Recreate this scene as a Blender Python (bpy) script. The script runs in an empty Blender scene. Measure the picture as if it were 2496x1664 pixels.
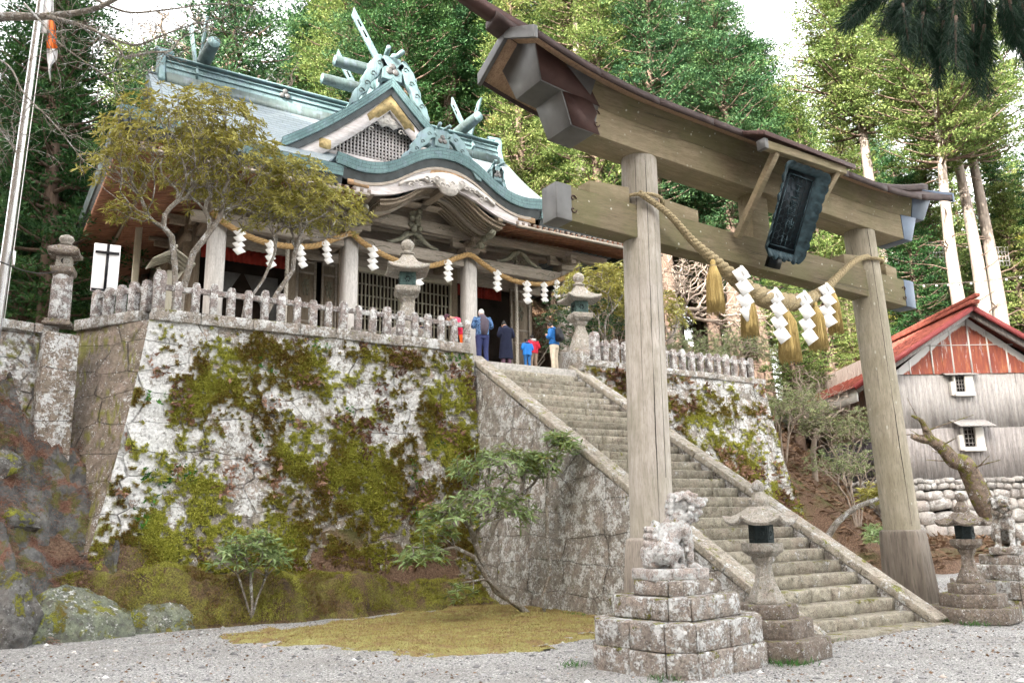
import bpy, bmesh, math, random
import numpy as np
from mathutils import Vector, Matrix, Quaternion
from math import radians as rad, sin, cos, pi

S = bpy.context.scene
COL = S.collection
random.seed(7)
RNG = np.random.default_rng(11)

# ------------------------------------------------------------------ camera
YAW, PITCH, ROLL = .5733, .2122, -.0165
EYE = np.array([0., 0., 1.92])
FW = np.array([sin(YAW)*cos(PITCH), cos(YAW)*cos(PITCH), sin(PITCH)])
r0 = np.array([cos(YAW), -sin(YAW), 0.]); u0 = np.cross(r0, FW)
RT = r0*cos(ROLL)+u0*sin(ROLL); UP = -r0*sin(ROLL)+u0*cos(ROLL)
cam = bpy.data.cameras.new('camera'); cam.lens = 29.42; cam.sensor_width = 36; cam.clip_end = 2000; cam.clip_start = .1
co = bpy.data.objects.new('camera', cam); COL.objects.link(co)
co.matrix_world = Matrix(((RT[0], UP[0], -FW[0], EYE[0]), (RT[1], UP[1], -FW[1], EYE[1]), (RT[2], UP[2], -FW[2], EYE[2]), (0, 0, 0, 1)))
S.camera = co

# ------------------------------------------------------------------ light
SUN_EL, SUN_AZ = rad(31), math.atan2(-.86, -.51)
w = bpy.data.worlds.new('World'); S.world = w; w.use_nodes = True
nt = w.node_tree; bg = nt.nodes['Background']; sk = nt.nodes.new('ShaderNodeTexSky')
sk.sky_type = 'NISHITA'; sk.sun_disc = False; sk.sun_elevation = SUN_EL; sk.sun_rotation = SUN_AZ
sk.air_density = 1.0; sk.dust_density = 2.2; sk.ozone_density = 1.0
hsv = nt.nodes.new('ShaderNodeHueSaturation'); hsv.inputs['Saturation'].default_value = .3; hsv.inputs['Value'].default_value = 1.15   # thin white cloud veil
nt.links.new(sk.outputs[0], hsv.inputs['Color']); wm = nt.nodes.new('ShaderNodeVectorMath'); wm.operation = 'MULTIPLY'; wm.inputs[1].default_value = (1.07, 1.0, .9); nt.links.new(hsv.outputs[0], wm.inputs[0]); nt.links.new(wm.outputs[0], bg.inputs[0]); bg.inputs[1].default_value = .15
sl = bpy.data.lights.new('sun', 'SUN'); sl.energy = 3.2; sl.angle = rad(.5); sl.color = (1, .93, .82)
so = bpy.data.objects.new('sun', sl); COL.objects.link(so)
sd = Vector((sin(SUN_AZ)*cos(SUN_EL), cos(SUN_AZ)*cos(SUN_EL), sin(SUN_EL)))
so.rotation_euler = sd.to_track_quat('Z', 'Y').to_euler(); so.location = (-20, -20, 60)
S.view_settings.view_transform = 'Standard'; S.view_settings.look = 'None'
S.view_settings.exposure = 2.88; S.view_settings.gamma = 1.0
S.render.engine = 'CYCLES'
S.cycles.max_bounces = 6; S.cycles.diffuse_bounces = 2; S.cycles.glossy_bounces = 2; S.cycles.transmission_bounces = 2
S.cycles.transparent_max_bounces = 4; S.cycles.use_denoising = True; S.cycles.use_adaptive_sampling = True; S.cycles.adaptive_threshold = .035; S.cycles.adaptive_min_samples = 16

# ------------------------------------------------------------------ numpy noise
_P = np.random.default_rng(5).permutation(512)
_G = np.random.default_rng(6).random(512)
def vnoise(x, y, z=0.):
    x, y, z = np.broadcast_arrays(np.asarray(x, float), np.asarray(y, float), np.asarray(z, float))
    xi, yi, zi = np.floor(x).astype(int), np.floor(y).astype(int), np.floor(z).astype(int)
    xf, yf, zf = x-xi, y-yi, z-zi
    u, v, t = [a*a*(3-2*a) for a in (xf, yf, zf)]
    def h(i, j, k): return _G[_P[(_P[(_P[(i) & 511]+j) & 511]+k) & 511]]
    r = 0
    for i in (0, 1):
        for j in (0, 1):
            for k in (0, 1):
                r = r+h(xi+i, yi+j, zi+k)*(u if i else 1-u)*(v if j else 1-v)*(t if k else 1-t)
    return r
def fbm(x, y, z=0., o=4):
    r, a, s = 0, .5, 0
    for k in range(o):
        r = r+a*vnoise(np.asarray(x)*2**k+17*k, np.asarray(y)*2**k+5*k, np.asarray(z)*2**k); s += a; a *= .5
    return r/s
def sstep(a, b, x):
    t = np.clip((np.asarray(x, float)-a)/(b-a), 0, 1); return t*t*(3-2*t)

# ------------------------------------------------------------------ object helpers
def tag(o, label=None, cat=None, group=None, kind=None):
    if label: o['label'] = label
    if cat: o['category'] = cat
    if group: o['group'] = group
    if kind: o['kind'] = kind
    return o
def empty(name, loc=(0, 0, 0), label=None, cat=None, group=None, rz=0):
    o = bpy.data.objects.new(name, None); COL.objects.link(o)
    o.location = loc; o.rotation_euler = (0, 0, rz); o.empty_display_size = .2
    return tag(o, label, cat, group)
def kids(o): return [c for c in o.children]
def copy_tree(o, loc=None, rz=None, sc=None, label=None, group=None):
    def rec(a, par):
        c = a.copy(); COL.objects.link(c); c.parent = par
        if par is not None: c.matrix_parent_inverse = a.matrix_parent_inverse.copy()
        for ch in list(a.children): rec(ch, c)
        return c
    c = rec(o, None)
    if loc is not None: c.location = loc
    if rz is not None: c.rotation_euler = (0, 0, rz)
    if sc is not None: c.scale = (sc, sc, sc) if np.isscalar(sc) else sc
    if label: c['label'] = label
    if group: c['group'] = group
    return c

def frame(d, up=(0, 0, 1)):
    d = np.asarray(d, float); d = d/(np.linalg.norm(d)+1e-12)
    up = np.asarray(up, float)
    if abs(d@up) > .98*np.linalg.norm(up): up = np.array([1., 0, 0]) if abs(d[0]) < .9 else np.array([0, 1., 0])
    s = np.cross(d, up); s /= np.linalg.norm(s); u = np.cross(s, d)
    return s, u, d

class MB:
    def __init__(self): self.v = []; self.f = []; self.m = []; self.n = 0; self.att = {}
    def add(self, v, f, m=0):
        v = np.asarray(v, float).reshape(-1, 3); self.v.append(v)
        for q in f: self.f.append([i+self.n for i in q]); self.m.append(m)
        self.n += len(v); return self
    def box(self, a, b, m=0):
        x0, y0, z0 = a; x1, y1, z1 = b
        v = [(x0, y0, z0), (x1, y0, z0), (x1, y1, z0), (x0, y1, z0), (x0, y0, z1), (x1, y0, z1), (x1, y1, z1), (x0, y1, z1)]
        return self.add(v, [(0, 3, 2, 1), (4, 5, 6, 7), (0, 1, 5, 4), (1, 2, 6, 5), (2, 3, 7, 6), (3, 0, 4, 7)], m)
    def cbox(self, c, s, m=0):
        c = np.asarray(c, float); s = np.asarray(s, float)/2; return self.box(c-s, c+s, m)
    def obox(self, p, q, w, h, up=(0, 0, 1), m=0, w2=None, h2=None):
        s, u, d = frame(np.subtract(q, p), up); w2 = w if w2 is None else w2; h2 = h if h2 is None else h2
        v = []
        for c, a, b in ((np.asarray(p, float), w/2, h/2), (np.asarray(q, float), w2/2, h2/2)):
            v += [c-s*a-u*b, c+s*a-u*b, c+s*a+u*b, c-s*a+u*b]
        return self.add(v, [(0, 1, 2, 3), (7, 6, 5, 4), (4, 5, 1, 0), (5, 6, 2, 1), (6, 7, 3, 2), (7, 4, 0, 3)], m)
    def loft(self, rings, m=0, cap=True, close=True):
        n = len(rings[0]); v = np.concatenate([np.asarray(r, float) for r in rings]); f = []
        for i in range(len(rings)-1):
            for j in range(n if close else n-1):
                k = (j+1) % n; f.append((i*n+j, i*n+k, (i+1)*n+k, (i+1)*n+j))
        if cap and close:
            f.append(tuple(range(n-1, -1, -1))); b = (len(rings)-1)*n; f.append(tuple(range(b, b+n)))
        return self.add(v, f, m)
    def tube(self, pts, r, n=8, m=0, cap=True):
        pts = [np.asarray(p, float) for p in pts]; k = len(pts)
        if np.isscalar(r): r = [r]*k
        rings = []; s = None
        for i, p in enumerate(pts):
            d = pts[min(i+1, k-1)]-pts[max(i-1, 0)]
            L = np.linalg.norm(d); d = d/L if L > 1e-9 else np.array([0, 0, 1.])
            if s is None: s, u, _ = frame(d)
            else:
                s = s-d*(s@d); s /= np.linalg.norm(s)+1e-12; u = np.cross(s, d)
            a = np.arange(n)*2*pi/n
            rings.append(p+r[i]*(np.outer(np.cos(a), s)+np.outer(np.sin(a), u)))
        return self.loft(rings, m, cap)
    def lathe(self, prof, n=24, c=(0, 0, 0), m=0, rot=0, sq=None):
        rings = []
        for r, z in prof:
            a = np.arange(n)*2*pi/n+rot
            rings.append(np.stack([c[0]+r*np.cos(a), c[1]+r*np.sin(a), np.full(n, c[2]+z)], 1))
        return self.loft(rings, m)
    def prism(self, poly, y0, y1, m=0):     # poly in x,z extruded along y
        a = [(x, y0, z) for x, z in poly]; b = [(x, y1, z) for x, z in poly]
        return self.loft([a, b], m)
    def grid(self, P, m=0, flip=False):     # P: (a,b,3)
        a, b, _ = P.shape; f = []
        for i in range(a-1):
            for j in range(b-1):
                q = (i*b+j, i*b+j+1, (i+1)*b+j+1, (i+1)*b+j); f.append(q[::-1] if flip else q)
        return self.add(P.reshape(-1, 3), f, m)
    def sheet(self, P, t, m=0):             # thick sheet from grid, offset along t vector
        P2 = P+np.asarray(t, float); a, b, _ = P.shape
        base = self.n; self.grid(P, m); self.grid(P2, m, True); N = a*b
        def e(i, j): return base+i*b+j
        for i in range(a-1):
            for j in (0, b-1):
                q = [e(i, j), e(i+1, j), e(i+1, j)+N, e(i, j)+N]; self.f.append(q); self.m.append(m)
        for j in range(b-1):
            for i in (0, a-1):
                q = [e(i, j), e(i, j+1), e(i, j+1)+N, e(i, j)+N]; self.f.append(q); self.m.append(m)
        return self
    def ball(self, c, r, n=10, k=7, m=0, rot=None):
        r = np.asarray((r, r, r) if np.isscalar(r) else r, float); rings = []
        for i in range(k+1):
            t = -pi/2+pi*i/k; a = np.arange(n)*2*pi/n; cr = max(cos(t), .02)
            P = np.stack([cr*np.cos(a), cr*np.sin(a), np.full(n, sin(t))], 1)*r
            if rot is not None: P = P@np.array(Matrix(rot)).T
            rings.append(P+np.asarray(c, float))
        return self.loft(rings, m)
    def build(self, name, mats, parent=None, smooth=False, bevel=0, loc=None, auto=None, fix=False):
        v = np.concatenate(self.v) if self.v else np.zeros((0, 3))
        off = np.zeros(3)
        if parent is not None:
            p = parent
            while p is not None: off = off+np.array(p.location); p = p.parent
            v = v-off
        elif loc is not None: v = v-np.asarray(loc, float)
        me = bpy.data.meshes.new(name)
        nl = np.array([len(q) for q in self.f], dtype=np.int32); idx = np.array([i for q in self.f for i in q], dtype=np.int32)
        me.vertices.add(len(v)); me.vertices.foreach_set('co', v.astype(np.float32).ravel())
        me.loops.add(len(idx)); me.loops.foreach_set('vertex_index', idx)
        me.polygons.add(len(nl)); st = np.zeros(len(nl), np.int32); st[1:] = np.cumsum(nl)[:-1]
        me.polygons.foreach_set('loop_start', st); me.polygons.foreach_set('loop_total', nl)
        me.polygons.foreach_set('material_index', np.array(self.m, dtype=np.int32))
        for a, vals in self.att.items():
            at = me.attributes.new(a, 'FLOAT', 'POINT'); at.data.foreach_set('value', np.asarray(vals, np.float32))
        me.update(calc_edges=True)
        if fix:
            bm = bmesh.new(); bm.from_mesh(me); bmesh.ops.recalc_face_normals(bm, faces=bm.faces); bm.to_mesh(me); bm.free()
        if smooth: me.polygons.foreach_set('use_smooth', np.ones(len(nl), bool))
        for mm in (mats if isinstance(mats, (list, tuple)) else [mats]): me.materials.append(mm)
        o = bpy.data.objects.new(name, me); COL.objects.link(o)
        if parent is not None: o.parent = parent
        elif loc is not None: o.location = loc
        if smooth and auto:
            try: me.set_sharp_from_angle(angle=rad(auto))
            except Exception: pass
        if bevel:
            b = o.modifiers.new('bevel', 'BEVEL'); b.width = bevel; b.segments = 2; b.limit_method = 'ANGLE'; b.angle_limit = rad(40)
        return o
def blob_mod(o, vox=.02, sm=4):
    r = o.modifiers.new('remesh', 'REMESH'); r.mode = 'VOXEL'; r.voxel_size = vox; r.use_smooth_shade = True
    if sm: s_ = o.modifiers.new('smooth', 'SMOOTH'); s_.factor = .5; s_.iterations = sm
    return o

# ------------------------------------------------------------------ materials
class NT:
    def __init__(self, name):
        self.mat = bpy.data.materials.new(name); self.mat.use_nodes = True; self.t = self.mat.node_tree
        self.b = self.t.nodes['Principled BSDF']; self.b.inputs['Roughness'].default_value = .85
        try: self.b.inputs['Specular IOR Level'].default_value = .25
        except KeyError: pass
    def n(self, typ, **k):
        nd = self.t.nodes.new(typ)
        for a, v in k.items():
            if hasattr(nd, a) and not a[0].isupper(): setattr(nd, a, v)
        return nd
    def l(self, a, b): self.t.links.new(a, b)
    def inp(self, sock, v):
        if hasattr(v, 'is_linked') or hasattr(v, 'links'): self.l(v, sock)
        else:
            if isinstance(v, (tuple, list)) and len(v) == 3 and len(sock.default_value) == 4: v = (*v, 1)
            sock.default_value = v
    def coord(self, kind='Object', scale=(1, 1, 1), rnd=0, rot=(0, 0, 0)):
        tc = self.n('ShaderNodeTexCoord'); s = tc.outputs[kind]
        if kind == 'World': s = self.n('ShaderNodeNewGeometry').outputs['Position']
        if rnd:
            oi = self.n('ShaderNodeObjectInfo'); mul = self.n('ShaderNodeMath', operation='MULTIPLY'); self.l(oi.outputs['Random'], mul.inputs[0]); mul.inputs[1].default_value = rnd
            ad = self.n('ShaderNodeVectorMath', operation='ADD'); self.l(s, ad.inputs[0]); self.l(mul.outputs[0], ad.inputs[1]); s = ad.outputs[0]
        mp = self.n('ShaderNodeMapping'); mp.inputs['Scale'].default_value = scale; mp.inputs['Rotation'].default_value = rot; self.l(s, mp.inputs[0]); return mp.outputs[0]
    def world(self, scale=(1, 1, 1)):
        g = self.n('ShaderNodeNewGeometry'); mp = self.n('ShaderNodeMapping'); mp.inputs['Scale'].default_value = scale; self.l(g.outputs['Position'], mp.inputs[0]); return mp.outputs[0]
    def noise(self, v, scale, detail=4, rough=.55, dist=0):
        n = self.n('ShaderNodeTexNoise'); self.l(v, n.inputs['Vector']); n.inputs['Scale'].default_value = scale
        n.inputs['Detail'].default_value = detail; n.inputs['Roughness'].default_value = rough; n.inputs['Distortion'].default_value = dist; return n.outputs['Fac']
    def vor(self, v, scale, feature='F1', out='Distance', rand=1):
        n = self.n('ShaderNodeTexVoronoi', feature=feature); self.l(v, n.inputs['Vector']); n.inputs['Scale'].default_value = scale; n.inputs['Randomness'].default_value = rand; return n.outputs[out]
    def ramp(self, f, stops, interp='LINEAR'):
        r = self.n('ShaderNodeValToRGB'); r.color_ramp.interpolation = interp; e = r.color_ramp.elements
        while len(e) < len(stops): e.new(.5)
        for q, (p, c) in zip(e, stops):
            q.position = p; q.color = (c, c, c, 1) if np.isscalar(c) else (*c, 1)
        self.l(f, r.inputs[0]); return r.outputs[0]
    def mix(self, f, a, b, mode='MIX'):
        m = self.n('ShaderNodeMix', data_type='RGBA', blend_type=mode)
        self.inp(m.inputs[0], f); self.inp(m.inputs[6], a); self.inp(m.inputs[7], b); return m.outputs[2]
    def math(self, op, a, b=0.):
        m = self.n('ShaderNodeMath', operation=op); self.inp(m.inputs[0], a); self.inp(m.inputs[1], b); return m.outputs[0]
    def attr(self, name):
        a = self.n('ShaderNodeAttribute', attribute_name=name); return a.outputs['Fac']
    def island(self): return self.n('ShaderNodeNewGeometry').outputs['Random Per Island']
    def objrnd(self): return self.n('ShaderNodeObjectInfo').outputs['Random']
    def bump(self, h, d=.02, s=1.):
        b = self.n('ShaderNodeBump'); b.inputs['Distance'].default_value = d; b.inputs['Strength'].default_value = s; self.inp(b.inputs['Height'], h); self.l(b.outputs[0], self.b.inputs['Normal']); return b
    def done(self, c, rough=None):
        self.inp(self.b.inputs['Base Color'], c)
        if rough is not None: self.inp(self.b.inputs['Roughness'], rough)
        return self.mat

def m_plain(name, c, rough=.8, var=.15, scale=8, metal=0, bump=.004):
    t = NT(name); v = t.coord(rnd=9); n = t.noise(v, scale, 5)
    dk = tuple(x*(1-var) for x in c); lt = tuple(min(1, x*(1+var)) for x in c)
    t.bump(n, bump); t.b.inputs['Metallic'].default_value = metal
    return t.done(t.ramp(n, [(.3, dk), (.7, lt)]), rough)

def m_stone(name, c1=(.22, .2, .18), c2=(.36, .33, .29), lichen=.5, moss=0., scale=1., joints=None, pink=.3, attr=False, rnd=13, grime=.55, vary=0):
    """weathered granite: grains, white lichen patches, moss"""
    t = NT(name); v = t.coord(rnd=rnd) if rnd else t.coord()
    a = t.noise(v, 3*scale, 6, .6); g = t.noise(v, 60, 3, .7)
    c = t.mix(t.ramp(a, [(.35, 0), (.65, 1)]), c1, c2)
    c = t.mix(t.math('MULTIPLY', t.ramp(t.noise(v, 1.1*scale, 3), [(.5, 0), (.65, 1)]), pink), c, (.42, .33, .28))
    c = t.mix(t.ramp(g, [(.42, .55), (.5, 0)]), c, (.08, .075, .07))
    h = t.math('ADD', t.math('MULTIPLY', a, 1.2), t.math('MULTIPLY', g, .35))
    # lichen
    ln = t.noise(v, 6.5*scale, 9, .74, .5)
    big = t.noise(v, 1.4*scale, 3, .5)
    lm = t.math('ADD', ln, t.math('MULTIPLY', t.math('SUBTRACT', big, .5), .7))
    if attr: lm = t.math('ADD', lm, t.attr('lich'))
    th = .68-.3*lichen
    lmask = t.ramp(lm, [(th, 0), (th+.06, 1)])
    if lichen > 0:
        sp = t.ramp(t.vor(v, 11*scale, 'SMOOTH_F1'), [(.22, 1), (.3, 0)])
        sel = t.ramp(t.noise(v, 2.3*scale, 2), [(.5, 0), (.58, 1)])
        lmask = t.math('MAXIMUM', lmask, t.math('MULTIPLY', t.math('MULTIPLY', sp, sel), min(1, lichen*1.6)))
        lc = t.ramp(t.noise(v, 18, 4), [(.3, (.4, .41, .41)), (.7, (.7, .71, .71))])
        c = t.mix(lmask, c, lc); h = t.math('ADD', h, t.math('MULTIPLY', lmask, .25))
    # dark pits and algae
    pit = t.ramp(t.noise(v, 13*scale**.5, 6, .75, .4), [(.57, 0), (.63, 1)]); c = t.mix(t.math('MULTIPLY', pit, grime), c, (.055, .048, .04)); h = t.math('SUBTRACT', h, t.math('MULTIPLY', pit, .5))
    dk = t.ramp(t.noise(v, 2.1*scale, 6, .7, 1), [(.56, 0), (.68, .75)]); c = t.mix(dk, c, (.07, .06, .05))
    if moss > 0 or attr:
        mn = t.noise(v, 9*scale, 6, .65)
        geo = t.n('ShaderNodeNewGeometry'); sx = t.n('ShaderNodeSeparateXYZ'); t.l(geo.outputs['Normal'], sx.inputs[0])
        if attr: mk = t.attr('moss')
        else:
            low = t.math('ADD', t.noise(v, 1.6*scale, 4), t.math('MULTIPLY', t.math('MAXIMUM', sx.outputs[2], 0), .12))
            mk = t.ramp(low, [(.72-.25*moss, 0), (.78-.25*moss, 1)])
            mk = t.math('MULTIPLY', mk, t.ramp(mn, [(.4, 0), (.5, 1)]))
        mc = t.ramp(t.noise(v, 2.2, 4), [(.28, (.12, .07, .02)), (.42, (.15, .14, .025)), (.65, (.27, .29, .04))])
        mc = t.mix(t.ramp(t.noise(v, 50, 3), [(.35, .5), (.6, 0)]), mc, (.04, .04, .01))
        c = t.mix(mk, c, mc); h = t.math('ADD', h, t.math('MULTIPLY', mk, t.math('ADD', .5, t.noise(v, 45, 3))))
    if vary: c = t.mix(t.math('MULTIPLY', t.objrnd(), vary), c, (.07, .06, .045))
    if joints:
        jm = joints(t, v); c = t.mix(t.math('MULTIPLY', t.math('MULTIPLY', jm, .7), t.ramp(t.noise(v, 2.2, 3), [(.38, .1), (.58, 1)])), c, (.035, .03, .025)); h = t.math('SUBTRACT', h, t.math('MULTIPLY', jm, 1.5))
    t.bump(h, .03, .8)
    return t.done(c, .9)

def m_wood(name, c1, c2, axis='Z', fine=1., spots=0., rough=.75, grain=1., crack=.5, rnd=7, green=0):
    t = NT(name)
    sc = {'X': (.12, 1, 1), 'Y': (1, .12, 1), 'Z': (1, 1, .12)}[axis]
    v = t.coord(scale=sc, rnd=rnd); v2 = t.coord(rnd=rnd)
    a = t.noise(v, 14*fine, 6, .65, .3); b = t.noise(v, 60*fine, 4, .6); k = t.noise(v2, 1.2, 4)
    c = t.mix(t.ramp(a, [(.3, 0), (.7, 1)]), c1, c2)
    c = t.mix(t.math('MULTIPLY', t.ramp(b, [(.35, 1), (.5, 0)]), .5*grain), c, tuple(x*.45 for x in c1))
    c = t.mix(t.math('MULTIPLY', t.ramp(k, [(.4, 0), (.7, 1)]), .35), c, tuple(x*.6 for x in c2))
    if green: c = t.mix(t.math('MULTIPLY', t.ramp(t.noise(v2, 1.7, 5, .6), [(.4, 0), (.6, 1)]), green), c, (.13, .13, .06))
    h = t.math('ADD', a, t.math('MULTIPLY', b, .5))
    if crack:
        cr = t.ramp(t.noise(t.coord(scale=tuple(x if x == 1 else .03 for x in sc), rnd=rnd), 9, 3, .5), [(.665, 0), (.69, 1)])
        c = t.mix(t.math('MULTIPLY', cr, crack), c, (.04, .035, .03)); h = t.math('SUBTRACT', h, cr)
    if spots:
        s_ = t.ramp(t.vor(t.coord(scale=(1, 1, 1) if axis != 'Z' else (1, 1, .5), rnd=rnd), 7), [(.12, 1), (.17, 0)])
        s_ = t.math('MULTIPLY', s_, t.ramp(t.noise(v2, 9, 2), [(.5, 0), (.56, 1)])); c = t.mix(t.math('MULTIPLY', s_, spots), c, (.55, .55, .48))
    t.bump(h, .008, .6)
    return t.done(c, rough)

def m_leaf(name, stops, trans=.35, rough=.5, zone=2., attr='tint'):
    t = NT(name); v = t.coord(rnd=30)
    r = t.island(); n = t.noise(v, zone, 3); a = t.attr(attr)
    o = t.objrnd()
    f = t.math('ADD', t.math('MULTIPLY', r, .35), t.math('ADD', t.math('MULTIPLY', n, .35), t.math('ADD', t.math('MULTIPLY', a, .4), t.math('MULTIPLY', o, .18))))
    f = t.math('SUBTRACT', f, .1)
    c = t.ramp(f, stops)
    t.done(c, rough)
    out = t.t.nodes['Material Output']; tr = t.n('ShaderNodeBsdfTranslucent'); mx = t.n('ShaderNodeMixShader')
    hs = t.mix(.5, c, (1., 1., .4), 'MULTIPLY'); t.l(hs if False else c, tr.inputs[0])
    mx.inputs[0].default_value = trans; t.l(t.b.outputs[0], mx.inputs[1]); t.l(tr.outputs[0], mx.inputs[2]); t.l(mx.outputs[0], out.inputs[0])
    return t.mat
# ================================================================== materials used by the site
def joints_big(t, v):
    mp = t.n('ShaderNodeMapping'); mp.inputs['Scale'].default_value = (.85, .85, 1.7); t.l(v, mp.inputs[0])
    wn = t.n('ShaderNodeTexNoise'); wn.inputs['Scale'].default_value = 1.2; t.l(v, wn.inputs['Vector'])
    ad = t.n('ShaderNodeVectorMath', operation='ADD'); sc = t.n('ShaderNodeVectorMath', operation='SCALE'); sc.inputs['Scale'].default_value = .22
    t.l(wn.outputs['Color'], sc.inputs[0]); t.l(mp.outputs[0], ad.inputs[0]); t.l(sc.outputs[0], ad.inputs[1])
    return t.ramp(t.vor(ad.outputs[0], .95, 'DISTANCE_TO_EDGE', rand=.45), [(.006, 1), (.02, 0)])
M = {}
M['wall'] = m_stone('mossy_masonry', lichen=.68, moss=.0, scale=2.1, joints=joints_big, pink=.8, attr=True, rnd=0)
M['wall_brown'] = m_stone('brown_masonry', (.15, .12, .095), (.3, .25, .2), lichen=.6, moss=.0, scale=2.4, joints=joints_big, pink=.4, attr=True, rnd=0)
M['wall_side'] = m_stone('grey_masonry', (.19, .175, .155), (.35, .32, .285), lichen=.55, moss=.15, scale=3.0, joints=joints_big, pink=.35, rnd=0)
M['granite'] = m_stone('step_granite', (.24, .22, .17), (.45, .42, .34), lichen=.12, moss=.1, scale=2.2, pink=.3, rnd=40, vary=.4)
M['cap'] = m_stone('cap_granite', (.28, .25, .2), (.44, .41, .35), lichen=.3, moss=.15, scale=2.6, pink=.3)
M['coping'] = m_stone('coping_stone', (.22, .2, .17), (.38, .34, .3), lichen=.6, moss=.3, scale=2.8, pink=.4)
M['fence'] = m_stone('fence_stone', (.17, .15, .14), (.33, .28, .27), lichen=.6, moss=0, scale=4.2, pink=.5)
M['pedestal'] = m_stone('pedestal_stone', (.2, .17, .15), (.36, .32, .28), lichen=.56, moss=.3, scale=3.4, pink=.35)
M['lantern'] = m_stone('lantern_stone', (.3, .28, .24), (.46, .43, .38), lichen=.25, moss=.05, scale=5, pink=.3, grime=.3)
M['lantern_dark'] = m_stone('lantern_dark_stone', (.13, .105, .09), (.26, .22, .18), lichen=.22, moss=.25, scale=4.5, pink=.2)
M['komainu'] = m_stone('statue_stone', (.36, .31, .29), (.56, .52, .5), lichen=.7, moss=.02, scale=4.0, pink=.5, grime=.2)
M['rock'] = m_stone('bedrock', (.05, .05, .05), (.17, .17, .165), lichen=.12, moss=.6, scale=2.2, pink=.1, grime=.8)
def m_gravel():
    t = NT('gravel'); v = t.coord()
    p = t.n('ShaderNodeTexVoronoi'); t.l(v, p.inputs['Vector']); p.inputs['Scale'].default_value = 60
    cr = t.n('ShaderNodeSeparateXYZ'); t.l(p.outputs['Color'], cr.inputs[0])
    c = t.ramp(cr.outputs[0], [(0, (.17, .168, .165)), (.45, (.3, .298, .295)), (.8, (.44, .44, .435)), (1, (.75, .75, .74))])
    big = t.noise(v, .6, 5)
    c = t.mix(t.ramp(big, [(.4, 0), (.7, .5)]), c, (.2, .19, .17))
    c = t.mix(t.ramp(t.noise(v, .35, 6, .7), [(.6, 0), (.72, .5)]), c, (.19, .14, .1))
    h = t.math('ADD', t.math('MULTIPLY', p.outputs['Distance'], -1.), t.math('MULTIPLY', t.noise(v, 9, 4), .8))
    t.bump(h, .02, 1.)
    return t.done(c, .95)
M['gravel'] = m_gravel()
def m_soil():
    t = NT('leaf_litter_soil'); v = t.coord()
    a = t.noise(v, .5, 6, .6); b = t.noise(v, 22, 4, .7)
    c = t.ramp(b, [(.3, (.06, .038, .026)), (.5, (.15, .095, .065)), (.75, (.27, .19, .135))])
    c = t.mix(t.ramp(a, [(.5, 0), (.62, .8)]), c, (.09, .1, .03)); t.bump(b, .06, 1.)
    return t.done(c, .95)
M['soil'] = m_soil()
def m_lawn():
    t = NT('moss_ground'); v = t.coord()
    a = t.noise(v, 2.6, 8, .7); b = t.noise(v, 45, 4, .7)
    c = t.ramp(a, [(.3, (.2, .13, .075)), (.42, (.3, .2, .1)), (.5, (.33, .3, .11)), (.7, (.44, .43, .17))])
    c = t.mix(t.ramp(b, [(.35, .55), (.6, 0)]), c, (.07, .06, .02)); t.bump(t.math('ADD', a, b), .03, 1.)
    return t.done(c, .95)
M['lawn'] = m_lawn()
def m_bankearth():
    t = NT('mossy_earth'); v = t.coord(); a = t.noise(v, 2.2, 7, .7); b = t.noise(v, 30, 5, .75)
    c = t.ramp(a, [(.36, (.1, .07, .045)), (.46, (.19, .13, .07)), (.54, (.2, .18, .05)), (.68, (.3, .3, .06))]); c = t.mix(t.ramp(b, [(.4, .7), (.58, 0)]), c, (.04, .03, .018)); t.bump(t.math('ADD', a, b), .06, 1.); return t.done(c, .95)
M['bank'] = m_bankearth()
M['pave'] = m_plain('terrace_gravel', (.3, .29, .27), .9, .3, 12)
M['needles'] = m_leaf('fallen_cedar_needles', [(0, (.1, .055, .038)), (.35, (.2, .11, .08)), (.7, (.34, .21, .15))], .1)
M['moss_tuft'] = m_leaf('moss_tuft', [(0, (.08, .045, .018)), (.2, (.17, .1, .028)), (.36, (.22, .18, .032)), (.55, (.31, .32, .05)), (.85, (.46, .47, .09))], .3, .8, 1.3)
M['fern'] = m_leaf('wall_fern', [(0, (.03, .1, .02)), (1, (.1, .3, .05))], .3)

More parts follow.
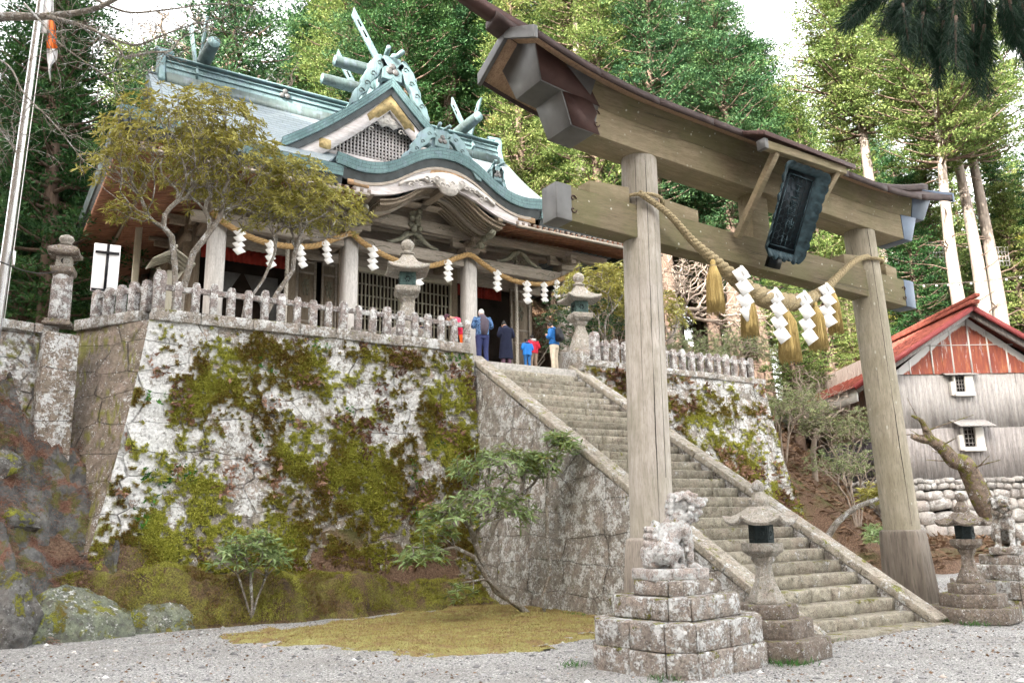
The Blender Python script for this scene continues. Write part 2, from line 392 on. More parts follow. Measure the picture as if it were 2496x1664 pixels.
# ================================================================== terrain
def hill_h(x, y):
    x = np.asarray(x, float); y = np.asarray(y, float)
    t = y-15.5-np.maximum(0, x-22)*.5
    h = .25+.82*np.clip(t, 0, 7.2)+.5*np.clip(t-7.2, 0, 18)+.66*np.clip(t-25.2, 0, 60)+.02*np.clip(x, 0, 40)*sstep(15, 30, x)
    a = x/np.maximum(y, 5)
    left = 4.2-.3*np.clip(y-27, 0, 40)
    b = sstep(.22, .5, a)
    back = sstep(27, 36, y)
    h2 = left*(1-b)+h*b
    h = np.where(y > 24, h*(1-back)+h2*back, h)
    # under the terrace keep low
    inside = sstep(2.2, 3.4, x)*(1-sstep(22.6, 24, x))*sstep(17.5, 18.5, y)*(1-sstep(40, 43, y))
    h = h*(1-inside)+3.*inside
    front = sstep(2.0, 2.5, x)*(1-sstep(17.9, 18.6, y))+0*x; front = np.maximum(front, sstep(2.6, 3.2, x))*(1-sstep(23.3, 24.5, x))*(1-sstep(18, 19, y))
    h = h*(1-front)-1.*front
    # left rock slope
    lf = 1-sstep(2.3, 2.9, x)
    hl = np.clip((y-16.9-.9*sstep(.2, 1.8, x))*1.6, -.6, 5.3)+.02*np.clip(-x, 0, 30)
    h = np.where((y < 24), h*(1-lf)+np.minimum(np.maximum(hl, -1), 5.6)*lf, h)
    h = np.where(y < 14.5, -1., h)
    h = np.where((x < 2.4) & (y >= 20), np.minimum(h, 4.0), h)
    h = h+(fbm(x*.35, y*.35, 1)-.5)*1.0*sstep(0, 1, h)+(fbm(x*1.4, y*1.4, 3)-.5)*.3*sstep(0, 1, h)
    # unseen mountain added behind left of the viewer to shade the foreground
    p = -(.86*x+.51*y); q = (.51*x-.86*y)
    far = np.clip((p-22)*1.35, 0, 88)
    far = far*(1-.0*np.abs(q)); h = np.maximum(h, np.where(p > 22, far+(fbm(x*.1, y*.1)-.5)*6*sstep(22, 30, p), -1))
    return h
xs = np.unique(np.concatenate([np.linspace(-110, -10, 34), np.arange(-10, 45, .5), np.linspace(45, 130, 50)]))
ys = np.unique(np.concatenate([np.linspace(-110, -6, 34), np.linspace(-6, 14, 14), np.arange(14, 50, .5), np.linspace(50, 130, 50)]))
X, Y = np.meshgrid(xs, ys, indexing='ij'); P = np.stack([X, Y, hill_h(X, Y)], 2)
mb = MB(); mb.grid(P, flip=True); hs = mb.build('hillside', M['soil'], smooth=True); tag(hs, kind='structure')  # visible slopes plus the added sun-blocking mountain
# flip so normals face up
xs = np.unique(np.concatenate([np.linspace(-60, -4, 20), np.arange(-4, 22, .25), np.linspace(22, 90, 60)]))
ys = np.unique(np.concatenate([np.linspace(-60, 4, 16), np.arange(4, 22, .25), np.linspace(22, 60, 20)]))
X, Y = np.meshgrid(xs, ys, indexing='ij')
G = .028*np.clip(X-16, 0, 30)+(fbm(X*.4, Y*.4, 9)-.5)*.09
def mound_h(x, y):
    """earth and rock heaped along the foot of the wall"""
    e = sstep(17.35+.0*x, 18.25, y-.5*np.sin(x*.9)*.25+(fbm(x*1.5, y*1.5, 8)-.5)*.9)
    h = e*(1.15-.07*np.clip(x-2, 0, 11))*sstep(11.9, 10., x)
    return h*(.75+.5*fbm(x*1.3, y*1.3, 4))
G = G+np.where(Y > 18.9, 0, 0)
mb = MB(); mb.grid(np.stack([X, Y, G], 2), flip=True); g = mb.build('gravel_ground', M['gravel'], smooth=True); tag(g, kind='structure')
def ground_h(x, y): return .028*np.clip(np.asarray(x, float)-16, 0, 30)+(fbm(np.asarray(x)*.4, np.asarray(y)*.4, 9)-.5)*.09
# mound
xs = np.arange(1.2, 12.2, .12); ys = np.arange(16.6, 19.3, .1)
X, Y = np.meshgrid(xs, ys, indexing='ij'); Z = mound_h(X, Y)
Z = np.where(Z < .05, -.08, Z)+(fbm(X*4, Y*4, 2)-.5)*.3*(Z > .05)
mb = MB(); mb.grid(np.stack([X, Y, Z+(fbm(X*9, Y*9, 5, 3)-.5)*.16*(Z > .05)], 2), flip=True); tag(mb.build('earth_bank', M['bank'], smooth=True), kind='structure')
# moss lawn sheet
LAWN = np.array([(4.6, 16.33), (4.4, 15.2), (4.56, 13.84), (5.4, 12.51), (6.63, 11.52), (7.58, 11.27), (8.81, 11.54), (10.2, 12.9), (11.2, 14.05), (11.3, 16.33), (11.0, 18.6), (9.54, 17.7), (7.55, 16.9), (5.65, 16.5)])
def in_poly(x, y, poly):
    c = np.zeros(np.shape(x), bool); j = len(poly)-1
    for i in range(len(poly)):
        xi, yi = poly[i]; xj, yj = poly[j]
        c ^= ((yi > y) != (yj > y)) & (x < (xj-xi)*(y-yi)/(yj-yi+1e-12)+xi); j = i
    return c
def poly_dist(x, y, poly):
    d = np.full(np.shape(x), 1e9)
    for i in range(len(poly)):
        a = poly[i-1]; b = poly[i]; ab = b-a; t = np.clip(((x-a[0])*ab[0]+(y-a[1])*ab[1])/(ab@ab), 0, 1)
        d = np.minimum(d, np.hypot(x-a[0]-t*ab[0], y-a[1]-t*ab[1]))
    return np.where(in_poly(x, y, poly), d, -d)
xs = np.arange(4, 12, .06); ys = np.arange(11, 19, .06); X, Y = np.meshgrid(xs, ys, indexing='ij')
D = poly_dist(X, Y, LAWN)+(fbm(X*1.2, Y*1.2, 7, 6)-.5)*1.6+(fbm(X*5, Y*5, 3, 4)-.5)*.9
Z = ground_h(X, Y)+np.clip(D, -.4, .5)*.12+(fbm(X*6, Y*6)-.5)*.05
mb = MB(); mb.grid(np.stack([X, Y, Z], 2), flip=True); tag(mb.build('moss_lawn', M['lawn'], smooth=True), kind='structure')
# second strip of moss by the right lantern
xs = np.arange(15.5, 40, .25); ys = np.arange(7, 18, .25); X, Y = np.meshgrid(xs, ys, indexing='ij')
L2 = np.array([(16.2, 12), (15.8, 10.6), (17.2, 8.2), (19.5, 7.6), (23, 8.8), (20.5, 9.8), (18.9, 10.8), (20.5, 13.5), (17.5, 16)])
D = poly_dist(X, Y, L2)+(fbm(X, Y, 7)-.5)*1.3; Z = ground_h(X, Y)+np.clip(D, -.4, .5)*.14
mb = MB(); mb.grid(np.stack([X, Y, Z], 2), flip=True); tag(mb.build('moss_verge', M['lawn'], smooth=True), kind='structure')

# ================================================================== retaining walls
def wall_off(h):            # batter: how far the face stands out at depth h below the top
    return .09*h+.0095*h*h
def moss_field(u, h, seed, blobs):
    """u along wall, h depth below top; soft blobs broken by noise"""
    f = np.zeros(np.shape(u))
    for bu, bh, ru, rh, s in blobs: f = np.maximum(f, s*np.exp(-(((u-bu)/ru)**2+((h-bh)/rh)**2)))
    n = fbm(u*2.2, h*2.2, seed, 5); n2 = fbm(u*7, h*7, seed+3, 4)
    n3 = fbm(u*14, h*14, seed+9, 4); q = f*.27+n*.5+n2*.42+n3*.6; th = np.quantile(q, (.50 if len(blobs) > 10 else .45) if len(blobs) > 6 else .8); return sstep(th, th+.06, q)
FRONT_BLOBS = [(1.6, 1.4, .9, .9, 1), (1.2, 1.9, .5, .5, 1), (2.0, .5, 1.5, .35, .9), (3.3, .9, 1.1, .6, .85), (4.5, 3.2, 1.5, 1.1, 1.05), (5.6, 3.6, 1.2, 1.0, 1), (3.7, 4.3, .9, 1.4, .8),
               (.9, 4.9, 1.1, 1.0, 1.1), (1.7, 4.2, .8, .9, .9), (.8, 5.9, 1.3, .6, 1), (6.9, 1.4, .5, .9, .95), (7.6, 2.6, .7, 1.2, 1.05), (6.6, 4.8, .7, .7, .8), (5.2, 5.2, .8, .4, .9), (3.0, 2.6, .5, .8, .6),
               (7.9, 1.0, .3, 1.6, .8), (2.6, 5.4, 1, .6, .8), (7.6, 5.0, .5, 1, .8), (.3, 3.0, .3, .3, .5), (5.9, .35, 2.0, .2, .7)]
RIGHT_BLOBS = [(3.2, 3.4, 2.6, 1.3, 1.15), (2.5, 2.2, .6, 1.4, .9), (5.0, 3.2, 1.6, 1.4, 1.), (6.4, 4.6, 1.6, 1.3, 1.), (4.2, 1.2, 2.5, .5, .8), (.8, 1.0, .8, .8, .9), (1.8, 4.8, 1.5, 1.2, 1.)]
def wall_face(xa, xb, ytop, zt, zb, seed, blobs, eL=0, eR=0, du=.06):
    nu = int((xb-xa)/du)+1; nh = int((zt-zb)/du)+1
    U, H = np.meshgrid(np.linspace(0, xb-xa, nu), np.linspace(0, zt-zb, nh), indexing='ij')
    # corners lean with the batter as well
    k = U/(xb-xa); W = wall_off(H)
    x = xa+U-eL*W*(1-k)+eR*W*k
    m = moss_field(U, H, seed, blobs)
    d = W+m*(.01+.05*fbm(U*9, H*9, 5, 3)+.04*fbm(U*30, H*30, 2, 2))+(fbm(U*1.2, H*1.6, seed)-.5)*.14+(fbm(U*5, H*5, seed+1)-.5)*.06
    d = W+(d-W)*sstep(-.02, .3, U)
    return np.stack([x, ytop-d, zt-H], 2), m
FX0, FX1, FY, FZ = 2.98, 11.15, 19.25, 6.38
def tufts(name, Pg, m, n, seed, mat, size=(.05, .13), label=None, thr=.5, up=.4):
    rg = np.random.default_rng(seed); a, b, _ = Pg.shape; out = MB()
    ii = rg.integers(1, a-1, n*3); jj = rg.integers(1, b-1, n*3); ok = m[ii, jj] > thr; ii, jj = ii[ok][:n], jj[ok][:n]
    V = []; F = []; k = 0; TT = []
    tn = np.clip((fbm(Pg[..., 0]*1.1, Pg[..., 2]*1.1, seed+2, 3)-.5)*4+.5-.35*sstep(4.6, 6.2, Pg[..., 2]), -.3, 1.1)
    for i, j in zip(ii, jj):
        p = Pg[i, j]; nn = np.cross(Pg[i+1, j]-Pg[i-1, j], Pg[i, j+1]-Pg[i, j-1]); nn /= np.linalg.norm(nn)+1e-9
        if nn[1] > 0: nn = -nn
        for _ in range(3):
            d = nn*rg.uniform(.4, 1)+np.array([rg.normal(0, .6), 0, rg.normal(0, .5)-up*0]); d /= np.linalg.norm(d)
            s = np.cross(d, rg.normal(size=3)); s /= np.linalg.norm(s)+1e-9; L = rg.uniform(*size); q = p+rg.normal(0, .02, 3)
            V += [q-s*L*.3, q+s*L*.3, q+d*L]; F.append((k, k+1, k+2)); k += 3; TT += [tn[i, j]]*3
    out.add(V, F); out.att['tint'] = TT; o = out.build(name, mat); tag(o, label or name, None, None, 'stuff'); return o

fw = empty('retaining_wall', (7, FY, 0), 'tall battered masonry wall of the terrace, white lichen and green moss on its face', 'stone wall')
Pf, mf = wall_face(FX0, FX1, FY, FZ, -.3, 3, FRONT_BLOBS, eL=1.3, eR=.0)
mb = MB(); mb.grid(Pf, flip=False); mb.att['moss'] = mf.ravel(); Hf = FZ-Pf[..., 2]; Uf = np.linspace(0, 1, Pf.shape[0])[:, None]*(FX1-FX0)+0*Hf
mb.att['lich'] = (.16*np.exp(-(Uf/1.0)**2)+.07*np.exp(-((Hf-1.8)/1.2)**2)-.09*sstep(3.2, 5, Hf)*sstep(1, 2, Uf)-.05*sstep(5.5, 8, Uf)).ravel()
mb.build('wall_face', M['wall'], fw, smooth=True)
# wall return on the left: runs back and slightly left
nh = 60; nk = 44
K, H = np.meshgrid(np.linspace(0, 1, nk), np.linspace(0, FZ+.3, nh), indexing='ij')
W = wall_off(H)
xc = FX0-W*1.3; yc = FY-W
xe = 1.75-W*1.35; ye = 21.2-W*.0
Pl = np.stack([xc+(xe-xc)*K-(fbm(K*3, H*1.5, 2)-.5)*.12*sstep(0, .15, K)+.012*(1-sstep(0, .05, K)), yc+(ye-yc)*K, FZ-H], 2)
mb = MB(); mb.grid(Pl, flip=True); mb.att['moss'] = (moss_field(K*3, H, 8, [(2.5, .6, .5, .5, .7)])*.8).ravel(); mb.att['lich'] = (-.22+.12*np.exp(-(K/.12)**2)).ravel(); mb.build('side_face', M['wall_brown'], fw, smooth=True)
# coping courses
def coping(name, pts, z0, z1, wd, par, mat, seg=1.1):
    mb = MB()
    for (xa, ya), (xb, yb) in zip(pts[:-1], pts[1:]):
        L = math.hypot(xb-xa, yb-ya); d = ((xb-xa)/L, (yb-ya)/L); s = 0
        while s < L-.05:
            e = min(L, s+seg*random.uniform(.8, 1.2));
            if L-e < .4: e = L
            q = random.uniform(-.015, .015)
            mb.obox((xa+d[0]*(s+.005), ya+d[1]*(s+.005), (z0+z1)/2+q), (xa+d[0]*(e-.005), ya+d[1]*(e-.005), (z0+z1)/2+q), wd, z1-z0)
            s = e
    return mb.build(name, mat, par, bevel=.025)
coping('coping', [(FX0+.05, FY+.22), (FX1-.1, FY+.22)], FZ, FZ+.27, .62, fw, M['coping'])
coping('side_coping', [(FX0+.02, FY+.42), (1.9, 21.3)], FZ-.02, FZ+.24, .55, fw, M['coping'])
tag(fw, None)
# moss tufts growing on the wall
tufts('wall_moss', Pf, mf, 60000, 4, M['moss_tuft'], (.022, .055), 'green and brown moss cushions on the retaining wall')
mn = (fbm(Pf[..., 0]*.9, Pf[..., 2]*.9, 21) > .52)*mf
tufts('wall_dead_needles', Pf, (vnoise(Pf[..., 0]*1.9, Pf[..., 2]*1.9, 4) > .72)*1., 1700, 9, M['needles'], (.07, .16), 'dead brown cedar needles caught on the retaining wall')
tufts('wall_ferns', Pf, (vnoise(Pf[..., 0]*1.3, Pf[..., 2]*1.3, 14) > .84)*1., 900, 19, M['fern'], (.06, .13), 'small green ferns growing from the retaining wall')

# left low wall with a pier under the lantern
lw = empty('low_stone_wall', (0, 19.4, 0), 'lichen-spotted masonry wall at the left edge, beneath the round lantern', 'stone wall')
def slab_wall(par, name, p, q, zt, zb, th, mat, batter=.12, seed=1, att=True):
    L = math.hypot(q[0]-p[0], q[1]-p[1]); d = np.array([(q[0]-p[0])/L, (q[1]-p[1])/L]); nrm = np.array([d[1], -d[0]])
    U, H = np.meshgrid(np.linspace(0, L, int(L/.08)+2), np.linspace(0, zt-zb, int((zt-zb)/.08)+2), indexing='ij')
    off = H*batter+(fbm(U*1.5, H*2, seed)-.5)*.12
    Pg = np.stack([p[0]+d[0]*U+nrm[0]*off, p[1]+d[1]*U+nrm[1]*off, zt-H], 2)
    mb = MB(); mb.grid(Pg, flip=False); m_ = moss_field(U, H, seed, [(L*.2, .4, .5, .3, .8)]); mb.att['moss'] = m_.ravel()
    # top and back
    n0 = mb.n; b0 = [(p[0], p[1], zt), (q[0], q[1], zt), (q[0]-nrm[0]*th, q[1]-nrm[1]*th, zt), (p[0]-nrm[0]*th, p[1]-nrm[1]*th, zt)]
    mb.add(b0+[(x, y, zb) for x, y, _ in b0], [(0, 1, 2, 3), (1, 5, 6, 2), (2, 6, 7, 3), (3, 7, 4, 0)])
    mb.att['moss'] = np.concatenate([m_.ravel(), np.zeros(8)])
    return mb.build(name, mat, par, smooth=False)
slab_wall(lw, 'wall_face', (-6, 18.0), (1.5, 20.35), 6.02, 2.5, .6, M['wall'], .05, 31)
coping('coping', [(-6, 18.15), (1.25, 20.42)], 6.02, 6.22, .6, lw, M['coping'], .9)
mb = MB(); mb.loft([[(1.1-s, 19.75-s, z), (1.72+s*.3, 19.95-s, z), (1.6, 20.6, z), (.95-s, 20.4, z)] for z, s in ((1.0, .12), (6.02, .02))]); mb.build('pier', M['wall_brown'], lw, bevel=.03, fix=True)

# right retaining wall
rw = empty('retaining_wall', (19, 19.25, 0), 'moss-streaked masonry wall right of the stone stairs, below the second fence', 'stone wall')
Pr, mr = wall_face(14.95, 22.7, FY, FZ, -.3, 12, RIGHT_BLOBS, eL=0, eR=1.3)
mb = MB(); mb.grid(Pr, flip=False); mb.att['moss'] = mr.ravel(); mb.build('wall_face', M['wall'], rw, smooth=True)
K, H = np.meshgrid(np.linspace(0, 1, 30), np.linspace(0, FZ+.3, 50), indexing='ij'); W = wall_off(H)
Pq = np.stack([22.7+1.3*W+0*K, FY-W+K*6, FZ-H], 2)
mb = MB(); mb.grid(Pq, flip=False); mb.att['moss'] = np.zeros(K.size); mb.build('side_face', M['wall'], rw, smooth=True)
coping('coping', [(15.1, FY+.22), (22.75, FY+.22)], FZ, FZ+.2, .6, rw, M['coping'])
tufts('wall_moss', Pr, mr, 34000, 14, M['moss_tuft'], (.022, .06), 'moss cushions on the right retaining wall')
tufts('wall_dead_needles', Pr, ((fbm(Pr[..., 0]*.8, Pr[..., 2]*.9, 5) > .5)*mr), 3000, 29, M['needles'], (.08, .18), 'dead needles and leaves on the right retaining wall')

# terrace paving
mb = MB(); mb.loft([[(2.9, 19.4, z), (22.6, 19.4, z), (24, 24, z), (24, 42, z), (1.2, 42, z), (1.6, 21.5, z)] for z in (5.6, 6.26)])
tag(mb.build('terrace_paving', M['pave'], fix=True), kind='structure')

# ================================================================== staircase
SX0, SX1, SY0, ST, SR, NS = 11.77, 14.73, 9.47, .3635, .216, 29
st = empty('stone_staircase', ((SX0+SX1)/2, SY0, 0), 'long steep flight of worn granite steps climbing between sloping stone balustrades', 'staircase')
for i in range(NS):
    mb = MB(); y0 = SY0+i*ST; z1 = (i+1)*SR; y1 = y0+ST*1.5 if i < NS-1 else y0+1.6
    cuts = [SX0]+sorted(random.uniform(SX0+.4, SX1-.4) for _ in range(random.choice((1, 1, 2))))+[SX1]
    cuts = [c for k, c in enumerate(cuts) if k == 0 or c-cuts[k-1] > .3 or c == SX1]
    for a, b in zip(cuts[:-1], cuts[1:]):
        j = [random.uniform(-.014, .014) for _ in range(4)]; nx = 10
        X_, Z_ = np.linspace(a+.004, b-.004, nx), None
        rg = []
        for x in X_:
            o = (fbm(x*3, i*7.7, 1)-.5)*.03; e = .022; n_ = .02
            rg.append([(x, y0+o+j[0], z1-SR-.1), (x, y0+o+j[1], z1-e), (x, y0+o+e+j[1], z1+(fbm(x*4, i*3.1, 5)-.5)*.012), (x, y1, z1), (x, y1, z1-SR-.1)])
        mb.loft(rg)
    mb.build('step', M['granite'], st, fix=True)
mb = MB(); mb.box((SX0-.45, SY0-.5, -.2), (SX1+.35, SY0+.05, .045)); mb.build('threshold_slab', M['granite'], st, bevel=.015)
slope = SR/ST
def cap_z(y, lift=.12): return (y-SY0)*slope+SR+lift
def balustrade(xa, xb, nm, outer, y0=None):
    # masonry cheek below the sloping cap; the outer face is battered
    ya, yb = SY0-.25, 19.45
    yy = np.linspace(ya, yb, 60); zz = np.linspace(0, 1, 46)
    Yg, Zg = np.meshgrid(yy, zz, indexing='ij'); top = np.maximum(cap_z(Yg)-.16, .03)
    z = -.2+(top+.2)*Zg; dep = top-z
    off = dep*.1+(fbm(Yg*1.5, z*1.5, 3)-.5)*.1
    x = (xa-off) if outer < 0 else (xb+off)
    mb = MB(); mb.grid(np.stack([x, Yg, z], 2), flip=(outer > 0)); mb.att['moss'] = (moss_field(Yg-9, dep, 5, [(6, 4.5, 1, 1.5, .75), (2, 1, .5, .5, .6)])).ravel()
    mb.build('cheek_wall', M['wall_side'], st, smooth=True)
    xi = xb if outer < 0 else xa
    Pi = np.stack([np.full_like(Yg, xi-.001*outer), Yg, z], 2); mb = MB(); mb.grid(Pi, flip=(outer < 0)); mb.build('cheek_inner', M['wall_side'], st)
    mb = MB(); y = ya-.12
    while y < yb-.1:
        e = min(yb+.35, y+random.uniform(1.3, 2.0)); 
        if yb-e < .5: e = yb+.35
        za, zb = max(cap_z(y)-.07, .04), cap_z(e)-.07
        mb.obox((( xa+xb)/2, y+.006, za), ((xa+xb)/2, e-.006, zb), xb-xa+.0, .15); y = e
    mb.build('sloping_cap', M['cap'], st, bevel=.02)
balustrade(11.3, 11.74, 'l', -1)
balustrade(14.76, 15.16, 'r', 1)
mb = MB(); Yg = None

# ================================================================== stone fences (tamagaki)
def fence_post(mb, x, y, z, w, h, rz):
    c, s = cos(rz), sin(rz); r = []
    for k, t in ((1, 0), (1.0, h-.09), (.86, h-.07), (.9, h-.05), (.62, h)):
        q = w/2*k; r.append([(x+c*a*q-s*b*q, y+s*a*q+c*b*q, z+t) for a, b in ((-1, -1), (1, -1), (1, 1), (-1, 1))])
    mb.loft(r)
def fence(runs, label, z):
    (p, q) = runs[0][0], runs[0][1]
    fe = empty('stone_fence', (p[0], p[1], z), label, 'stone fence')
    for (p, q, n, big) in runs:
        ang = math.atan2(q[1]-p[1], q[0]-p[0])
        for i in range(n):
            t = i/(n-1); x, y = p[0]+(q[0]-p[0])*t, p[1]+(q[1]-p[1])*t
            mb = MB(); jit = random.uniform(-.02, .02); hh = random.uniform(.7, .79); wd = random.uniform(.155, .19)
            if big and i in big: hh, wd = .93, .24
            fence_post(mb, x, y+jit*.5, z, wd, hh, ang+jit); mb.build('post', M['fence'], fe, bevel=.012)
            if i < n-1:
                t2 = (i+1)/(n-1); x2, y2 = p[0]+(q[0]-p[0])*t2, p[1]+(q[1]-p[1])*t2; mb = MB()
                mb.obox((x, y, z+.56+jit), (x2, y2, z+.56), .075, .13); mb.build('rail', M['fence'], fe, bevel=.01)
    return fe
fence([((3.17, 19.42), (11.06, 19.42), 21, (0,)), ((2.96, 19.72), (2.1, 20.95), 5, ())], 'weathered stone picket fence along the terrace edge left of the stairs', FZ+.255)
fence([((15.5, 19.42), (22.3, 19.42), 18, (0,))], 'weathered stone picket fence on the wall right of the stairs', FZ+.19)
mb = MB(); mb.box((14.9, 19.3, 6.25), (15.25, 20.3, 6.95)); kb = mb.build('kerb_stone', M['coping'], bevel=.05); tag(kb, 'squat lichen-covered stone block at the right top of the stairs', 'stone block')
# ================================================================== torii
M['pillar'] = m_wood('weathered_pillar_wood', (.33, .3, .26), (.52, .48, .44), 'Z', 1., 0, .8, .8, .7, green=.25)
M['pillar_r'] = m_wood('weathered_pillar_wood_green', (.25, .22, .17), (.42, .385, .31), 'Z', 1., .6, .8, .9, .3, green=.2)
M['beam'] = m_wood('weathered_beam_wood', (.13, .105, .065), (.23, .19, .125), 'X', 1., .7, .8, .8, .4, green=.55)
M['beam_light'] = m_wood('beam_wood_light', (.2, .16, .10), (.32, .265, .18), 'X', 1., .35, .8, .7, .3, green=.35)
M['plank'] = m_wood('eave_plank', (.22, .14, .09), (.42, .29, .19), 'Y', 1.3, 0, .75, 1, .3)
M['copper_brown'] = m_plain('brown_copper_cladding', (.07, .04, .036), .55, .3, 3, .3)
M['eave_dark'] = m_plain('dark_eave_copper', (.045, .03, .028), .6, .35, 5, .2)
M['copper_grey'] = m_plain('grey_copper_cladding', (.12, .12, .12), .45, .22, 2.5, .4)
M['copper_blue'] = m_plain('blue_grey_copper_cladding', (.1, .13, .18), .4, .2, 3, .4)
M['bronze'] = m_plain('dark_bronze', (.012, .016, .02), .4, .5, 6, .6)
M['bronze_frame'] = m_plain('green_bronze_frame', (.028, .05, .06), .5, .55, 9, .4)
M['post_base'] = m_wood('pillar_base_cladding', (.22, .19, .165), (.38, .34, .3), 'Z', .6, 0, .6, 1, .2)
M['post_base_r'] = m_wood('pillar_base_cladding_dark', (.1, .085, .07), (.27, .235, .2), 'Z', .35, 0, .55, 1, .2)
TCX, TY = 12.85, 10.85
def tilt(x): return -.04*(x-TCX)
def sori(x): d = np.maximum(0, np.abs(np.asarray(x, float)-TCX)-3.0); return .062*d**2
tor = empty('torii_gate', (13.27, TY, 0), 'huge weathered wooden gate with roofed, upward-curving top beam and two round pillars', 'torii gate')
def pillar(x0, x1, z1, mat, bmat, n=8):
    mb = MB(); k = 14; rg = []; N = 40
    for i in range(k+1):
        t = i/k; z = 1.3+(z1-1.3)*t; x = x0+(x1-x0)*(z/z1); r = .37-.045*t; a = np.arange(N)*2*pi/N
        rr = r*(1+.012*(fbm(np.cos(a)*2+x0, np.sin(a)*2, z*.4)-.5))
        rg.append(np.stack([x+rr*np.cos(a), TY+rr*np.sin(a), np.full(N, z)], 1))
    mb.loft(rg); mb.build('pillar', mat, tor, smooth=True, auto=60)
    mb = MB(); rg = []
    for z, r in ((.1, .56), (1.5, .475), (1.6, .46), (1.63, .4)):
        a = np.arange(n)*2*pi/n+pi/8; x = x0+(x1-x0)*(z/z1); rg.append(np.stack([x+r*np.cos(a), TY+r*np.sin(a), np.full(n, z)], 1))
    mb.loft(rg); mb.build('pillar_base', bmat, tor, bevel=.012)
pillar(9.70, 9.87, 8.5, M['pillar'], M['post_base']); pillar(16.86, 16.38, 8.3, M['pillar_r'], M['post_base_r'])
M['crack'] = m_plain('dark_crack', (.03, .026, .022), .95)
for x0_, x1_, z1_, angs in ((9.70, 9.87, 8.5, (-1.95, -1.5, -2.5)), (16.86, 16.38, 8.3, (-2.0,))):
    for q_, a_ in enumerate(angs):
        mb = MB(); zz = np.linspace(1.7+.9*q_, z1_-.1-1.3*(q_ % 2), 46); pts_ = []
        for z in zz:
            r = .37-.045*(z-1.3)/(z1_-1.3)-.001; aa = a_+.05*(float(fbm(z*.6, q_*3.3, 2))-.5)+.012*(float(fbm(z*5, q_, 1))-.5); pts_.append((x0_+(x1_-x0_)*z/z1_+r*cos(aa), TY+r*sin(aa), z))
        mb.tube(pts_, [.0065*(.3+1.1*float(vnoise(z*1.3, q_*9.1, 4)))*(1 if q_ == 0 else .6) for z in zz], 5); mb.build('drying_crack', M['crack'], tor)
mb = MB(); rg = []
for z, r in ((-.1, 1.15), (.12, 1.1), (.16, 1.02)):
    a = np.arange(18)*2*pi/18; q = r*(1+.08*np.sin(a*3+1)); rg.append(np.stack([16.9+q*np.cos(a), TY-.05+q*.85*np.sin(a), np.full(18, z)], 1))
mb.loft(rg); mb.build('footing_stone', M['coping'], tor, bevel=.03)
mb = MB(); rg = []
for z, r in ((-.1, 1.0), (.1, .95)):
    a = np.arange(18)*2*pi/18; rg.append(np.stack([9.7+r*np.cos(a), TY+r*.85*np.sin(a), np.full(18, z)], 1))
mb.loft(rg); mb.build('footing_stone', M['coping'], tor, bevel=.03)
# tie beam (nuki)
def nz(x): return 6.86-.03*(x-8)
def beam(name, xa, xb, z0f, z1f, y0f, y1f, mats, nx=24, par=None, sec=None):
    xs_ = np.linspace(xa, xb, nx); rg = []
    for x in xs_:
        z0, z1, a0, a1 = z0f(x), z1f(x), y0f(x), y1f(x)
        rg.append([(x, TY-a0, z0), (x, TY+a0, z0), (x, TY+a1, z1), (x, TY-a1, z1)])
    mb = MB(); mb.loft(rg); return mb.build(name, mats, par or tor, bevel=.012, fix=True)
beam('tie_beam', 7.95, 17.75, lambda x: nz(x), lambda x: nz(x)+.62, lambda x: .2, lambda x: .2, M['beam'])
for xa, xb, mt in ((7.8, 8.12, M['copper_grey']), (17.58, 17.95, M['copper_blue'])):
    beam('end_cap', xa, xb, lambda x: nz(x)-.008, lambda x: nz(x)+.635, lambda x: .212, lambda x: .212, mt, 2)
# scalloped rim scrolls on the caps
def scroll(mb, x, y, z, sgn=1, r=.07):
    for dz in (.1, -.1):
        pts = [(x+sgn*(r*(1-.09*i))*cos(i*.6), y, z+dz+(r*(1-.09*i))*sin(i*.6)*(1 if dz > 0 else -1)) for i in range(10)]
        mb.tube(pts, .011, 5)
mb = MB(); scroll(mb, 8.15, TY-.214, nz(8)+.3); scroll(mb, 17.55, TY-.214, nz(17.5)+.3, -1); mb.build('cap_scroll', M['copper_brown'], tor)
# wedges
for x0, x1, s in ((8.55, 9.45, 1), (10.3, 11.15, -1), (15.5, 16.15, 1), (17.0, 17.4, -1)):
    z0 = nz((x0+x1)/2)+.62; mb = MB(); za, zb = ((.24, .3) if s > 0 else (.3, .24))
    mb.loft([[(x0, TY-.17, z0+.0), (x0, TY+.17, z0), (x0, TY+.17, z0+za), (x0, TY-.17, z0+za)], [(x1, TY-.17, z0), (x1, TY+.17, z0), (x1, TY+.17, z0+zb), (x1, TY-.17, z0+zb)]])
    mb.build('wedge', M['beam_light'], tor, bevel=.01, fix=True)
# lower lintel (shimaki) and top lintel (kasagi)
slo = lambda x: 8.3+tilt(x)+sori(x)*.18
smi = lambda x: 8.80+tilt(x)+sori(x)*.42
shi = lambda x: 9.22+tilt(x)+sori(x)*.8
beam('lower_lintel', 8.15, 17.8, slo, smi, lambda x: .33, lambda x: .37, M['beam_light'], 40)
def kas(name, xa, xb, mt, g=0, nx=40):
    rg = []
    for x in np.linspace(xa, xb, nx):
        z0, z1 = smi(x)+.003, shi(x); rg.append([(x, TY-.36-g, z0-g), (x, TY+.36+g, z0-g), (x, TY+.52+g, z1), (x, TY, z1+.26+g), (x, TY-.52-g, z1)])
    mb = MB(); mb.loft(rg); return mb.build(name, mt, tor, bevel=.01, fix=True)
kas('top_lintel', 7.55, 18.3, M['beam'])
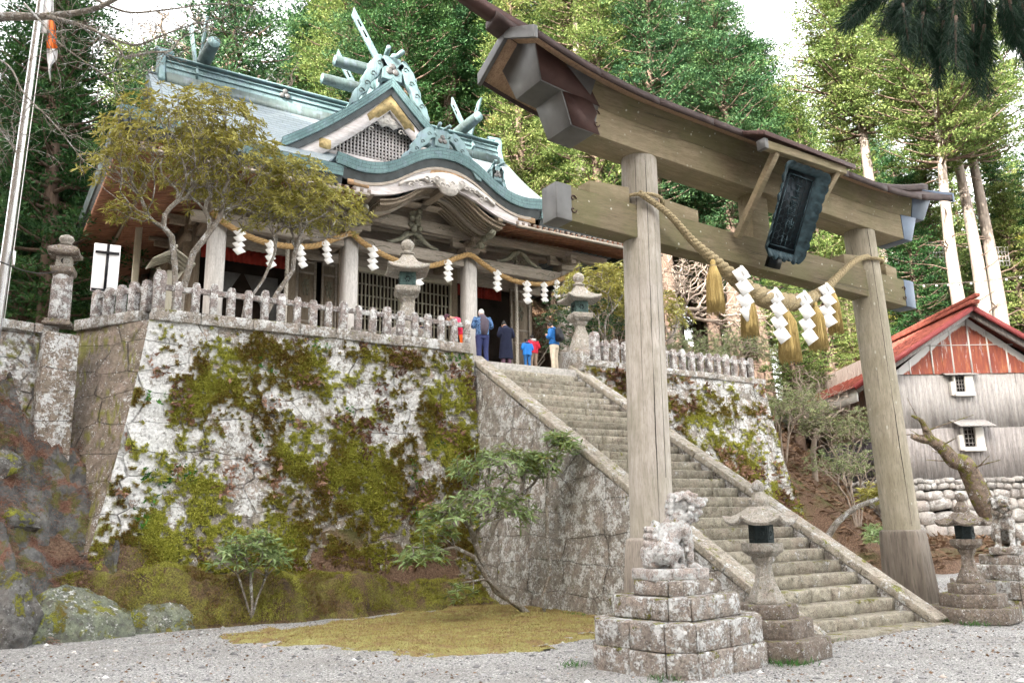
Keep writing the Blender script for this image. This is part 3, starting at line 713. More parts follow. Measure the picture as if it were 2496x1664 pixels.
# copper caps at the ends, sloped faces like the photograph
def slant(name, x, ins, zf0, zf1, w0, w1, mt, sgn, g=.012, pent=False):
    """cap whose outer face leans outward toward the top"""
    mb = MB(); rg = []
    def ring(xl, xh):
        z0, z1 = zf0(xl)-g, zf1(xh)+(0 if pent else g)
        r = [(xl, TY-w0-g, z0), (xl, TY+w0+g, z0), (xh, TY+w1+g, z1)]
        if pent: r.append((xh, TY, z1+.27))
        return r+[(xh, TY-w1-g, z1)]
    mb.loft([ring(x, x-sgn*.22), ring(x+sgn*ins, x+sgn*(ins+.1))]); return mb.build(name, mt, tor, bevel=.008, fix=True)
slant('end_cap', 8.05, .5, slo, smi, .33, .37, [M['copper_grey']], 1)
slant('end_cap', 17.88, .3, slo, smi, .33, .37, [M['copper_blue']], -1)
slant('end_cap', 7.42, 1.0, smi, shi, .36, .52, [M['copper_grey']], 1, .016, True)
slant('end_cap', 18.42, .5, smi, shi, .36, .52, [M['copper_blue']], -1, .016, True)
mb = MB(); scroll(mb, 8.6, TY-.37, slo(8.4)+.27); mb.build('cap_scroll', M['copper_brown'], tor)
# brown side skins of the left caps
def side_skin(pts):
    mb = MB(); n = len(pts); mb.loft([pts, [(x, y-.012, z) for x, y, z in pts]]); mb.build('cladding_plate', M['copper_brown'], tor, fix=True)
xq = 8.05; side_skin([(xq+.03, TY-.348, slo(xq)), (xq+.62, TY-.348, slo(xq+.6)), (xq+.50, TY-.36, slo(xq)+.2), (xq+.56, TY-.37, slo(xq)+.34), (xq+.42, TY-.385, smi(xq)), (xq-.18, TY-.385, smi(xq))])
xq = 7.42; side_skin([(xq+.02, TY-.38, smi(xq)), (xq+1.25, TY-.38, smi(xq+1.2)), (xq+.95, TY-.45, smi(xq)+.16), (xq+.55, TY-.5, shi(xq)-.13), (xq-.15, TY-.537, shi(xq)-.02), (xq-.2, TY-.537, shi(xq)-.04)])
# roof over the lintel: planks, copper edge, ridge
RZ = lambda x: 9.42+tilt(x)+sori(x)*.85          # ridge height
EZ = lambda x: 9.03+tilt(x)+sori(x)*.78           # eave height
def roof_half(sg):
    xs_ = np.linspace(7.02, 18.85, 60); T = np.linspace(0, 1, 5)
    def Pg(dz):
        return np.stack([np.repeat(xs_[:, None], 5, 1), TY+sg*(.02+.83*np.repeat(T[None], 60, 0)), RZ(xs_)[:, None]*(1-T)+EZ(xs_)[:, None]*T+dz], 2)
    mb = MB(); mb.sheet(Pg(0), (0, 0, -.045), 0); mb.build('roof_planking', M['plank'], tor, fix=True)
    mb = MB(); mb.sheet(Pg(.012), (0, 0, .05), 0); mb.build('roof_sheathing', M['eave_dark'], tor, fix=True)
    # edge fascia in many short overlapping sheets
    mb = MB(); n = 9
    for i in range(n):
        a, b = 7.0+i*(11.87/n), 7.0+(i+1)*(11.87/n); o = random.uniform(0, .006)
        rg = []
        for x in np.linspace(a, b+.02, 8):
            y = TY+sg*(.86+o); rg.append([(x, y, EZ(x)-.075), (x, y+sg*.03, EZ(x)-.075), (x, y+sg*.03, EZ(x)+.055+o), (x, y-sg*.1, EZ(x)+.075+o), (x, y-sg*.1, EZ(x)+.04)])
        mb.loft(rg)
    mb.build('eave_edging', M['eave_dark'], tor, fix=True)
roof_half(-1); roof_half(1)
for xe, sg, mt in ((6.98, -1, M['copper_brown']), (18.87, 1, M['copper_blue'])):        # gable edges
    mb = MB()
    for s in (-1, 1):
        mb.obox((xe, TY, RZ(xe)+.02), (xe, TY+s*.9, EZ(xe)-.0), .07, .19, up=(1, 0, 0)) if False else mb.loft([[(xe-.04, TY+s*.0, RZ(xe)-.1), (xe+.04, TY+s*.0, RZ(xe)-.1), (xe+.04, TY+s*.0, RZ(xe)+.09), (xe-.04, TY, RZ(xe)+.09)], [(xe-.04, TY+s*.9, EZ(xe)-.13), (xe+.04, TY+s*.9, EZ(xe)-.13), (xe+.04, TY+s*.9, EZ(xe)+.1), (xe-.04, TY+s*.9, EZ(xe)+.1)]])
    mb.build('gable_edging', M['copper_grey'] if sg < 0 else mt, tor, bevel=.008, fix=True)
mb = MB(); rg = []
for x in np.linspace(6.7, 19.1, 50):
    z = RZ(x)-.02; rg.append([(x, TY-.2, z), (x, TY+.2, z), (x, TY+.2, z+.14), (x, TY+.08, z+.22), (x, TY-.08, z+.22), (x, TY-.2, z+.14)])
mb.loft(rg); mb.build('ridge_cap', M['eave_dark'], tor, fix=True)
mb = MB()       # lifted ridge horns
for xs_, sg in (((7.6, 7.1, 6.6, 6.15, 5.7), -1),):
    rg = []
    for k, x in enumerate(xs_):
        z = RZ(7.0)+.03+.07*k+.014*k*k; w_ = .13-.006*k
        rg.append([(x, TY-w_, z), (x, TY+w_, z), (x, TY+w_, z+.17), (x, TY, z+.22), (x, TY-w_, z+.17)])
    mb.loft(rg)
mb.build('ridge_horn', M['copper_brown'], tor, fix=True)
# central strut and small plaque roof with raking braces
mb = MB(); mb.box((12.65, TY-.17, nz(12.9)+.6), (13.15, TY+.17, slo(12.9)+.02)); mb.build('centre_strut', M['beam_light'], tor, bevel=.01)
mb = MB(); P0 = (11.72, 14.42); zt = lambda x: 8.97-.03*(x-12)
rg = [[(x, 9.45, zt(x)-.16), (x, 10.02, zt(x)+.08), (x, 10.02, zt(x)+.16), (x, 9.45, zt(x)-.06)] for x in P0]; mb.loft(rg); mb.build('plaque_roof', M['copper_brown'], tor, bevel=.01, fix=True)
mb = MB(); mb.box((11.86, 9.52, 8.62), (14.2, 9.66, 8.78)); mb.build('plaque_roof_beam', M['beam_light'], tor, bevel=.01)
mb = MB(); mb.cbox((11.82, 9.6, 8.7), (.1, .2, .2)); mb.build('beam_end_cap', M['copper_grey'], tor, bevel=.008)
for xt, xb in ((12.2, 12.05), (14.0, 13.72)):
    mb = MB(); mb.obox((xt, 9.62, 8.65), (xb, 10.58, 7.22), .13, .13, up=(1, 0, 0)); mb.build('brace', M['beam_light'], tor, bevel=.008)

# ---- hanging tablet
tab = empty('name_tablet', (13.0, 10.1, 7.6), 'dark bronze tablet with scalloped frame and raised characters hanging under the top beam', 'plaque')
def tp(u, v, d=0):          # local plane: u across, v up, leaning forward at the top
    o = np.array([12.76, 10.28, 6.8]); up = np.array([.0, -.36, .93]); up /= np.linalg.norm(up); n = np.array([0, -up[2], up[1]]); n = n/np.linalg.norm(n)
    if n[1] > 0: n = -n
    return o+np.array([.93, 0, -.03])*u+up*v+np.array([.09, 0, 0])*v+n*d
def plate(mb, poly, d0, d1): mb.loft([[tp(u, v, d0) for u, v in poly], [tp(u, v, d1) for u, v in poly]])
mb = MB(); plate(mb, [(-.42, .18), (.42, .18), (.42, 1.72), (-.42, 1.72)], 0, .05); mb.build('panel', M['bronze'], tab, fix=True)
fr = []
def scal(p, q, n, amp, out):
    r = []
    for i in range(n*4):
        t = i/(n*4); a = amp*(.5+.5*abs(math.sin(t*n*pi)))*(1 if (i//4) % 2 else .75)
        r.append((p[0]+(q[0]-p[0])*t+out[0]*a, p[1]+(q[1]-p[1])*t+out[1]*a))
    return r
def flare(q, a): return q
outer = scal((-.5, .1), (.5, .1), 7, .12, (0, -1))+scal((.5, .1), (.62, 1.8), 9, .1, (1, 0))+scal((.62, 1.8), (-.62, 1.8), 6, .05, (0, 1))+scal((-.62, 1.8), (-.5, .1), 9, .1, (-1, 0))
mb = MB(); n = len(outer); inner = []
for i, (u, v) in enumerate(outer):
    uu = max(-.42, min(.42, u)); vv = max(.18, min(1.72, v)); inner.append((uu, vv))
A = [tp(u, v, .22) for u, v in outer]; B = [tp(u, v, .05) for u, v in inner]; Cc = [tp(u, v, .18) for u, v in outer]; Dd = [tp(u, v, .0) for u, v in inner]
V = A+B+Cc+Dd; F = []
for i in range(n):
    j = (i+1) % n; F += [(i, j, n+j, n+i), (2*n+i, 3*n+i, 3*n+j, 2*n+j), (i, 2*n+i, 2*n+j, j)]
mb.add(V, F); mb.build('scalloped_frame', M['bronze_frame'], tab, fix=True)
mb = MB()
for a, b in (((-.36, .26), (.36, .26)), ((.36, .26), (.36, 1.64)), ((.36, 1.64), (-.36, 1.64)), ((-.36, 1.64), (-.36, .26))): mb.tube([tp(*a, .06), tp(*b, .06)], .014, 6)
mb.build('inner_rim', M['bronze_frame'], tab)
mb = MB()
for i in range(-3, 4):      # hexagon net on the panel
    for j in range(0, 9):
        cu, cv = i*.13, .3+j*.15+(i % 2)*.075
        if abs(cu) > .31 or not .3 < cv < 1.58: continue
        mb.tube([tp(cu+.075*cos(k*pi/3), cv+.075*sin(k*pi/3), .053) for k in range(7)], .004, 4, cap=False)
mb.build('hexagon_pattern', M['bronze_frame'], tab)
# 玉置神社 in raised strokes  (each glyph on a 10x10 grid)
GL = {'玉': [((2, 9), (8, 9)), ((2.5, 5.5), (7.5, 5.5)), ((5, 9), (5, 1)), ((1, 1), (9, 1)), ((6.6, 3.6), (7.8, 2.4))],
      '置': [((1.5, 9.5), (8.5, 9.5)), ((1.5, 9.5), (1.5, 7.6)), ((8.5, 9.5), (8.5, 7.6)), ((1.5, 7.6), (8.5, 7.6)), ((3.8, 9.5), (3.8, 7.6)), ((6.2, 9.5), (6.2, 7.6)), ((2, 6.4), (8.5, 6.4)), ((5.2, 7.4), (5, 5.2)), ((3, 5.2), (7.6, 5.2)), ((3, 5.2), (3, 1.8)), ((7.6, 5.2), (7.6, 1.8)), ((3, 4.1), (7.6, 4.1)), ((3, 3), (7.6, 3)), ((3, 1.8), (7.6, 1.8)), ((1.2, 5), (1.2, .6)), ((1.2, .6), (9, .6))],
      '神': [((2, 9.6), (3, 8.6)), ((.8, 7.6), (4, 7.6)), ((4, 7.6), (.9, 4.2)), ((2.6, 5.6), (2.6, .5)), ((3, 5.2), (4.1, 4.2)), ((5, 7.8), (9, 7.8)), ((5, 7.8), (5, 3.2)), ((9, 7.8), (9, 3.2)), ((5, 5.5), (9, 5.5)), ((5, 3.2), (9, 3.2)), ((7, 9.6), (7, .4))],
      '社': [((2, 9.6), (3, 8.6)), ((.8, 7.6), (4, 7.6)), ((4, 7.6), (.9, 4.2)), ((2.6, 5.6), (2.6, .5)), ((3, 5.2), (4.1, 4.2)), ((5, 6), (9, 6)), ((7, 9), (7, 1)), ((4.6, 1), (9.5, 1))]}
mb = MB()
for k, g_ in enumerate('玉置神社'):
    s_ = .03; u0_, v0_ = -.15, 1.2-k*.32
    for p_, q_ in GL[g_]: mb.tube([tp(u0_+p_[0]*s_, v0_+p_[1]*s_*.98, .062), tp(u0_+q_[0]*s_, v0_+q_[1]*s_*.98, .062)], .011, 5)
mb.build('lettering', M['bronze_frame'], tab)
mb = MB(); plate(mb, [(-.16, -.16), (.16, -.16), (.16, .12), (-.16, .12)], -.1, .03); mb.build('lower_bracket', M['bronze'], tab, fix=True)

# ---- great twisted straw rope
M['straw'] = m_plain('old_straw_rope', (.34, .28, .17), .9, .35, 40, bump=.02)
M['straw_new'] = m_wood('straw_tassel', (.38, .27, .09), (.6, .46, .2), 'Z', 3, 0, .9, 1, 0)
M['paper'] = m_plain('white_paper', (.86, .86, .85), .7, .03, 4, bump=.002)
M['rope_gold'] = m_plain('golden_straw_rope', (.42, .28, .13), .9, .4, 50, bump=.01)
def interp_path(pts, n):
    pts = np.asarray(pts, float); m_ = len(pts); out = []
    for i in range(m_-1):
        p0, p1, p2, p3 = pts[max(i-1, 0)], pts[i], pts[i+1], pts[min(i+2, m_-1)]
        for t in np.linspace(0, 1, n, endpoint=False): out.append(.5*((2*p1)+(-p0+p2)*t+(2*p0-5*p1+4*p2-p3)*t*t+(-p0+3*p1-3*p2+p3)*t**3))
    out.append(pts[-1]); return np.array(out)
def rope(name, path, R, mat, par=None, strands=3, pitch=.5, n=10, loc=None):
    L = np.concatenate([[0], np.cumsum(np.linalg.norm(np.diff(path, axis=0), axis=1))]); k = len(path)
    R = R if not np.isscalar(R) else np.full(k, R)
    ph = np.cumsum(np.concatenate([[0], np.diff(L)/(pitch*R[1:]/max(R))]))*2*pi
    mb = MB(); fr_ = []; s = None
    for i in range(k):
        d = path[min(i+1, k-1)]-path[max(i-1, 0)]; d /= np.linalg.norm(d)+1e-9
        if s is None: s, u, _ = frame(d)
        else: s = s-d*(s@d); s /= np.linalg.norm(s); u = np.cross(s, d)
        fr_.append((s, u))
    for q in range(strands):
        pts = [path[i]+R[i]*.5*(fr_[i][0]*cos(ph[i]+q*2*pi/strands)+fr_[i][1]*sin(ph[i]+q*2*pi/strands)) for i in range(k)]
        mb.tube(pts, list(R*.56), n)
    return mb.build(name, mat, par, smooth=True, loc=loc)
YR = TY-.5
main = interp_path([(9.5, YR+.12, 7.58), (10.05, YR, 7.25), (10.6, YR, 6.85), (11.15, YR-.05, 6.5), (11.7, YR-.08, 6.18), (12.25, YR-.1, 5.98), (12.85, YR-.1, 5.96), (13.45, YR-.1, 6.07), (14.1, YR-.05, 6.35), (14.75, YR, 6.78), (15.4, YR, 7.22), (15.95, YR+.05, 7.42)], 24)
tt = np.linspace(0, 1, len(main)); Rr_ = .055+.13*np.exp(-((tt-.5)/.24)**2)
shi_r = empty('straw_rope', (12.8, YR, 6), 'thick twisted straw rope sagging between the two gate pillars', 'rope')
rope('twisted_rope', main, Rr_, M['straw'], shi_r, 3, .62, 12)
def ringpath(x, z, r, a0, a1, n, dz=0): return np.array([(x+r*cos(a), TY+r*sin(a), z+dz*i/n) for i, a in enumerate(np.linspace(a0, a1, n))])
rope('pillar_loop', ringpath(9.84, 7.6, .40, -pi*1.05, pi*.02+pi, 90, -.0), .035, M['straw'], shi_r, 3, .22, 7)
rope('pillar_loop', ringpath(16.45, 7.46, .395, -pi*.75, pi*1.27, 90, .0), .04, M['straw'], shi_r, 3, .22, 7)
def rz_at(x): i = int(np.argmin(np.abs(main[:, 0]-x))); return main[i]
def tassel(x, L, r, lab, tiltx=0):
    p = rz_at(x); z = p[2]-.08; mb = MB(); rg = np.random.default_rng(int(x*100)); y = p[1]-.06
    t = empty('straw_tassel', (p[0], y, z), lab, 'tassel', 'straw tassels on the gate rope')
    mb.lathe([(.03, .0), (.05, -.05), (.045, -.1), (.075, -.16), (r*.8, -.35), (r, -L*.8), (r*.96, -L)], 18, (p[0], y, z)); mb.build('core', M['straw_new'], t, smooth=True)
    mb = MB()
    for i in range(190):
        a = rg.uniform(0, 2*pi); q = rg.uniform(.75, 1.12); l_ = L*rg.uniform(.9, 1.08)
        pts = [(p[0]+.05*q*cos(a), y+.05*q*sin(a), z-.12), (p[0]+r*.8*q*cos(a), y+r*.8*q*sin(a), z-.35), (p[0]+r*1.03*q*cos(a), y+r*1.03*q*sin(a), z-l_)]
        mb.tube(pts, .006, 3)
    mb.build('straw', M['straw_new'], t, smooth=True)
    mb = MB(); mb.tube([(p[0]+.055*cos(a), y+.055*sin(a), z-.12) for a in np.linspace(0, 2*pi, 13)], .012, 5); mb.build('binding', M['straw'], t)
for x, L, r, lb in ((10.98, .95, .15, 'leftmost straw tassel on the gate rope, the one nearest the left pillar'), (11.78, .85, .15, 'straw tassel half hidden behind the leftmost white paper streamer'), (12.82, 1.05, .19, 'largest straw tassel, hanging at the lowest point of the gate rope'),
                    (13.72, .95, .17, 'straw tassel hanging between the third and fourth white streamers'), (14.4, .9, .13, 'slim straw tassel right of all the streamers on the gate rope')): tassel(x, L, r, lb)
def streamer(mb, p, w, h, n, sg=1, th=.004, skew=.5, rot=0):
    """zigzag folded paper strip: n parallelograms stepping down"""
    c, s = cos(rot), sin(rot); x = 0.; z = 0.
    def P3(u, d, v): return (p[0]+c*u-s*d, p[1]+s*u+c*d, p[2]+v)
    q = [(-.1*w, .22*h/n), (.05*w, .25*h/n), (.45*w, -.15*h/n), (.1*w, -.5*h/n)]
    mb.loft([[P3(u, 0, v) for u, v in q], [P3(u, th, v) for u, v in q]])
    for i in range(n):
        z = -h/n*(.15+i*.86); o = (i % 2)*.05*w+.17*w*i*skew; d = .02*w*(-1)**i+.012*i
        q = [(o-.52*w, z-.12*h/n), (o+.1*w, z+.42*h/n), (o+.52*w, z-.3*h/n), (o-.1*w, z-.9*h/n)]
        a = [P3(q[0][0], d+.10*w, q[0][1]), P3(q[1][0], d, q[1][1]), P3(q[2][0], d-.08*w, q[2][1]), P3(q[3][0], d+.05*w, q[3][1])]
        mb.loft([a, [(x_, y_+th, z_) for x_, y_, z_ in a]])
for x, w_, h_, n_, lb, sk in ((11.55, .4, 1.08, 4, 'large zigzag paper streamer, leftmost of those on the gate rope', .55), (12.4, .4, 1.12, 4, 'white zigzag paper streamer just left of the largest tassel', .5),
                           (13.22, .4, 1.12, 4, 'white zigzag paper streamer just right of the largest tassel', .35), (14.0, .42, .95, 4, 'rightmost white zigzag streamer on the gate rope', -.05)):
    p = rz_at(x); mb = MB(); streamer(mb, (p[0], p[1]-.2, p[2]+.12), w_, h_, n_, 1, .004, sk); o = mb.build('paper_streamer', M['paper'], loc=(p[0], p[1]-.2, p[2]+.1), fix=True)
    tag(o, lb, 'paper streamer', 'paper streamers on the gate rope')
# ================================================================== stone lanterns
M['lant_metal'] = m_plain('green_bronze_box', (.07, .12, .115), .6, .5, 14)
M['lant_metal_dark'] = m_plain('dark_bronze_box', (.03, .045, .05), .55, .4, 10)
M['dark'] = m_plain('dark_interior', (.012, .011, .01), .9, .2)
def poly_ring(n, r, z, rot, lift=0, c=(0, 0)):
    """polygon ring with intermediate points so corners can be lifted"""
    out = []
    for i in range(n):
        a0, a1 = rot+2*pi*i/n, rot+2*pi*(i+1)/n
        for t in (0, .12, .3, .5, .7, .88):
            x = cos(a0)*(1-t)+cos(a1)*t; y = sin(a0)*(1-t)+sin(a1)*t; k = abs(t-.5)*2
            out.append((c[0]+r*x*(1+.0*k), c[1]+r*y, z+lift*k**3))
    return out
def roof_loft(mb, n, rot, prof):
    mb.loft([poly_ring(n, r, z, rot, l) for r, z, l in prof])
def stone_lantern(loc, label, n=6, scale=1., mat=None, metal=None, rz=0, group='stone lanterns', steps=2, dark=None, pent=1.25, parts=True):
    t = empty('stone_lantern', (0, 0, 0), label, 'stone lantern', group); m_ = mat or M['lantern']; dk = dark or m_
    z = 0
    def part(nm, prof, nn=n, m=None, rot=0):
        mb = MB(); mb.loft([poly_ring(nn, r, zz, rot) for r, zz in prof]); o = mb.build(nm, m or m_, t, bevel=.012, fix=True); return o
    bs = [(.78, .3), (.6, .27), (.42, .17)][-steps-1:] if steps < 2 else [(1.15, .38), (.85, .34), (.6, .26)]
    for r, h in bs:
        part('base_step', [(r, z), (r, z+h-.02), (r-.02, z+h)], m=dk); z += h
    part('stem', [(.37, z), (.36, z+.08), (.3, z+.2), (.2, z+.42), (.165, z+.62), (.165, z+.72), (.21, z+.8), (.24, z+.84), (.24, z+.9)]); z += .9
    part('platform', [(.27, z), (.4, z+.1), (.41, z+.12), (.41, z+.25), (.39, z+.26)]); z += .26
    mb = MB(); mb.loft([poly_ring(n, .245, zz, 0) for zz in (z, z+.36)]); fb = mb.build('fire_box', metal or M['lant_metal'], t, bevel=.006, fix=True)
    mb = MB()
    for i in range(n):          # framed openwork crest on each face
        a = 2*pi*(i+.5)/n; ap = .245*cos(pi/n); c = np.array([ap*cos(a), ap*sin(a), z+.19]); s = np.array([-sin(a), cos(a), 0]); o = np.array([cos(a), sin(a), 0])*.004
        hw = .085 if n == 6 else .12
        mb.tube([c+o+s*u+np.array([0, 0, v]) for u, v in ((-hw, -.12), (hw, -.12), (hw, .12), (-hw, .12), (-hw, -.12))], .008, 4)
        for k in range(5):
            b = k*2*pi/5+pi/2; mb.ball(c+o+s*.035*cos(b)+np.array([0, 0, .035*sin(b)]), .017, 6, 4)
    mb.build('crest', M['lant_metal_dark'], fb)
    z += .36
    mb = MB(); roof_loft(mb, n, 0, [(.3, z, 0), (.72, z-.02, .12), (.75, z+.04, .15), (.58, z+.12, .05), (.42, z+.22, .01), (.28, z+.32, 0), (.22, z+.36, 0)]); mb.build('roof', m_, t, bevel=.008, fix=True); z += .36
    part('cap_block', [(.2, z), (.21, z+.14), (.14, z+.19), (.09, z+.3)]); z += .28
    mb = MB(); mb.lathe([(.04, -.02), (.1, .02), (.125, .08), (.125, .13), (.1, .19), (.04, .24), (.0, .26)], 18, (0, 0, z)); mb.build('finial', m_, t, smooth=True)
    t.location = loc; t.rotation_euler = (0, 0, rz); t.scale = (scale,)*3
    return t
stone_lantern((9.9, 8.66, .0), 'squat hexagonal stone lantern beside the nearer guardian statue, in front of the steps', 6, .73, M['lantern'], M['lant_metal_dark'], rz=.2, dark=M['lantern_dark'])
stone_lantern((15.78, 8.95, .02), 'hexagonal stone lantern right of the right gate pillar, on dark stepped slabs', 6, .68, M['lantern_dark'], M['lant_metal_dark'], rz=.2, dark=M['lantern_dark'])

# tall lanterns at the head of the stairs (square bodies)
def head_lantern(loc, label, s=1., rz=.785):
    t = empty('stone_lantern', (0, 0, 0), label, 'stone lantern', 'stone lanterns'); m_ = M['lantern']; n = 4; z = 0
    def part(nm, prof, rot=0, nn=4, m=None):
        mb = MB(); mb.loft([poly_ring(nn, r, zz, rot) for r, zz in prof]); return mb.build(nm, m or m_, t, bevel=.012, fix=True)
    part('base_step', [(.66, 0), (.66, .3), (.6, .36), (.5, .4)], m=M['coping'])
    part('stem', [(.44, .4), (.42, .5), (.3, .78), (.19, 1.05), (.17, 1.16), (.25, 1.24), (.27, 1.3)])
    part('platform', [(.3, 1.3), (.45, 1.4), (.46, 1.42), (.46, 1.53), (.42, 1.56)])
    mb = MB(); mb.loft([poly_ring(4, .3, zz, 0) for zz in (1.56, 1.94)]); fb = mb.build('fire_box', M['lant_metal'], t, bevel=.006, fix=True)
    mb = MB()
    for i in range(4):
        a = 2*pi*(i+.5)/4; ap = .3*cos(pi/4); c = np.array([ap*cos(a), ap*sin(a), 1.75]); s_ = np.array([-sin(a), cos(a), 0])
        for k in range(6): b = k*pi/3; mb.ball(c+s_*.06*cos(b)+np.array([0, 0, .06*sin(b)]), .026, 6, 4)
    mb.build('crest', M['lant_metal_dark'], fb)
    mb = MB(); roof_loft(mb, 4, 0, [(.36, 1.94, 0), (.76, 1.94, .09), (.78, 1.99, .11), (.56, 2.1, .04), (.36, 2.24, 0), (.22, 2.4, 0), (.2, 2.44, 0)]); mb.build('roof', m_, t, bevel=.008, fix=True)
    mb = MB(); mb.lathe([(.12, 0), (.19, .04), (.2, .07), (.12, .11), (.1, .14), (.16, .2), (.18, .28), (.17, .36), (.1, .43), (.03, .46)], 18, (0, 0, 2.44)); mb.build('finial', m_, t, smooth=True)
    t.location = loc; t.rotation_euler = (0, 0, rz); t.scale = (s,)*3; return t
head_lantern((9.75, 20.45, 6.7), 'white-capped stone lantern with green bronze box behind the left fence', 1.05, .785-.35)
head_lantern((15.85, 20.55, 6.75), 'stone lantern with green bronze box at the right head of the stairs', 1.02, .785-.3)
# round-shafted lantern on the pier at left
t = empty('stone_lantern', (1.3, 20.1, 6.2), 'round-shafted stone lantern with a crescent opening on the far left pier', 'stone lantern', 'stone lanterns')
LK = .78
def sqring(r, z, lift=0): return [(1.3+x, 20.1+y, 6.2+zz) for x, y, zz in poly_ring(4, r*LK, z*LK, .55, lift*LK)]
mb = MB(); mb.loft([sqring(.5, 0), sqring(.5, .08), sqring(.44, .09), sqring(.44, .17)]); mb.build('base_step', M['lantern_dark'], t, bevel=.015, fix=True)
mb = MB(); mb.lathe([(.22, 0), (.215, .1), (.205, .9), (.2, 1.0)], 28, (1.3, 20.1, 6.2+.17*LK)); mb.build('shaft', M['fence'], t, smooth=True)
mb = MB(); mb.loft([sqring(.28, 1.42), sqring(.42, 1.52), sqring(.43, 1.66), sqring(.4, 1.68)]); mb.build('platform', M['lantern_dark'], t, bevel=.012, fix=True)
mb = MB(); mb.loft([sqring(.28, 1.68), sqring(.27, 2.0)]); fb = mb.build('fire_box', M['lantern'], t, bevel=.01, fix=True)
a = .55-3*pi/4-0.0; cdir = np.array([cos(a), sin(a), 0]); sdir = np.array([-sin(a), cos(a), 0]); mb = MB(); pts = []
for k in range(9): b = -1.1+2.2*k/8; pts.append(np.array([1.3, 20.1, 6.2+1.85*LK])+cdir*.152-sdir*(.06*cos(b)-.03)+np.array([0, 0, .068*sin(b)]))
mb.tube(pts, [.004, .01, .014, .017, .018, .017, .014, .01, .004], 6); mb.build('crescent_opening', M['dark'], fb)
mb = MB(); mb.loft([sqring(.3, 2.0), sqring(.56, 2.02, .05), sqring(.58, 2.1, .07), sqring(.42, 2.24, .02), sqring(.2, 2.34)]); mb.build('roof', M['lantern_dark'], t, bevel=.012, fix=True)
mb = MB(); mb.lathe([(.11, 0), (.16, .03), (.1, .07), (.13, .1), (.16, .16), (.13, .22), (.05, .26)], 18, (1.3, 20.1, 6.2+2.33*LK)); mb.build('finial', M['lantern'], t, smooth=True)

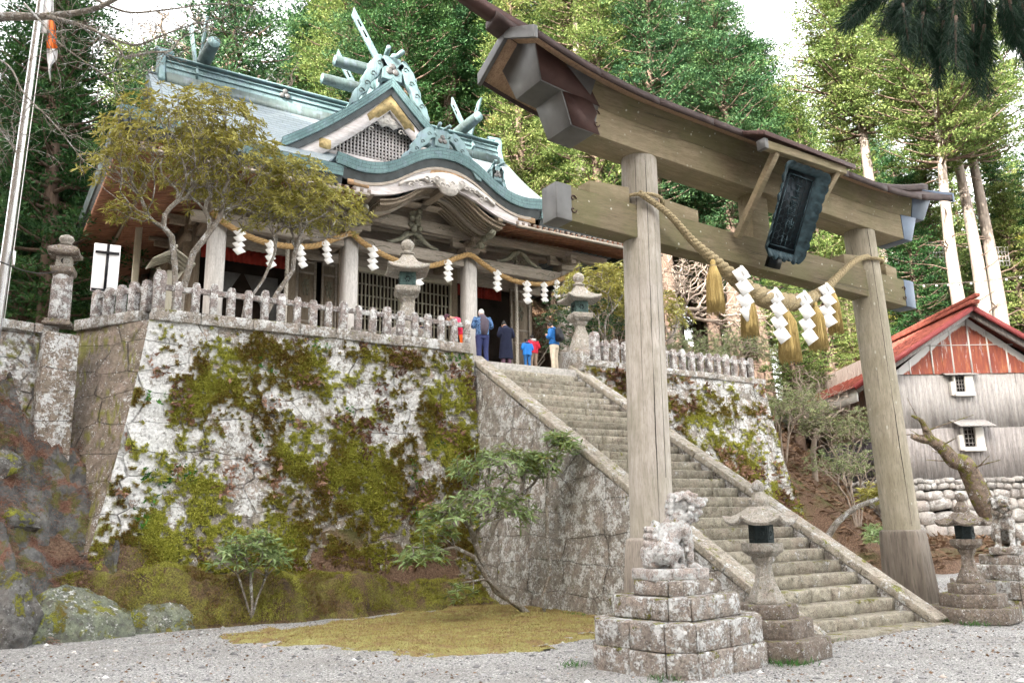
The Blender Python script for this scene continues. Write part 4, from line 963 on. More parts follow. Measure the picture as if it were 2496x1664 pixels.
# ================================================================== guardian statues on stepped pedestals
def blob(mb, p, q, r1, r2=None, n=10, seg=5):
    r2 = r1 if r2 is None else r2; p = np.asarray(p, float); q = np.asarray(q, float)
    d = q-p; L = np.linalg.norm(d)
    if L < 1e-6: return mb.ball(p, r1, n, 7)
    d = d/L; ts = [-r1/L*.98, -r1/L*.7]+list(np.linspace(0, 1, seg))+[1+r2/L*.7, 1+r2/L*.98]; rs = [r1*.2, r1*.7]+list(np.linspace(r1, r2, seg))+[r2*.7, r2*.2]
    return mb.tube([p+d*L*t_ for t_ in ts], rs, n)
def komainu(label, loc, rz, scale, head_turn=0, mat=None, vox=.0115):
    t = empty('guardian_lion_dog', (0, 0, 0), label, 'stone statue', 'guardian lion-dog statues'); m_ = mat or M['komainu']
    mb = MB(); mirror = (-1, 1)
    # facing +x ; sitting, chest upright, back sloping down to the haunches
    blob(mb, (-.24, 0, .22), (-.1, 0, .36), .22, .2); blob(mb, (-.12, 0, .38), (.12, 0, .62), .19, .17); blob(mb, (.1, 0, .6), (.14, 0, .74), .14, .13)
    blob(mb, (.15, 0, .52), (.17, 0, .44), .12, .1)
    for s in mirror:
        blob(mb, (.14, .12*s, .52), (.19, .13*s, .3), .1, .068); blob(mb, (.19, .125*s, .3), (.2, .125*s, .07), .06, .052)
        blob(mb, (.2, .125*s, .045), (.29, .13*s, .04), .056, .045)
        for k in range(3): blob(mb, (.28, (.13+.04*(k-1))*s, .035), (.335, (.13+.045*(k-1))*s, .025), .026, .02, 7, 3)
        blob(mb, (-.24, .16*s, .22), (-.08, .18*s, .24), .165, .12); blob(mb, (-.08, .17*s, .22), (-.1, .18*s, .06), .07, .05)
        blob(mb, (-.12, .18*s, .045), (.03, .19*s, .035), .052, .04)
        for k in range(3): blob(mb, (.02, (.19+.035*(k-1))*s, .03), (.065, (.19+.04*(k-1))*s, .022), .024, .018, 7, 3)
        for k in range(3): mb.ball((.13-.01*k, .16*s, .26+.1*k), (.035, .035, .04), 8, 6)
    H = MB(); c, s2 = cos(head_turn), sin(head_turn)
    blob(H, (.0, 0, .02), (.1, 0, .03), .155, .13); blob(H, (.13, 0, .02), (.25, 0, .03), .1, .09)
    blob(H, (.1, 0, -.12), (.23, 0, -.1), .075, .062)
    H.ball((.33, 0, .07), (.045, .06, .04), 10, 8)
    for s in mirror:
        H.ball((.17, .09*s, .085), .04, 10, 8); blob(H, (.1, .07*s, .15), (.2, .1*s, .14), .034, .022, 8, 3); blob(H, (.22, .075*s, -.01), (.3, .05*s, .01), .035, .035, 8, 3)
        blob(H, (-.03, .14*s, .13), (-.12, .21*s, .05), .05, .02, 8, 3)
        for k in range(7): a = -2.0+k*.62; H.ball((.0+.1*cos(a), .145*s, -.03+.15*sin(a)), .05, 10, 8)
        for k in range(6): a = k/5*pi; H.ball((-.13-.05*sin(a), .1*s, .12-.36*k/5), .055, 10, 8); H.ball((.1-.04*k, .11*s, -.17-.02*(k % 2)), .042, 8, 6)
    for k in range(4): H.ball((.1-.08*k, 0, .16-.01*k), .052, 10, 8)
    for k in range(6): H.ball((.2-.035*k, .035*((-1)**k), -.19-.012*k), .04, 8, 6)
    hv = np.concatenate(H.v)@np.array([[c, s2, 0], [-s2, c, 0], [0, 0, 1]])+np.array([.19, 0, .86])
    mb.add(hv, H.f)
    # bushy curled tail standing at the back
    for k in range(5):
        z = .12+.095*k; r = .145-.014*k; x = -.33+.01*k; blob(mb, (x, 0, z), (x+.05, 0, z+.08), r, r*.85)
        for s in mirror: mb.ball((x-.01, (.11-.012*k)*s, z+.02), .062, 8, 6); mb.ball((x-.09, .03*s, z+.04), .045, 8, 6)
    mb.ball((-.27, 0, .6), (.05, .05, .07), 8, 6)
    body = blob_mod(mb.build('statue', m_, t), vox, 2)
    mb = MB(); mb.ball((.3, 0, 0), (.01, .01, .01), 4, 3)
    mb = MB(); mb.box((-.5, -.3, -.13), (.38, .3, .02)); mb.build('plinth', m_, t, bevel=.02)
    t.location = loc; t.rotation_euler = (0, 0, rz); t.scale = (scale,)*3; return t
def pedestal(name, label, c, tiers, ang, mat, cut=.25, rnd=1):
    t = empty(name, (c[0], c[1], 0), label, 'stone pedestal'); z = -.15 if True else 0; rg = random.Random(rnd)
    for k, (w_, d_, z0, z1) in enumerate(tiers):
        # ring of blocks; edges bow gently
        mb = MB(); hw, hd = w_/2, d_/2; q = cut*min(1, w_/2)
        poly = [(-hw+q, -hd), (hw-q, -hd), (hw, -hd+q), (hw, hd-q), (hw-q, hd), (-hw+q, hd), (-hw, hd-q), (-hw, -hd+q)] if q > .02 else [(-hw, -hd), (hw, -hd), (hw, hd), (-hw, hd)]
        P_ = [np.array(p) for p in poly]; n = len(P_)
        for i in range(n):
            a, b = P_[i], P_[(i+1) % n]; L = np.linalg.norm(b-a); m_ = max(1, int(round(L/.62))); inn = .32
            for j in range(m_):
                u, v = a+(b-a)*j/m_, a+(b-a)*(j+1)/m_; g = .004; dd = (b-a)/L; u = u+dd*g; v = v-dd*g; o = rg.uniform(-.012, .012); nn = np.array([dd[1], -dd[0]])
                u = u+nn*o; v = v+nn*o; ui = u*(1-inn/max(hw, .5)) if True else u; vi = v*(1-inn/max(hw, .5))
                zt = z1+rg.uniform(-.008, .008); mb.loft([[(*u, z0), (*v, z0), (*vi, z0), (*ui, z0)], [(*u, zt), (*v, zt), (*vi, zt), (*ui, zt)]])
        mb.loft([[(p[0]*.9, p[1]*.9, z_) for p in P_] for z_ in (z0, z1-.02)])
        ca, sa = cos(ang), sin(ang)
        for i in range(len(mb.v)):
            V_ = mb.v[i]; mb.v[i] = np.stack([c[0]+ca*V_[:, 0]-sa*V_[:, 1], c[1]+sa*V_[:, 0]+ca*V_[:, 1], V_[:, 2]], 1)
        mb.build('tier', mat, t, bevel=.022, fix=True)
    return t

TIERS = [(2.06, 1.76, -.1, .31), (2.0, 1.7, .31, .65), (1.48, 1.3, .65, .93), (1.04, .86, .93, 1.12)]
pedestal('statue_pedestal', 'four-tiered pedestal of lichen-spotted blocks under the nearer guardian statue', (8.31, 8.84), TIERS, .15, M['pedestal'], .28, 3)
pedestal('statue_pedestal', 'mossy stepped block pedestal at the right edge under the farther guardian statue', (18.05, 9.3), TIERS, -.12, M['pedestal'], .12, 5)
komainu('white weathered lion-dog statue seated in profile facing right, beside the left gate pillar', (8.31, 8.86, 1.25), -.22, 1., -.35)
komainu('grey lion-dog statue facing left with open mouth, at the right edge of the picture', (17.9, 9.3, 1.25), pi+.35, .98, .35, M['pedestal'])
# ================================================================== shrine hall
def m_patina(name, c1, c2, rows=3.2, lines=True, ax=(1, 1, 1), rot=(0, 0, 0), sc=1., gen=False):
    t = NT(name); v = t.coord()
    n = t.noise(v, .9, 5, .6); n2 = t.noise(t.coord(scale=(3, 3, .25)), 4, 5, .7)
    c = t.ramp(n, [(.3, c1), (.7, c2)]); c = t.mix(t.math('MULTIPLY', t.ramp(n2, [(.5, 0), (.66, 1)]), .5), c, tuple(x*.5 for x in c1))
    c = t.mix(t.math('MULTIPLY', t.ramp(t.noise(v, 2.3, 4), [(.55, 0), (.7, 1)]), .4), c, (.22, .27, .36))
    if lines:
        uv = t.n('ShaderNodeUVMap') if False else None
        at = t.n('ShaderNodeAttribute', attribute_name='row'); r = t.math('FRACT', at.outputs['Fac']); ln = t.ramp(r, [(0, 1), (.12, 1), (.2, 0)])
        fl = t.math('FLOOR', at.outputs['Fac']); a2 = t.n('ShaderNodeAttribute', attribute_name='colm')
        cc = t.math('ADD', a2.outputs['Fac'], t.math('MULTIPLY', fl, .5)); l2 = t.ramp(t.math('FRACT', cc), [(0, 1), (.03, 1), (.06, 0)])
        ln = t.math('MAXIMUM', ln, t.math('MULTIPLY', l2, .7))
        wn = t.n('ShaderNodeTexWhiteNoise', noise_dimensions='2D'); cb = t.n('ShaderNodeCombineXYZ'); t.l(t.math('FLOOR', cc), cb.inputs[0]); t.l(fl, cb.inputs[1]); t.l(cb.outputs[0], wn.inputs['Vector'])
        c = t.mix(t.math('MULTIPLY', wn.outputs['Value'], .22), c, tuple(x*.55 for x in c2))
        c = t.mix(t.math('MULTIPLY', ln, .7), c, (.04, .06, .07)); t.bump(t.math('SUBTRACT', 1, ln), .015, .7)
    t.b.inputs['Metallic'].default_value = .15
    return t.done(c, .48)
M['roof'] = m_patina('copper_shingle_roof', (.2, .25, .28), (.28, .33, .36))
M['fascia'] = m_patina('verdigris_eave_band', (.075, .14, .15), (.15, .25, .26))
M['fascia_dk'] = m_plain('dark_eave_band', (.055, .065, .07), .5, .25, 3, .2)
M['patina'] = m_patina('verdigris_copper', (.11, .175, .185), (.2, .3, .32), lines=False)
M['patina_dk'] = m_patina('brown_green_copper', (.06, .075, .075), (.11, .16, .16), lines=False)
M['old_wood'] = m_wood('silvered_wood', (.24, .21, .18), (.42, .38, .33), 'X', 1., 0, .85, 1, .2)
M['old_wood_y'] = m_wood('silvered_wood_y', (.2, .16, .12), (.34, .29, .23), 'Y', 1., 0, .85, 1, .2)
M['column'] = m_wood('whitened_column_wood', (.42, .4, .38), (.66, .64, .62), 'Z', 1.2, 0, .8, .9, .4)
M['door_wood'] = m_wood('door_wood', (.15, .12, .09), (.3, .25, .19), 'Z', 1., 0, .8, 1, .2)
M['barge'] = m_wood('pale_bargeboard', (.4, .37, .36), (.62, .6, .62), 'X', .8, 0, .8, .8, .2)
M['carve'] = m_plain('pale_carved_wood', (.5, .48, .46), .8, .25, 9, bump=.02)
M['carve_dk'] = m_plain('grey_green_carved_wood', (.19, .19, .15), .85, .4, 9, bump=.02)
M['gold'] = m_plain('worn_gilt_leaf', (.34, .265, .13), .65, .45, 6, .1)
M['gilt_worn'] = m_plain('worn_brown_gilt', (.3, .2, .12), .7, .4, 6)
M['rafter'] = m_plain('red_brown_rafter', (.3, .15, .095), .75, .3, 3)
M['soffit'] = m_plain('shade_dark_soffit', (.09, .045, .03), .85, .3, 3)  # shade in the gaps between rafters is put into this dark colour
M['rafter_tip'] = m_plain('grey_rafter_tip', (.2, .165, .14), .8, .2, 8)
M['red'] = m_plain('red_curtain', (.2, .02, .012), .8, .3, 3)
M['white_cloth'] = m_plain('white_drape', (.55, .54, .52), .8, .1, 3)
M['lattice'] = m_wood('pale_lattice_wood', (.4, .38, .3), (.56, .53, .44), 'Z', 2, 0, .8, .6, 0)
M['lattice_back'] = m_plain('dark_lattice_paper', (.03, .022, .018), .9, .5, 2)
CX, EY, RY, BY = 13.05, 24.5, 34.0, 40.5
EXL, EXR = 2.55, 23.55
_pd = np.array([-1, 0, 1.3, 2.6, 4, 5.2, 6.5, 7.6, 8.6, 9.5]); _pz = np.array([13.2, 13.42, 13.92, 14.55, 15.35, 16.15, 17.15, 18.15, 19.15, 20.1])
def rp(d): return np.interp(d, _pd, _pz)
def rps(d):        # smooth version
    return (rp(d-.35)+rp(d)+rp(d+.35))/3
def flare(x, y):
    dl = np.hypot(x-EXL, y-EY); dr = np.hypot(x-EXR, y-EY); return .38*np.exp(-(dl/2.2)**1.5)+.38*np.exp(-(dr/2.2)**1.5)
hall = empty('shrine_hall', (CX, 30, 6.26), 'grand old shrine hall with verdigris copper roofs, curved front gable and weathered white columns', 'shrine')
def shingle(P, name, rows_len, t=(0, 0, -.06), mat=None, row_h=.3, col_w=.6, par=None):
    """roof sheet; row attribute runs with arc length down the slope (axis 1)"""
    a, b, _ = P.shape; dl = np.linalg.norm(np.diff(P, axis=1), axis=2); L = np.concatenate([np.zeros((a, 1)), np.cumsum(dl, 1)], 1)
    dw = np.linalg.norm(np.diff(P, axis=0), axis=2); W = np.concatenate([np.zeros((1, b)), np.cumsum(dw, 0)], 0)
    mb = MB(); mb.sheet(P, t); mb.att['row'] = np.concatenate([(L/row_h).ravel()]*2); mb.att['colm'] = np.concatenate([(W/col_w).ravel()]*2)
    return mb.build(name, mat or M['roof'], par or hall, smooth=True, auto=40)
# front slope
GXL, GXR = 4.85, 21.25
X, D = np.meshgrid(np.linspace(GXL-.35, GXR+.35, 60), np.concatenate([np.linspace(2.2, 9.5, 34)]), indexing='ij')
shingle(np.stack([X, EY+D, rps(D)+.06], 2), 'roof_upper_slope', 0)
for xa_, xb_, d0_ in ((EXL, 9.45, 0), (9.45, 17.1, 1.25), (17.1, EXR, 0)):
    X, D = np.meshgrid(np.linspace(xa_, xb_, 50), np.linspace(d0_, 2.7, 12), indexing='ij')
    dd = np.minimum(np.minimum(D, X-EXL), EXR-X)
    shingle(np.stack([X, EY+D, rps(dd)+flare(X, EY+D)*(1-D/2.7)], 2), 'roof_front_skirt', 0)
Yg, D = np.meshgrid(np.linspace(EY, BY, 80), np.linspace(0, 2.5, 14), indexing='ij')
dd = np.minimum(np.minimum(D, Yg-EY), BY-Yg)
shingle(np.stack([EXL+D, Yg, rps(dd)+flare(EXL+D, Yg)*(1-D/2.5)], 2), 'roof_side_skirt', 0)
shingle(np.stack([EXR-D, Yg, rps(dd)+flare(EXR-D, Yg)*(1-D/2.5)], 2), 'roof_side_skirt', 0)
X, D = np.meshgrid(np.linspace(GXL-.35, GXR+.35, 20), np.linspace(0, BY-RY, 20), indexing='ij')
shingle(np.stack([X, RY+D, 20.16-D*1.0], 2), 'roof_back_slope', 0)
# layered eave bands
def band(name, pts, h0, h1, out0, out1, mat, nrm, row=.12):
    """strip following the eave: pts list of (x,y,z); nrm outward vector"""
    pts = np.asarray(pts, float); nrm = np.asarray(nrm, float)
    A = pts+nrm*out0+np.array([0, 0, h0]); B = pts+nrm*out1+np.array([0, 0, h1])
    P = np.stack([A*(1-t)+B*t for t in (0, .25, .5, .75, 1)], 1)
    return shingle(P, name, 0, tuple(-nrm*.12), mat, row, .33)
def eave_path_front(xa, xb, n=60):
    x = np.linspace(xa, xb, n); return np.stack([x, np.full(n, EY), rps(0)+flare(x, EY)], 1)
for xa, xb in ((EXL, 9.35), (17.25, EXR)):
    p = eave_path_front(xa, xb)
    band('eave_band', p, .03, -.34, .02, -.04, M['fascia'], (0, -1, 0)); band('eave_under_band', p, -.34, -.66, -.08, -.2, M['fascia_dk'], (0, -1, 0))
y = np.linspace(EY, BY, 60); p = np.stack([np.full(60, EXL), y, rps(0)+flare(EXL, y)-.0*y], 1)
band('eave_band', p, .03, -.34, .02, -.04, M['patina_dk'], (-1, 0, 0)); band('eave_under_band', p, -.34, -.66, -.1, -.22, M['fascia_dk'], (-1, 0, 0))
p2 = p.copy(); p2[:, 0] = EXR; band('eave_band', p2, .03, -.34, .02, -.04, M['patina_dk'], (1, 0, 0))
# soffit and rafters
def rafters(name, fn, ts, mat, w_=.075, h_=.1):
    mb = MB()
    for t_ in ts:
        a, b, up = fn(t_); mb.obox(a, b, w_, h_, up)
    return mb.build(name, mat, hall)
def soffit_z(d): return 12.72+.2*d
mb = MB(); mb.loft([[(EXL+.2, EY+.2, 12.83), (EXL+.2, BY, 12.83), (EXL+3.4, BY, 13.5), (EXL+3.4, EY+3.2, 13.5)], [(EXL+.2, EY+.2, 12.89), (EXL+.2, BY, 12.89), (EXL+3.4, BY, 13.56), (EXL+3.4, EY+3.2, 13.56)]]); mb.build('side_soffit', M['soffit'], hall, fix=True)
rafters('side_rafters', lambda y_: ((EXL+.15, y_, 12.76), (EXL+3.4, y_, 13.4), (0, 0, 1)), np.arange(EY+.4, BY, .29), M['rafter'], .13, .15)
rafters('side_lower_rafters', lambda y_: ((EXL+1.3, y_, 12.55), (EXL+3.6, y_, 13.0), (0, 0, 1)), np.arange(EY+1.6, BY, .29), M['rafter'], .13, .15)
mb = MB(); mb.box((EXL+1.2, EY+1.4, 12.62), (EXL+1.34, BY, 12.76)); mb.build('side_eave_beam', M['old_wood_y'], hall)
for nm_, xa, xb in (('front_soffit', EXL+.2, 10.3), ('front_soffit', 16.2, EXR-.2)):
    mb = MB(); mb.loft([[(xa, EY+.2, 12.82), (xb, EY+.2, 12.82), (xb, EY+3, 13.42), (xa, EY+3, 13.42)], [(xa, EY+.2, 12.88), (xb, EY+.2, 12.88), (xb, EY+3, 13.48), (xa, EY+3, 13.48)]]); mb.build(nm_, M['soffit'], hall, fix=True)
    rafters('front_rafters', lambda x_: ((x_, EY+.12, 12.76), (x_, EY+2.8, 13.3), (0, 0, 1)), np.arange(xa, xb, .26), M['rafter'], .11, .13)
    rafters('rafter_tips', lambda x_: ((x_, EY+.06, 12.748), (x_, EY+.14, 12.765), (0, 0, 1)), np.arange(xa, xb, .26), M['rafter_tip'], .115, .135)
    mb = MB(); mb.box((xa, EY+.02, 12.60), (xb, EY+.16, 12.685)); mb.build('eave_batten', M['old_wood'], hall)
# gable ends of the main roof (left one is seen)
for gx, sg in ((GXL, -1), (GXR, 1)):
    mb = MB(); ys_ = np.linspace(EY+2.6, RY, 16); zz = rps(ys_-EY)-.1
    poly = [(y_, z_) for y_, z_ in zip(ys_, zz)]+[(BY-2.4, 14.3), (EY+2.6, 14.3)]
    mb.loft([[(gx+sg*.0, y_, z_) for y_, z_ in poly], [(gx+sg*.1, y_, z_) for y_, z_ in poly]]); mb.build('gable_wall', M['old_wood_y'], hall, fix=True)
    mb = MB(); rg = [[(gx+sg*.28, y_, z_-.42), (gx+sg*.42, y_, z_-.42), (gx+sg*.42, y_, z_+.06), (gx+sg*.28, y_, z_+.06)] for y_, z_ in zip(ys_, zz)]; mb.loft(rg); mb.build('gable_bargeboard', M['patina_dk'], hall, fix=True)
# main ridge
RXL, RXR = 5.1, 21.0
mb = MB()
for z0, z1, hw, nm_ in ((20.0, 20.27, .42, 0), (20.27, 20.32, .48, 0), (20.32, 20.56, .34, 0), (20.56, 20.61, .42, 0), (20.61, 20.74, .3, 0), (20.74, 20.81, .52, 0)): mb.box((RXL, RY-hw, z0), (RXR, RY+hw, z1))
mb.build('main_ridge', M['patina'], hall, bevel=.015)
mb = MB(); mb.box((RXL+.02, RY-.6, 19.35), (RXR, RY-.44, 19.98)); mb.build('ridge_base_course', M['patina_dk'], hall)
def crest3(mb, c, r, ax):
    for k in range(3):
        a = pi/2+k*2*pi/3; o = np.array([cos(a), 0, sin(a)])*r*.62; mb.ball(np.array(c)+o, (r*.55, .05, r*.55), 12, 8)
for x in (10.0,):
    mb = MB(); crest3(mb, (x, RY-.5, 20.4), .22, 0); mb.build('ridge_crest', M['copper_grey'], hall, smooth=True)
def ridge_end(x, sg, nm):
    mb = MB(); prof = [(0, .95), (.45, .85), (.55, .55), (.5, .1), (.62, -.35), (.78, -.9), (.5, -1.25), (.18, -1.35), (0, -1.36)]
    poly = [(p[0], p[1]) for p in prof]+[(-p[0], p[1]) for p in prof[::-1][1:-1]]
    mb.loft([[(x, RY+u*.85, 20.35+v*.8) for u, v in poly], [(x+sg*.25, RY+u*.85, 20.35+v*.8) for u, v in poly]]); o = mb.build('ridge_end_tile', M['patina'], hall, bevel=.04, fix=True)
    mb = MB(); mb.tube([(x-sg*.35, RY, 21.15), (x+sg*.4, RY, 21.2)], .13, 12); mb.build('end_roll', M['patina'], o)
ridge_end(RXL-.02, -1, 'l'); ridge_end(RXR+.02, 1, 'r')
def katsuogi(c, d, L, r):
    mb = MB(); d = np.array(d, float); c = np.array(c, float); n = 9; mb.tube([c+d*L*(t_-.5) for t_ in np.linspace(0, 1, n)], [r*(.86+.14*sin(pi*t_)) for t_ in np.linspace(0, 1, n)], 20); o = mb.build('ridge_log', M['patina_dk'], hall, smooth=True, auto=50)
    mb = MB()
    for s in (-1, 1): e = c+d*s*(L/2+.004); mb.tube([e, e+d*s*.02], r*.84, 20)
    mb.build('log_end_disc', M['patina'], o)
def chigi(base, a, bdir, L, w_=.3, th=.1, foot=1.0):
    """one raking finial board with slots; base point, direction up"""
    base = np.array(base, float); d = np.array(a, float); d /= np.linalg.norm(d); q = np.array(bdir, float)
    s = np.cross(d, q); s /= np.linalg.norm(s)
    p0 = base-d*foot; p1 = base+d*L; mb = MB(); ex = w_*.5
    mb.loft([[p0-s*w_/2-q*th/2, p0+s*w_/2-q*th/2, p0+s*w_/2+q*th/2, p0-s*w_/2+q*th/2], [p1-s*w_/2-q*th/2-d*.0, p1+s*w_/2-q*th/2-d*.3, p1+s*w_/2+q*th/2-d*.3, p1-s*w_/2+q*th/2]]); o = mb.build('finial_board', M['patina'], hall, bevel=.012, fix=True)
    mb = MB()
    for k in (.25, .75): e = p1-d*(.45+k); mb.obox(e-d*.16-0*q, e+d*.16, w_*.28, th*1.15, up=q)
    mb.build('slot', M['dark'], o)
# on the main ridge the boards rake in the y-z plane, logs lie along y
for x in (6.6, 19.0):
    katsuogi((x, RY-.2, 21.1), (0, 1, 0), 3.4, .29)
for x in (6.3, 19.5):
    chigi((x, RY, 21.0), (0, .62, 1), (1, 0, 0), 3.3); chigi((x+.14, RY, 21.0), (0, -.62, 1), (1, 0, 0), 2.0)
# ---------------- triangular front gable (chidori)
CHX, CHY0, CHY1 = 13.22, 29.5, 35.0
def ch_prof(u):          # half-width u -> drop below apex
    return .98*u-.035*u**2*1.0+.0*u if False else 1.02*np.clip(u, 0, 9)-.04*u**2+.25*(1-np.exp(-u*2))*.0
U = np.linspace(0, 4.5, 26)
for sg in (-1, 1):
    Yg, Ug = np.meshgrid(np.linspace(CHY0-.2, CHY1, 24), U, indexing='ij')
    z = 20.05-ch_prof(Ug)+.0*Yg
    P_ = np.stack([CHX+sg*Ug, Yg, z], 2); shingle(P_, 'gable_roof', 0, (0, 0, -.08))
    x = CHX+sg*U; zt = 20.05-ch_prof(U); p = np.stack([x, np.full_like(x, CHY0-.2), zt], 1)
    band('gable_roof_band', p, .05, -.36, .03, -.02, M['fascia'], (0, -1, 0), .13)
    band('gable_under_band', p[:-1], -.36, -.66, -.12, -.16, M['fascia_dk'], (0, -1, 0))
    # bargeboard
    mb = MB(); rg = []
    for u in np.linspace(.0, 4.1, 20):
        z1 = 20.05-ch_prof(u)-.64; hh = .72 if u < 2.8 else .72-.1*(u-2.8); rg.append([(CHX+sg*u, CHY0+.02, z1-hh), (CHX+sg*u, CHY0+.14, z1-hh), (CHX+sg*u, CHY0+.14, z1), (CHX+sg*u, CHY0+.02, z1)])
    mb.loft(rg); mb.build('bargeboard', M['barge'], hall, fix=True)
# gilt metal at the apex and halfway
mb = MB(); pl = [(-1.35, -1.25), (-1.1, -1.55), (-.7, -1.35), (-.45, -1.55), (0, -1.15), (.45, -1.55), (.8, -1.35), (1.2, -1.7), (1.35, -1.25), (0, .02)]
pl = [(-1.25, -1.42), (-1.1, -1.75), (-.85, -1.5), (-.62, -1.45), (0, -.85), (.62, -1.45), (.8, -1.75), (1.05, -1.6), (1.4, -1.75), (1.3, -1.4), (0, -.0)]
mb.loft([[(CHX+u*.82, CHY0-.0, 19.4+v*.8) for u, v in pl], [(CHX+u*.82, CHY0+.012, 19.4+v*.8) for u, v in pl]]); mb.build('gilt_apex_plate', M['gold'], hall, fix=True)
for u, sg in ((2.75, -1), (2.75, 1)):
    mb = MB(); z = 20.05-ch_prof(u)-1.0; pts = [(CHX+sg*u+.33*cos(k*pi/4)*(1 if k % 2 else .75), z+.27*sin(k*pi/4)*(1 if k % 2 else .8)) for k in range(8)]
    mb.loft([[(a, CHY0-.0, b) for a, b in pts], [(a, CHY0+.015, b) for a, b in pts]]); mb.build('gilt_plate', M['gold'], hall, fix=True)
# carved pendant
def pendant(name, cx, y, zt, W, H, mat, par, n=9):
    poly = [(-W, -H*.28)]+[(-W+2*W*i/(n*6), None) for i in range(1, n*6)]+[(W, -H*.28)]; low = []
    for i, (u, _) in enumerate(poly):
        k = abs(u)/W; dep = H*(.42+.58*np.exp(-(u/(W*.27))**2)); sc = .09*H*abs(math.sin((u/W+1)*n*pi/2)); low.append((u, -dep*(1-.15*k)+sc))
    up = [(u, -abs(u)*.0) for u, _ in poly[::-1]]
    return low, up
low, _ = pendant('', 0, 0, 0, 2.4, 1.7, None, None)
pts = [(CHX+u, 18.75-abs(u)*.66+(v+.7)*.75) for u, v in low]+[(CHX+u, 19.25-abs(u)*.74) for u in np.linspace(2.4, -2.4, 9)]
mb = MB(); mb.loft([[(a, CHY0+.16, b) for a, b in pts], [(a, CHY0+.26, b) for a, b in pts]]); cv = mb.build('carved_pendant', M['carve'], hall, fix=True)
mb = MB()
for k in range(18):
    u = -1.9+3.8*k/17; z = 18.45-abs(u)*.72+.18*sin(k*2.1); mb.tube([(CHX+u+(.14-.012*i)*cos(i*.7), CHY0+.14, z+(.13-.011*i)*sin(i*.7)) for i in range(9)], .022, 5)
mb.build('relief_scrolls', M['carve'], cv)
# lattice behind
mb = MB(); mb.loft([[(CHX-4.2, CHY0+.75, 16.1), (CHX+4.2, CHY0+.75, 16.1), (CHX, CHY0+.75, 19.4)], [(CHX-4.2, CHY0+.85, 16.1), (CHX+4.2, CHY0+.85, 16.1), (CHX, CHY0+.85, 19.4)]]); mb.build('gable_backing', M['lattice_back'], hall, fix=True)
mb = MB()
for x in np.arange(CHX-3, CHX+3.01, .155):
    zt = 19.4-abs(x-CHX)*.9
    if zt > 16.7: mb.box((x-.035, CHY0+.6, 16.5), (x+.035, CHY0+.64, zt))
for z in np.arange(16.75, 19.2, .155):
    w_ = (19.4-z)/.9; mb.box((CHX-w_, CHY0+.641, z-.03), (CHX+w_, CHY0+.68, z+.03))
mb.build('gable_lattice', M['barge'], hall)
mb = MB(); mb.box((CHX-4.3, CHY0+.5, 16.2), (CHX+4.3, CHY0+.74, 16.62)); mb.build('gable_tie_beam', M['barge'], hall, bevel=.02)
# ridge of the gable, its ornament, logs and boards
mb = MB(); mb.box((CHX-.3, CHY0+.1, 20.0), (CHX+.3, CHY1, 20.5)); mb.box((CHX-.42, CHY0+.1, 20.5), (CHX+.42, CHY1, 20.58)); mb.box((CHX-.26, CHY0+.1, 20.58), (CHX+.26, CHY1, 20.85)); mb.build('gable_ridge', M['patina'], hall, bevel=.015)
def oni(c, s, name='ridge_ornament', wing=1.):
    cx, cy, cz = c; mb = MB()
    prof = [(-.42, 0), (-.42, .55), (-.52, .62), (-.52, .78), (-.36, .86), (-.36, .98), (.36, .98), (.36, .86), (.52, .78), (.52, .62), (.42, .55), (.42, 0)]
    mb.loft([[(cx+u*s, cy, cz+v*s) for u, v in prof], [(cx+u*s, cy+.45*s, cz+v*s) for u, v in prof]])
    o = mb.build(name, M['patina'], hall, bevel=.03, fix=True)
    for sg in (-1, 1):
        path_ = interp_path([(.3, .75), (.62, .5), (.78, .1), (.98, -.2), (1.1, -.6), (1.32, -.85), (1.5, -1.25)], 8); n_ = len(path_); out_, in_ = [], []
        for k in range(n_):
            d_ = path_[min(k+1, n_-1)]-path_[max(k-1, 0)]; d_ = d_/np.linalg.norm(d_); nn_ = np.array([-d_[1], d_[0]]); w__ = (.27-.14*k/n_)*(1+.22*abs(sin(k*.42))); out_.append(path_[k]+nn_*w__); in_.append(path_[k]-nn_*(.25-.15*k/n_))
        poly_ = out_+[path_[-1]+np.array([.12, -.16])]+in_[::-1]
        m2 = MB(); m2.loft([[(cx+sg*u*s*wing, cy+y_*s, cz+v*s) for u, v in poly_] for y_ in (0, .26)]); wg_ = m2.build('scroll_wing', M['patina'], o, bevel=.04*s, fix=True); m2 = MB()
        for k in (6, 17, 28, 38):
            q_ = path_[k]; m2.tube([(cx+sg*(q_[0]*wing+.13*cos(j*.6)*(1-.08*j)*sg)*s, cy-.01*s, cz+(q_[1]+.13*sin(j*.6)*(1-.08*j))*s) for j in range(11)], .022*s, 5)
        m2.build('relief_curls', M['patina_dk'], wg_)
    m2 = MB()
    for sg in (-1, 1): m2.tube([(cx+sg*.14*s, cy+.4*s, cz+1.08*s), (cx+sg*.3*s, cy-.3*s, cz+1.16*s)], .1*s, 10)
    m2.build('top_roll', M['patina'], o, smooth=True); m2 = MB()
    for k in range(3): a = pi/2+k*2*pi/3; m2.ball((cx+cos(a)*.15*s, cy-.01*s, cz+.42*s+sin(a)*.14*s), (.14*s, .06*s, .14*s), 12, 8)
    m2.build('crest', M['copper_grey'], o, smooth=True)
oni((CHX, CHY0-.15, 20.0), 1.08)
katsuogi((CHX-.1, 30.9, 21.1), (1, 0, 0), 3.7, .27); katsuogi((CHX-.1, 32.4, 21.0), (1, 0, 0), 3.7, .27)
for y_ in (30.3, 32.9):
    chigi((CHX, y_, 20.9), (-.62, 0, 1), (0, 1, 0), 2.9 if y_ < 31 else 2.3); chigi((CHX, y_+.12, 20.9), (.62, 0, 1), (0, 1, 0), 1.4 if y_ < 31 else 1.2)
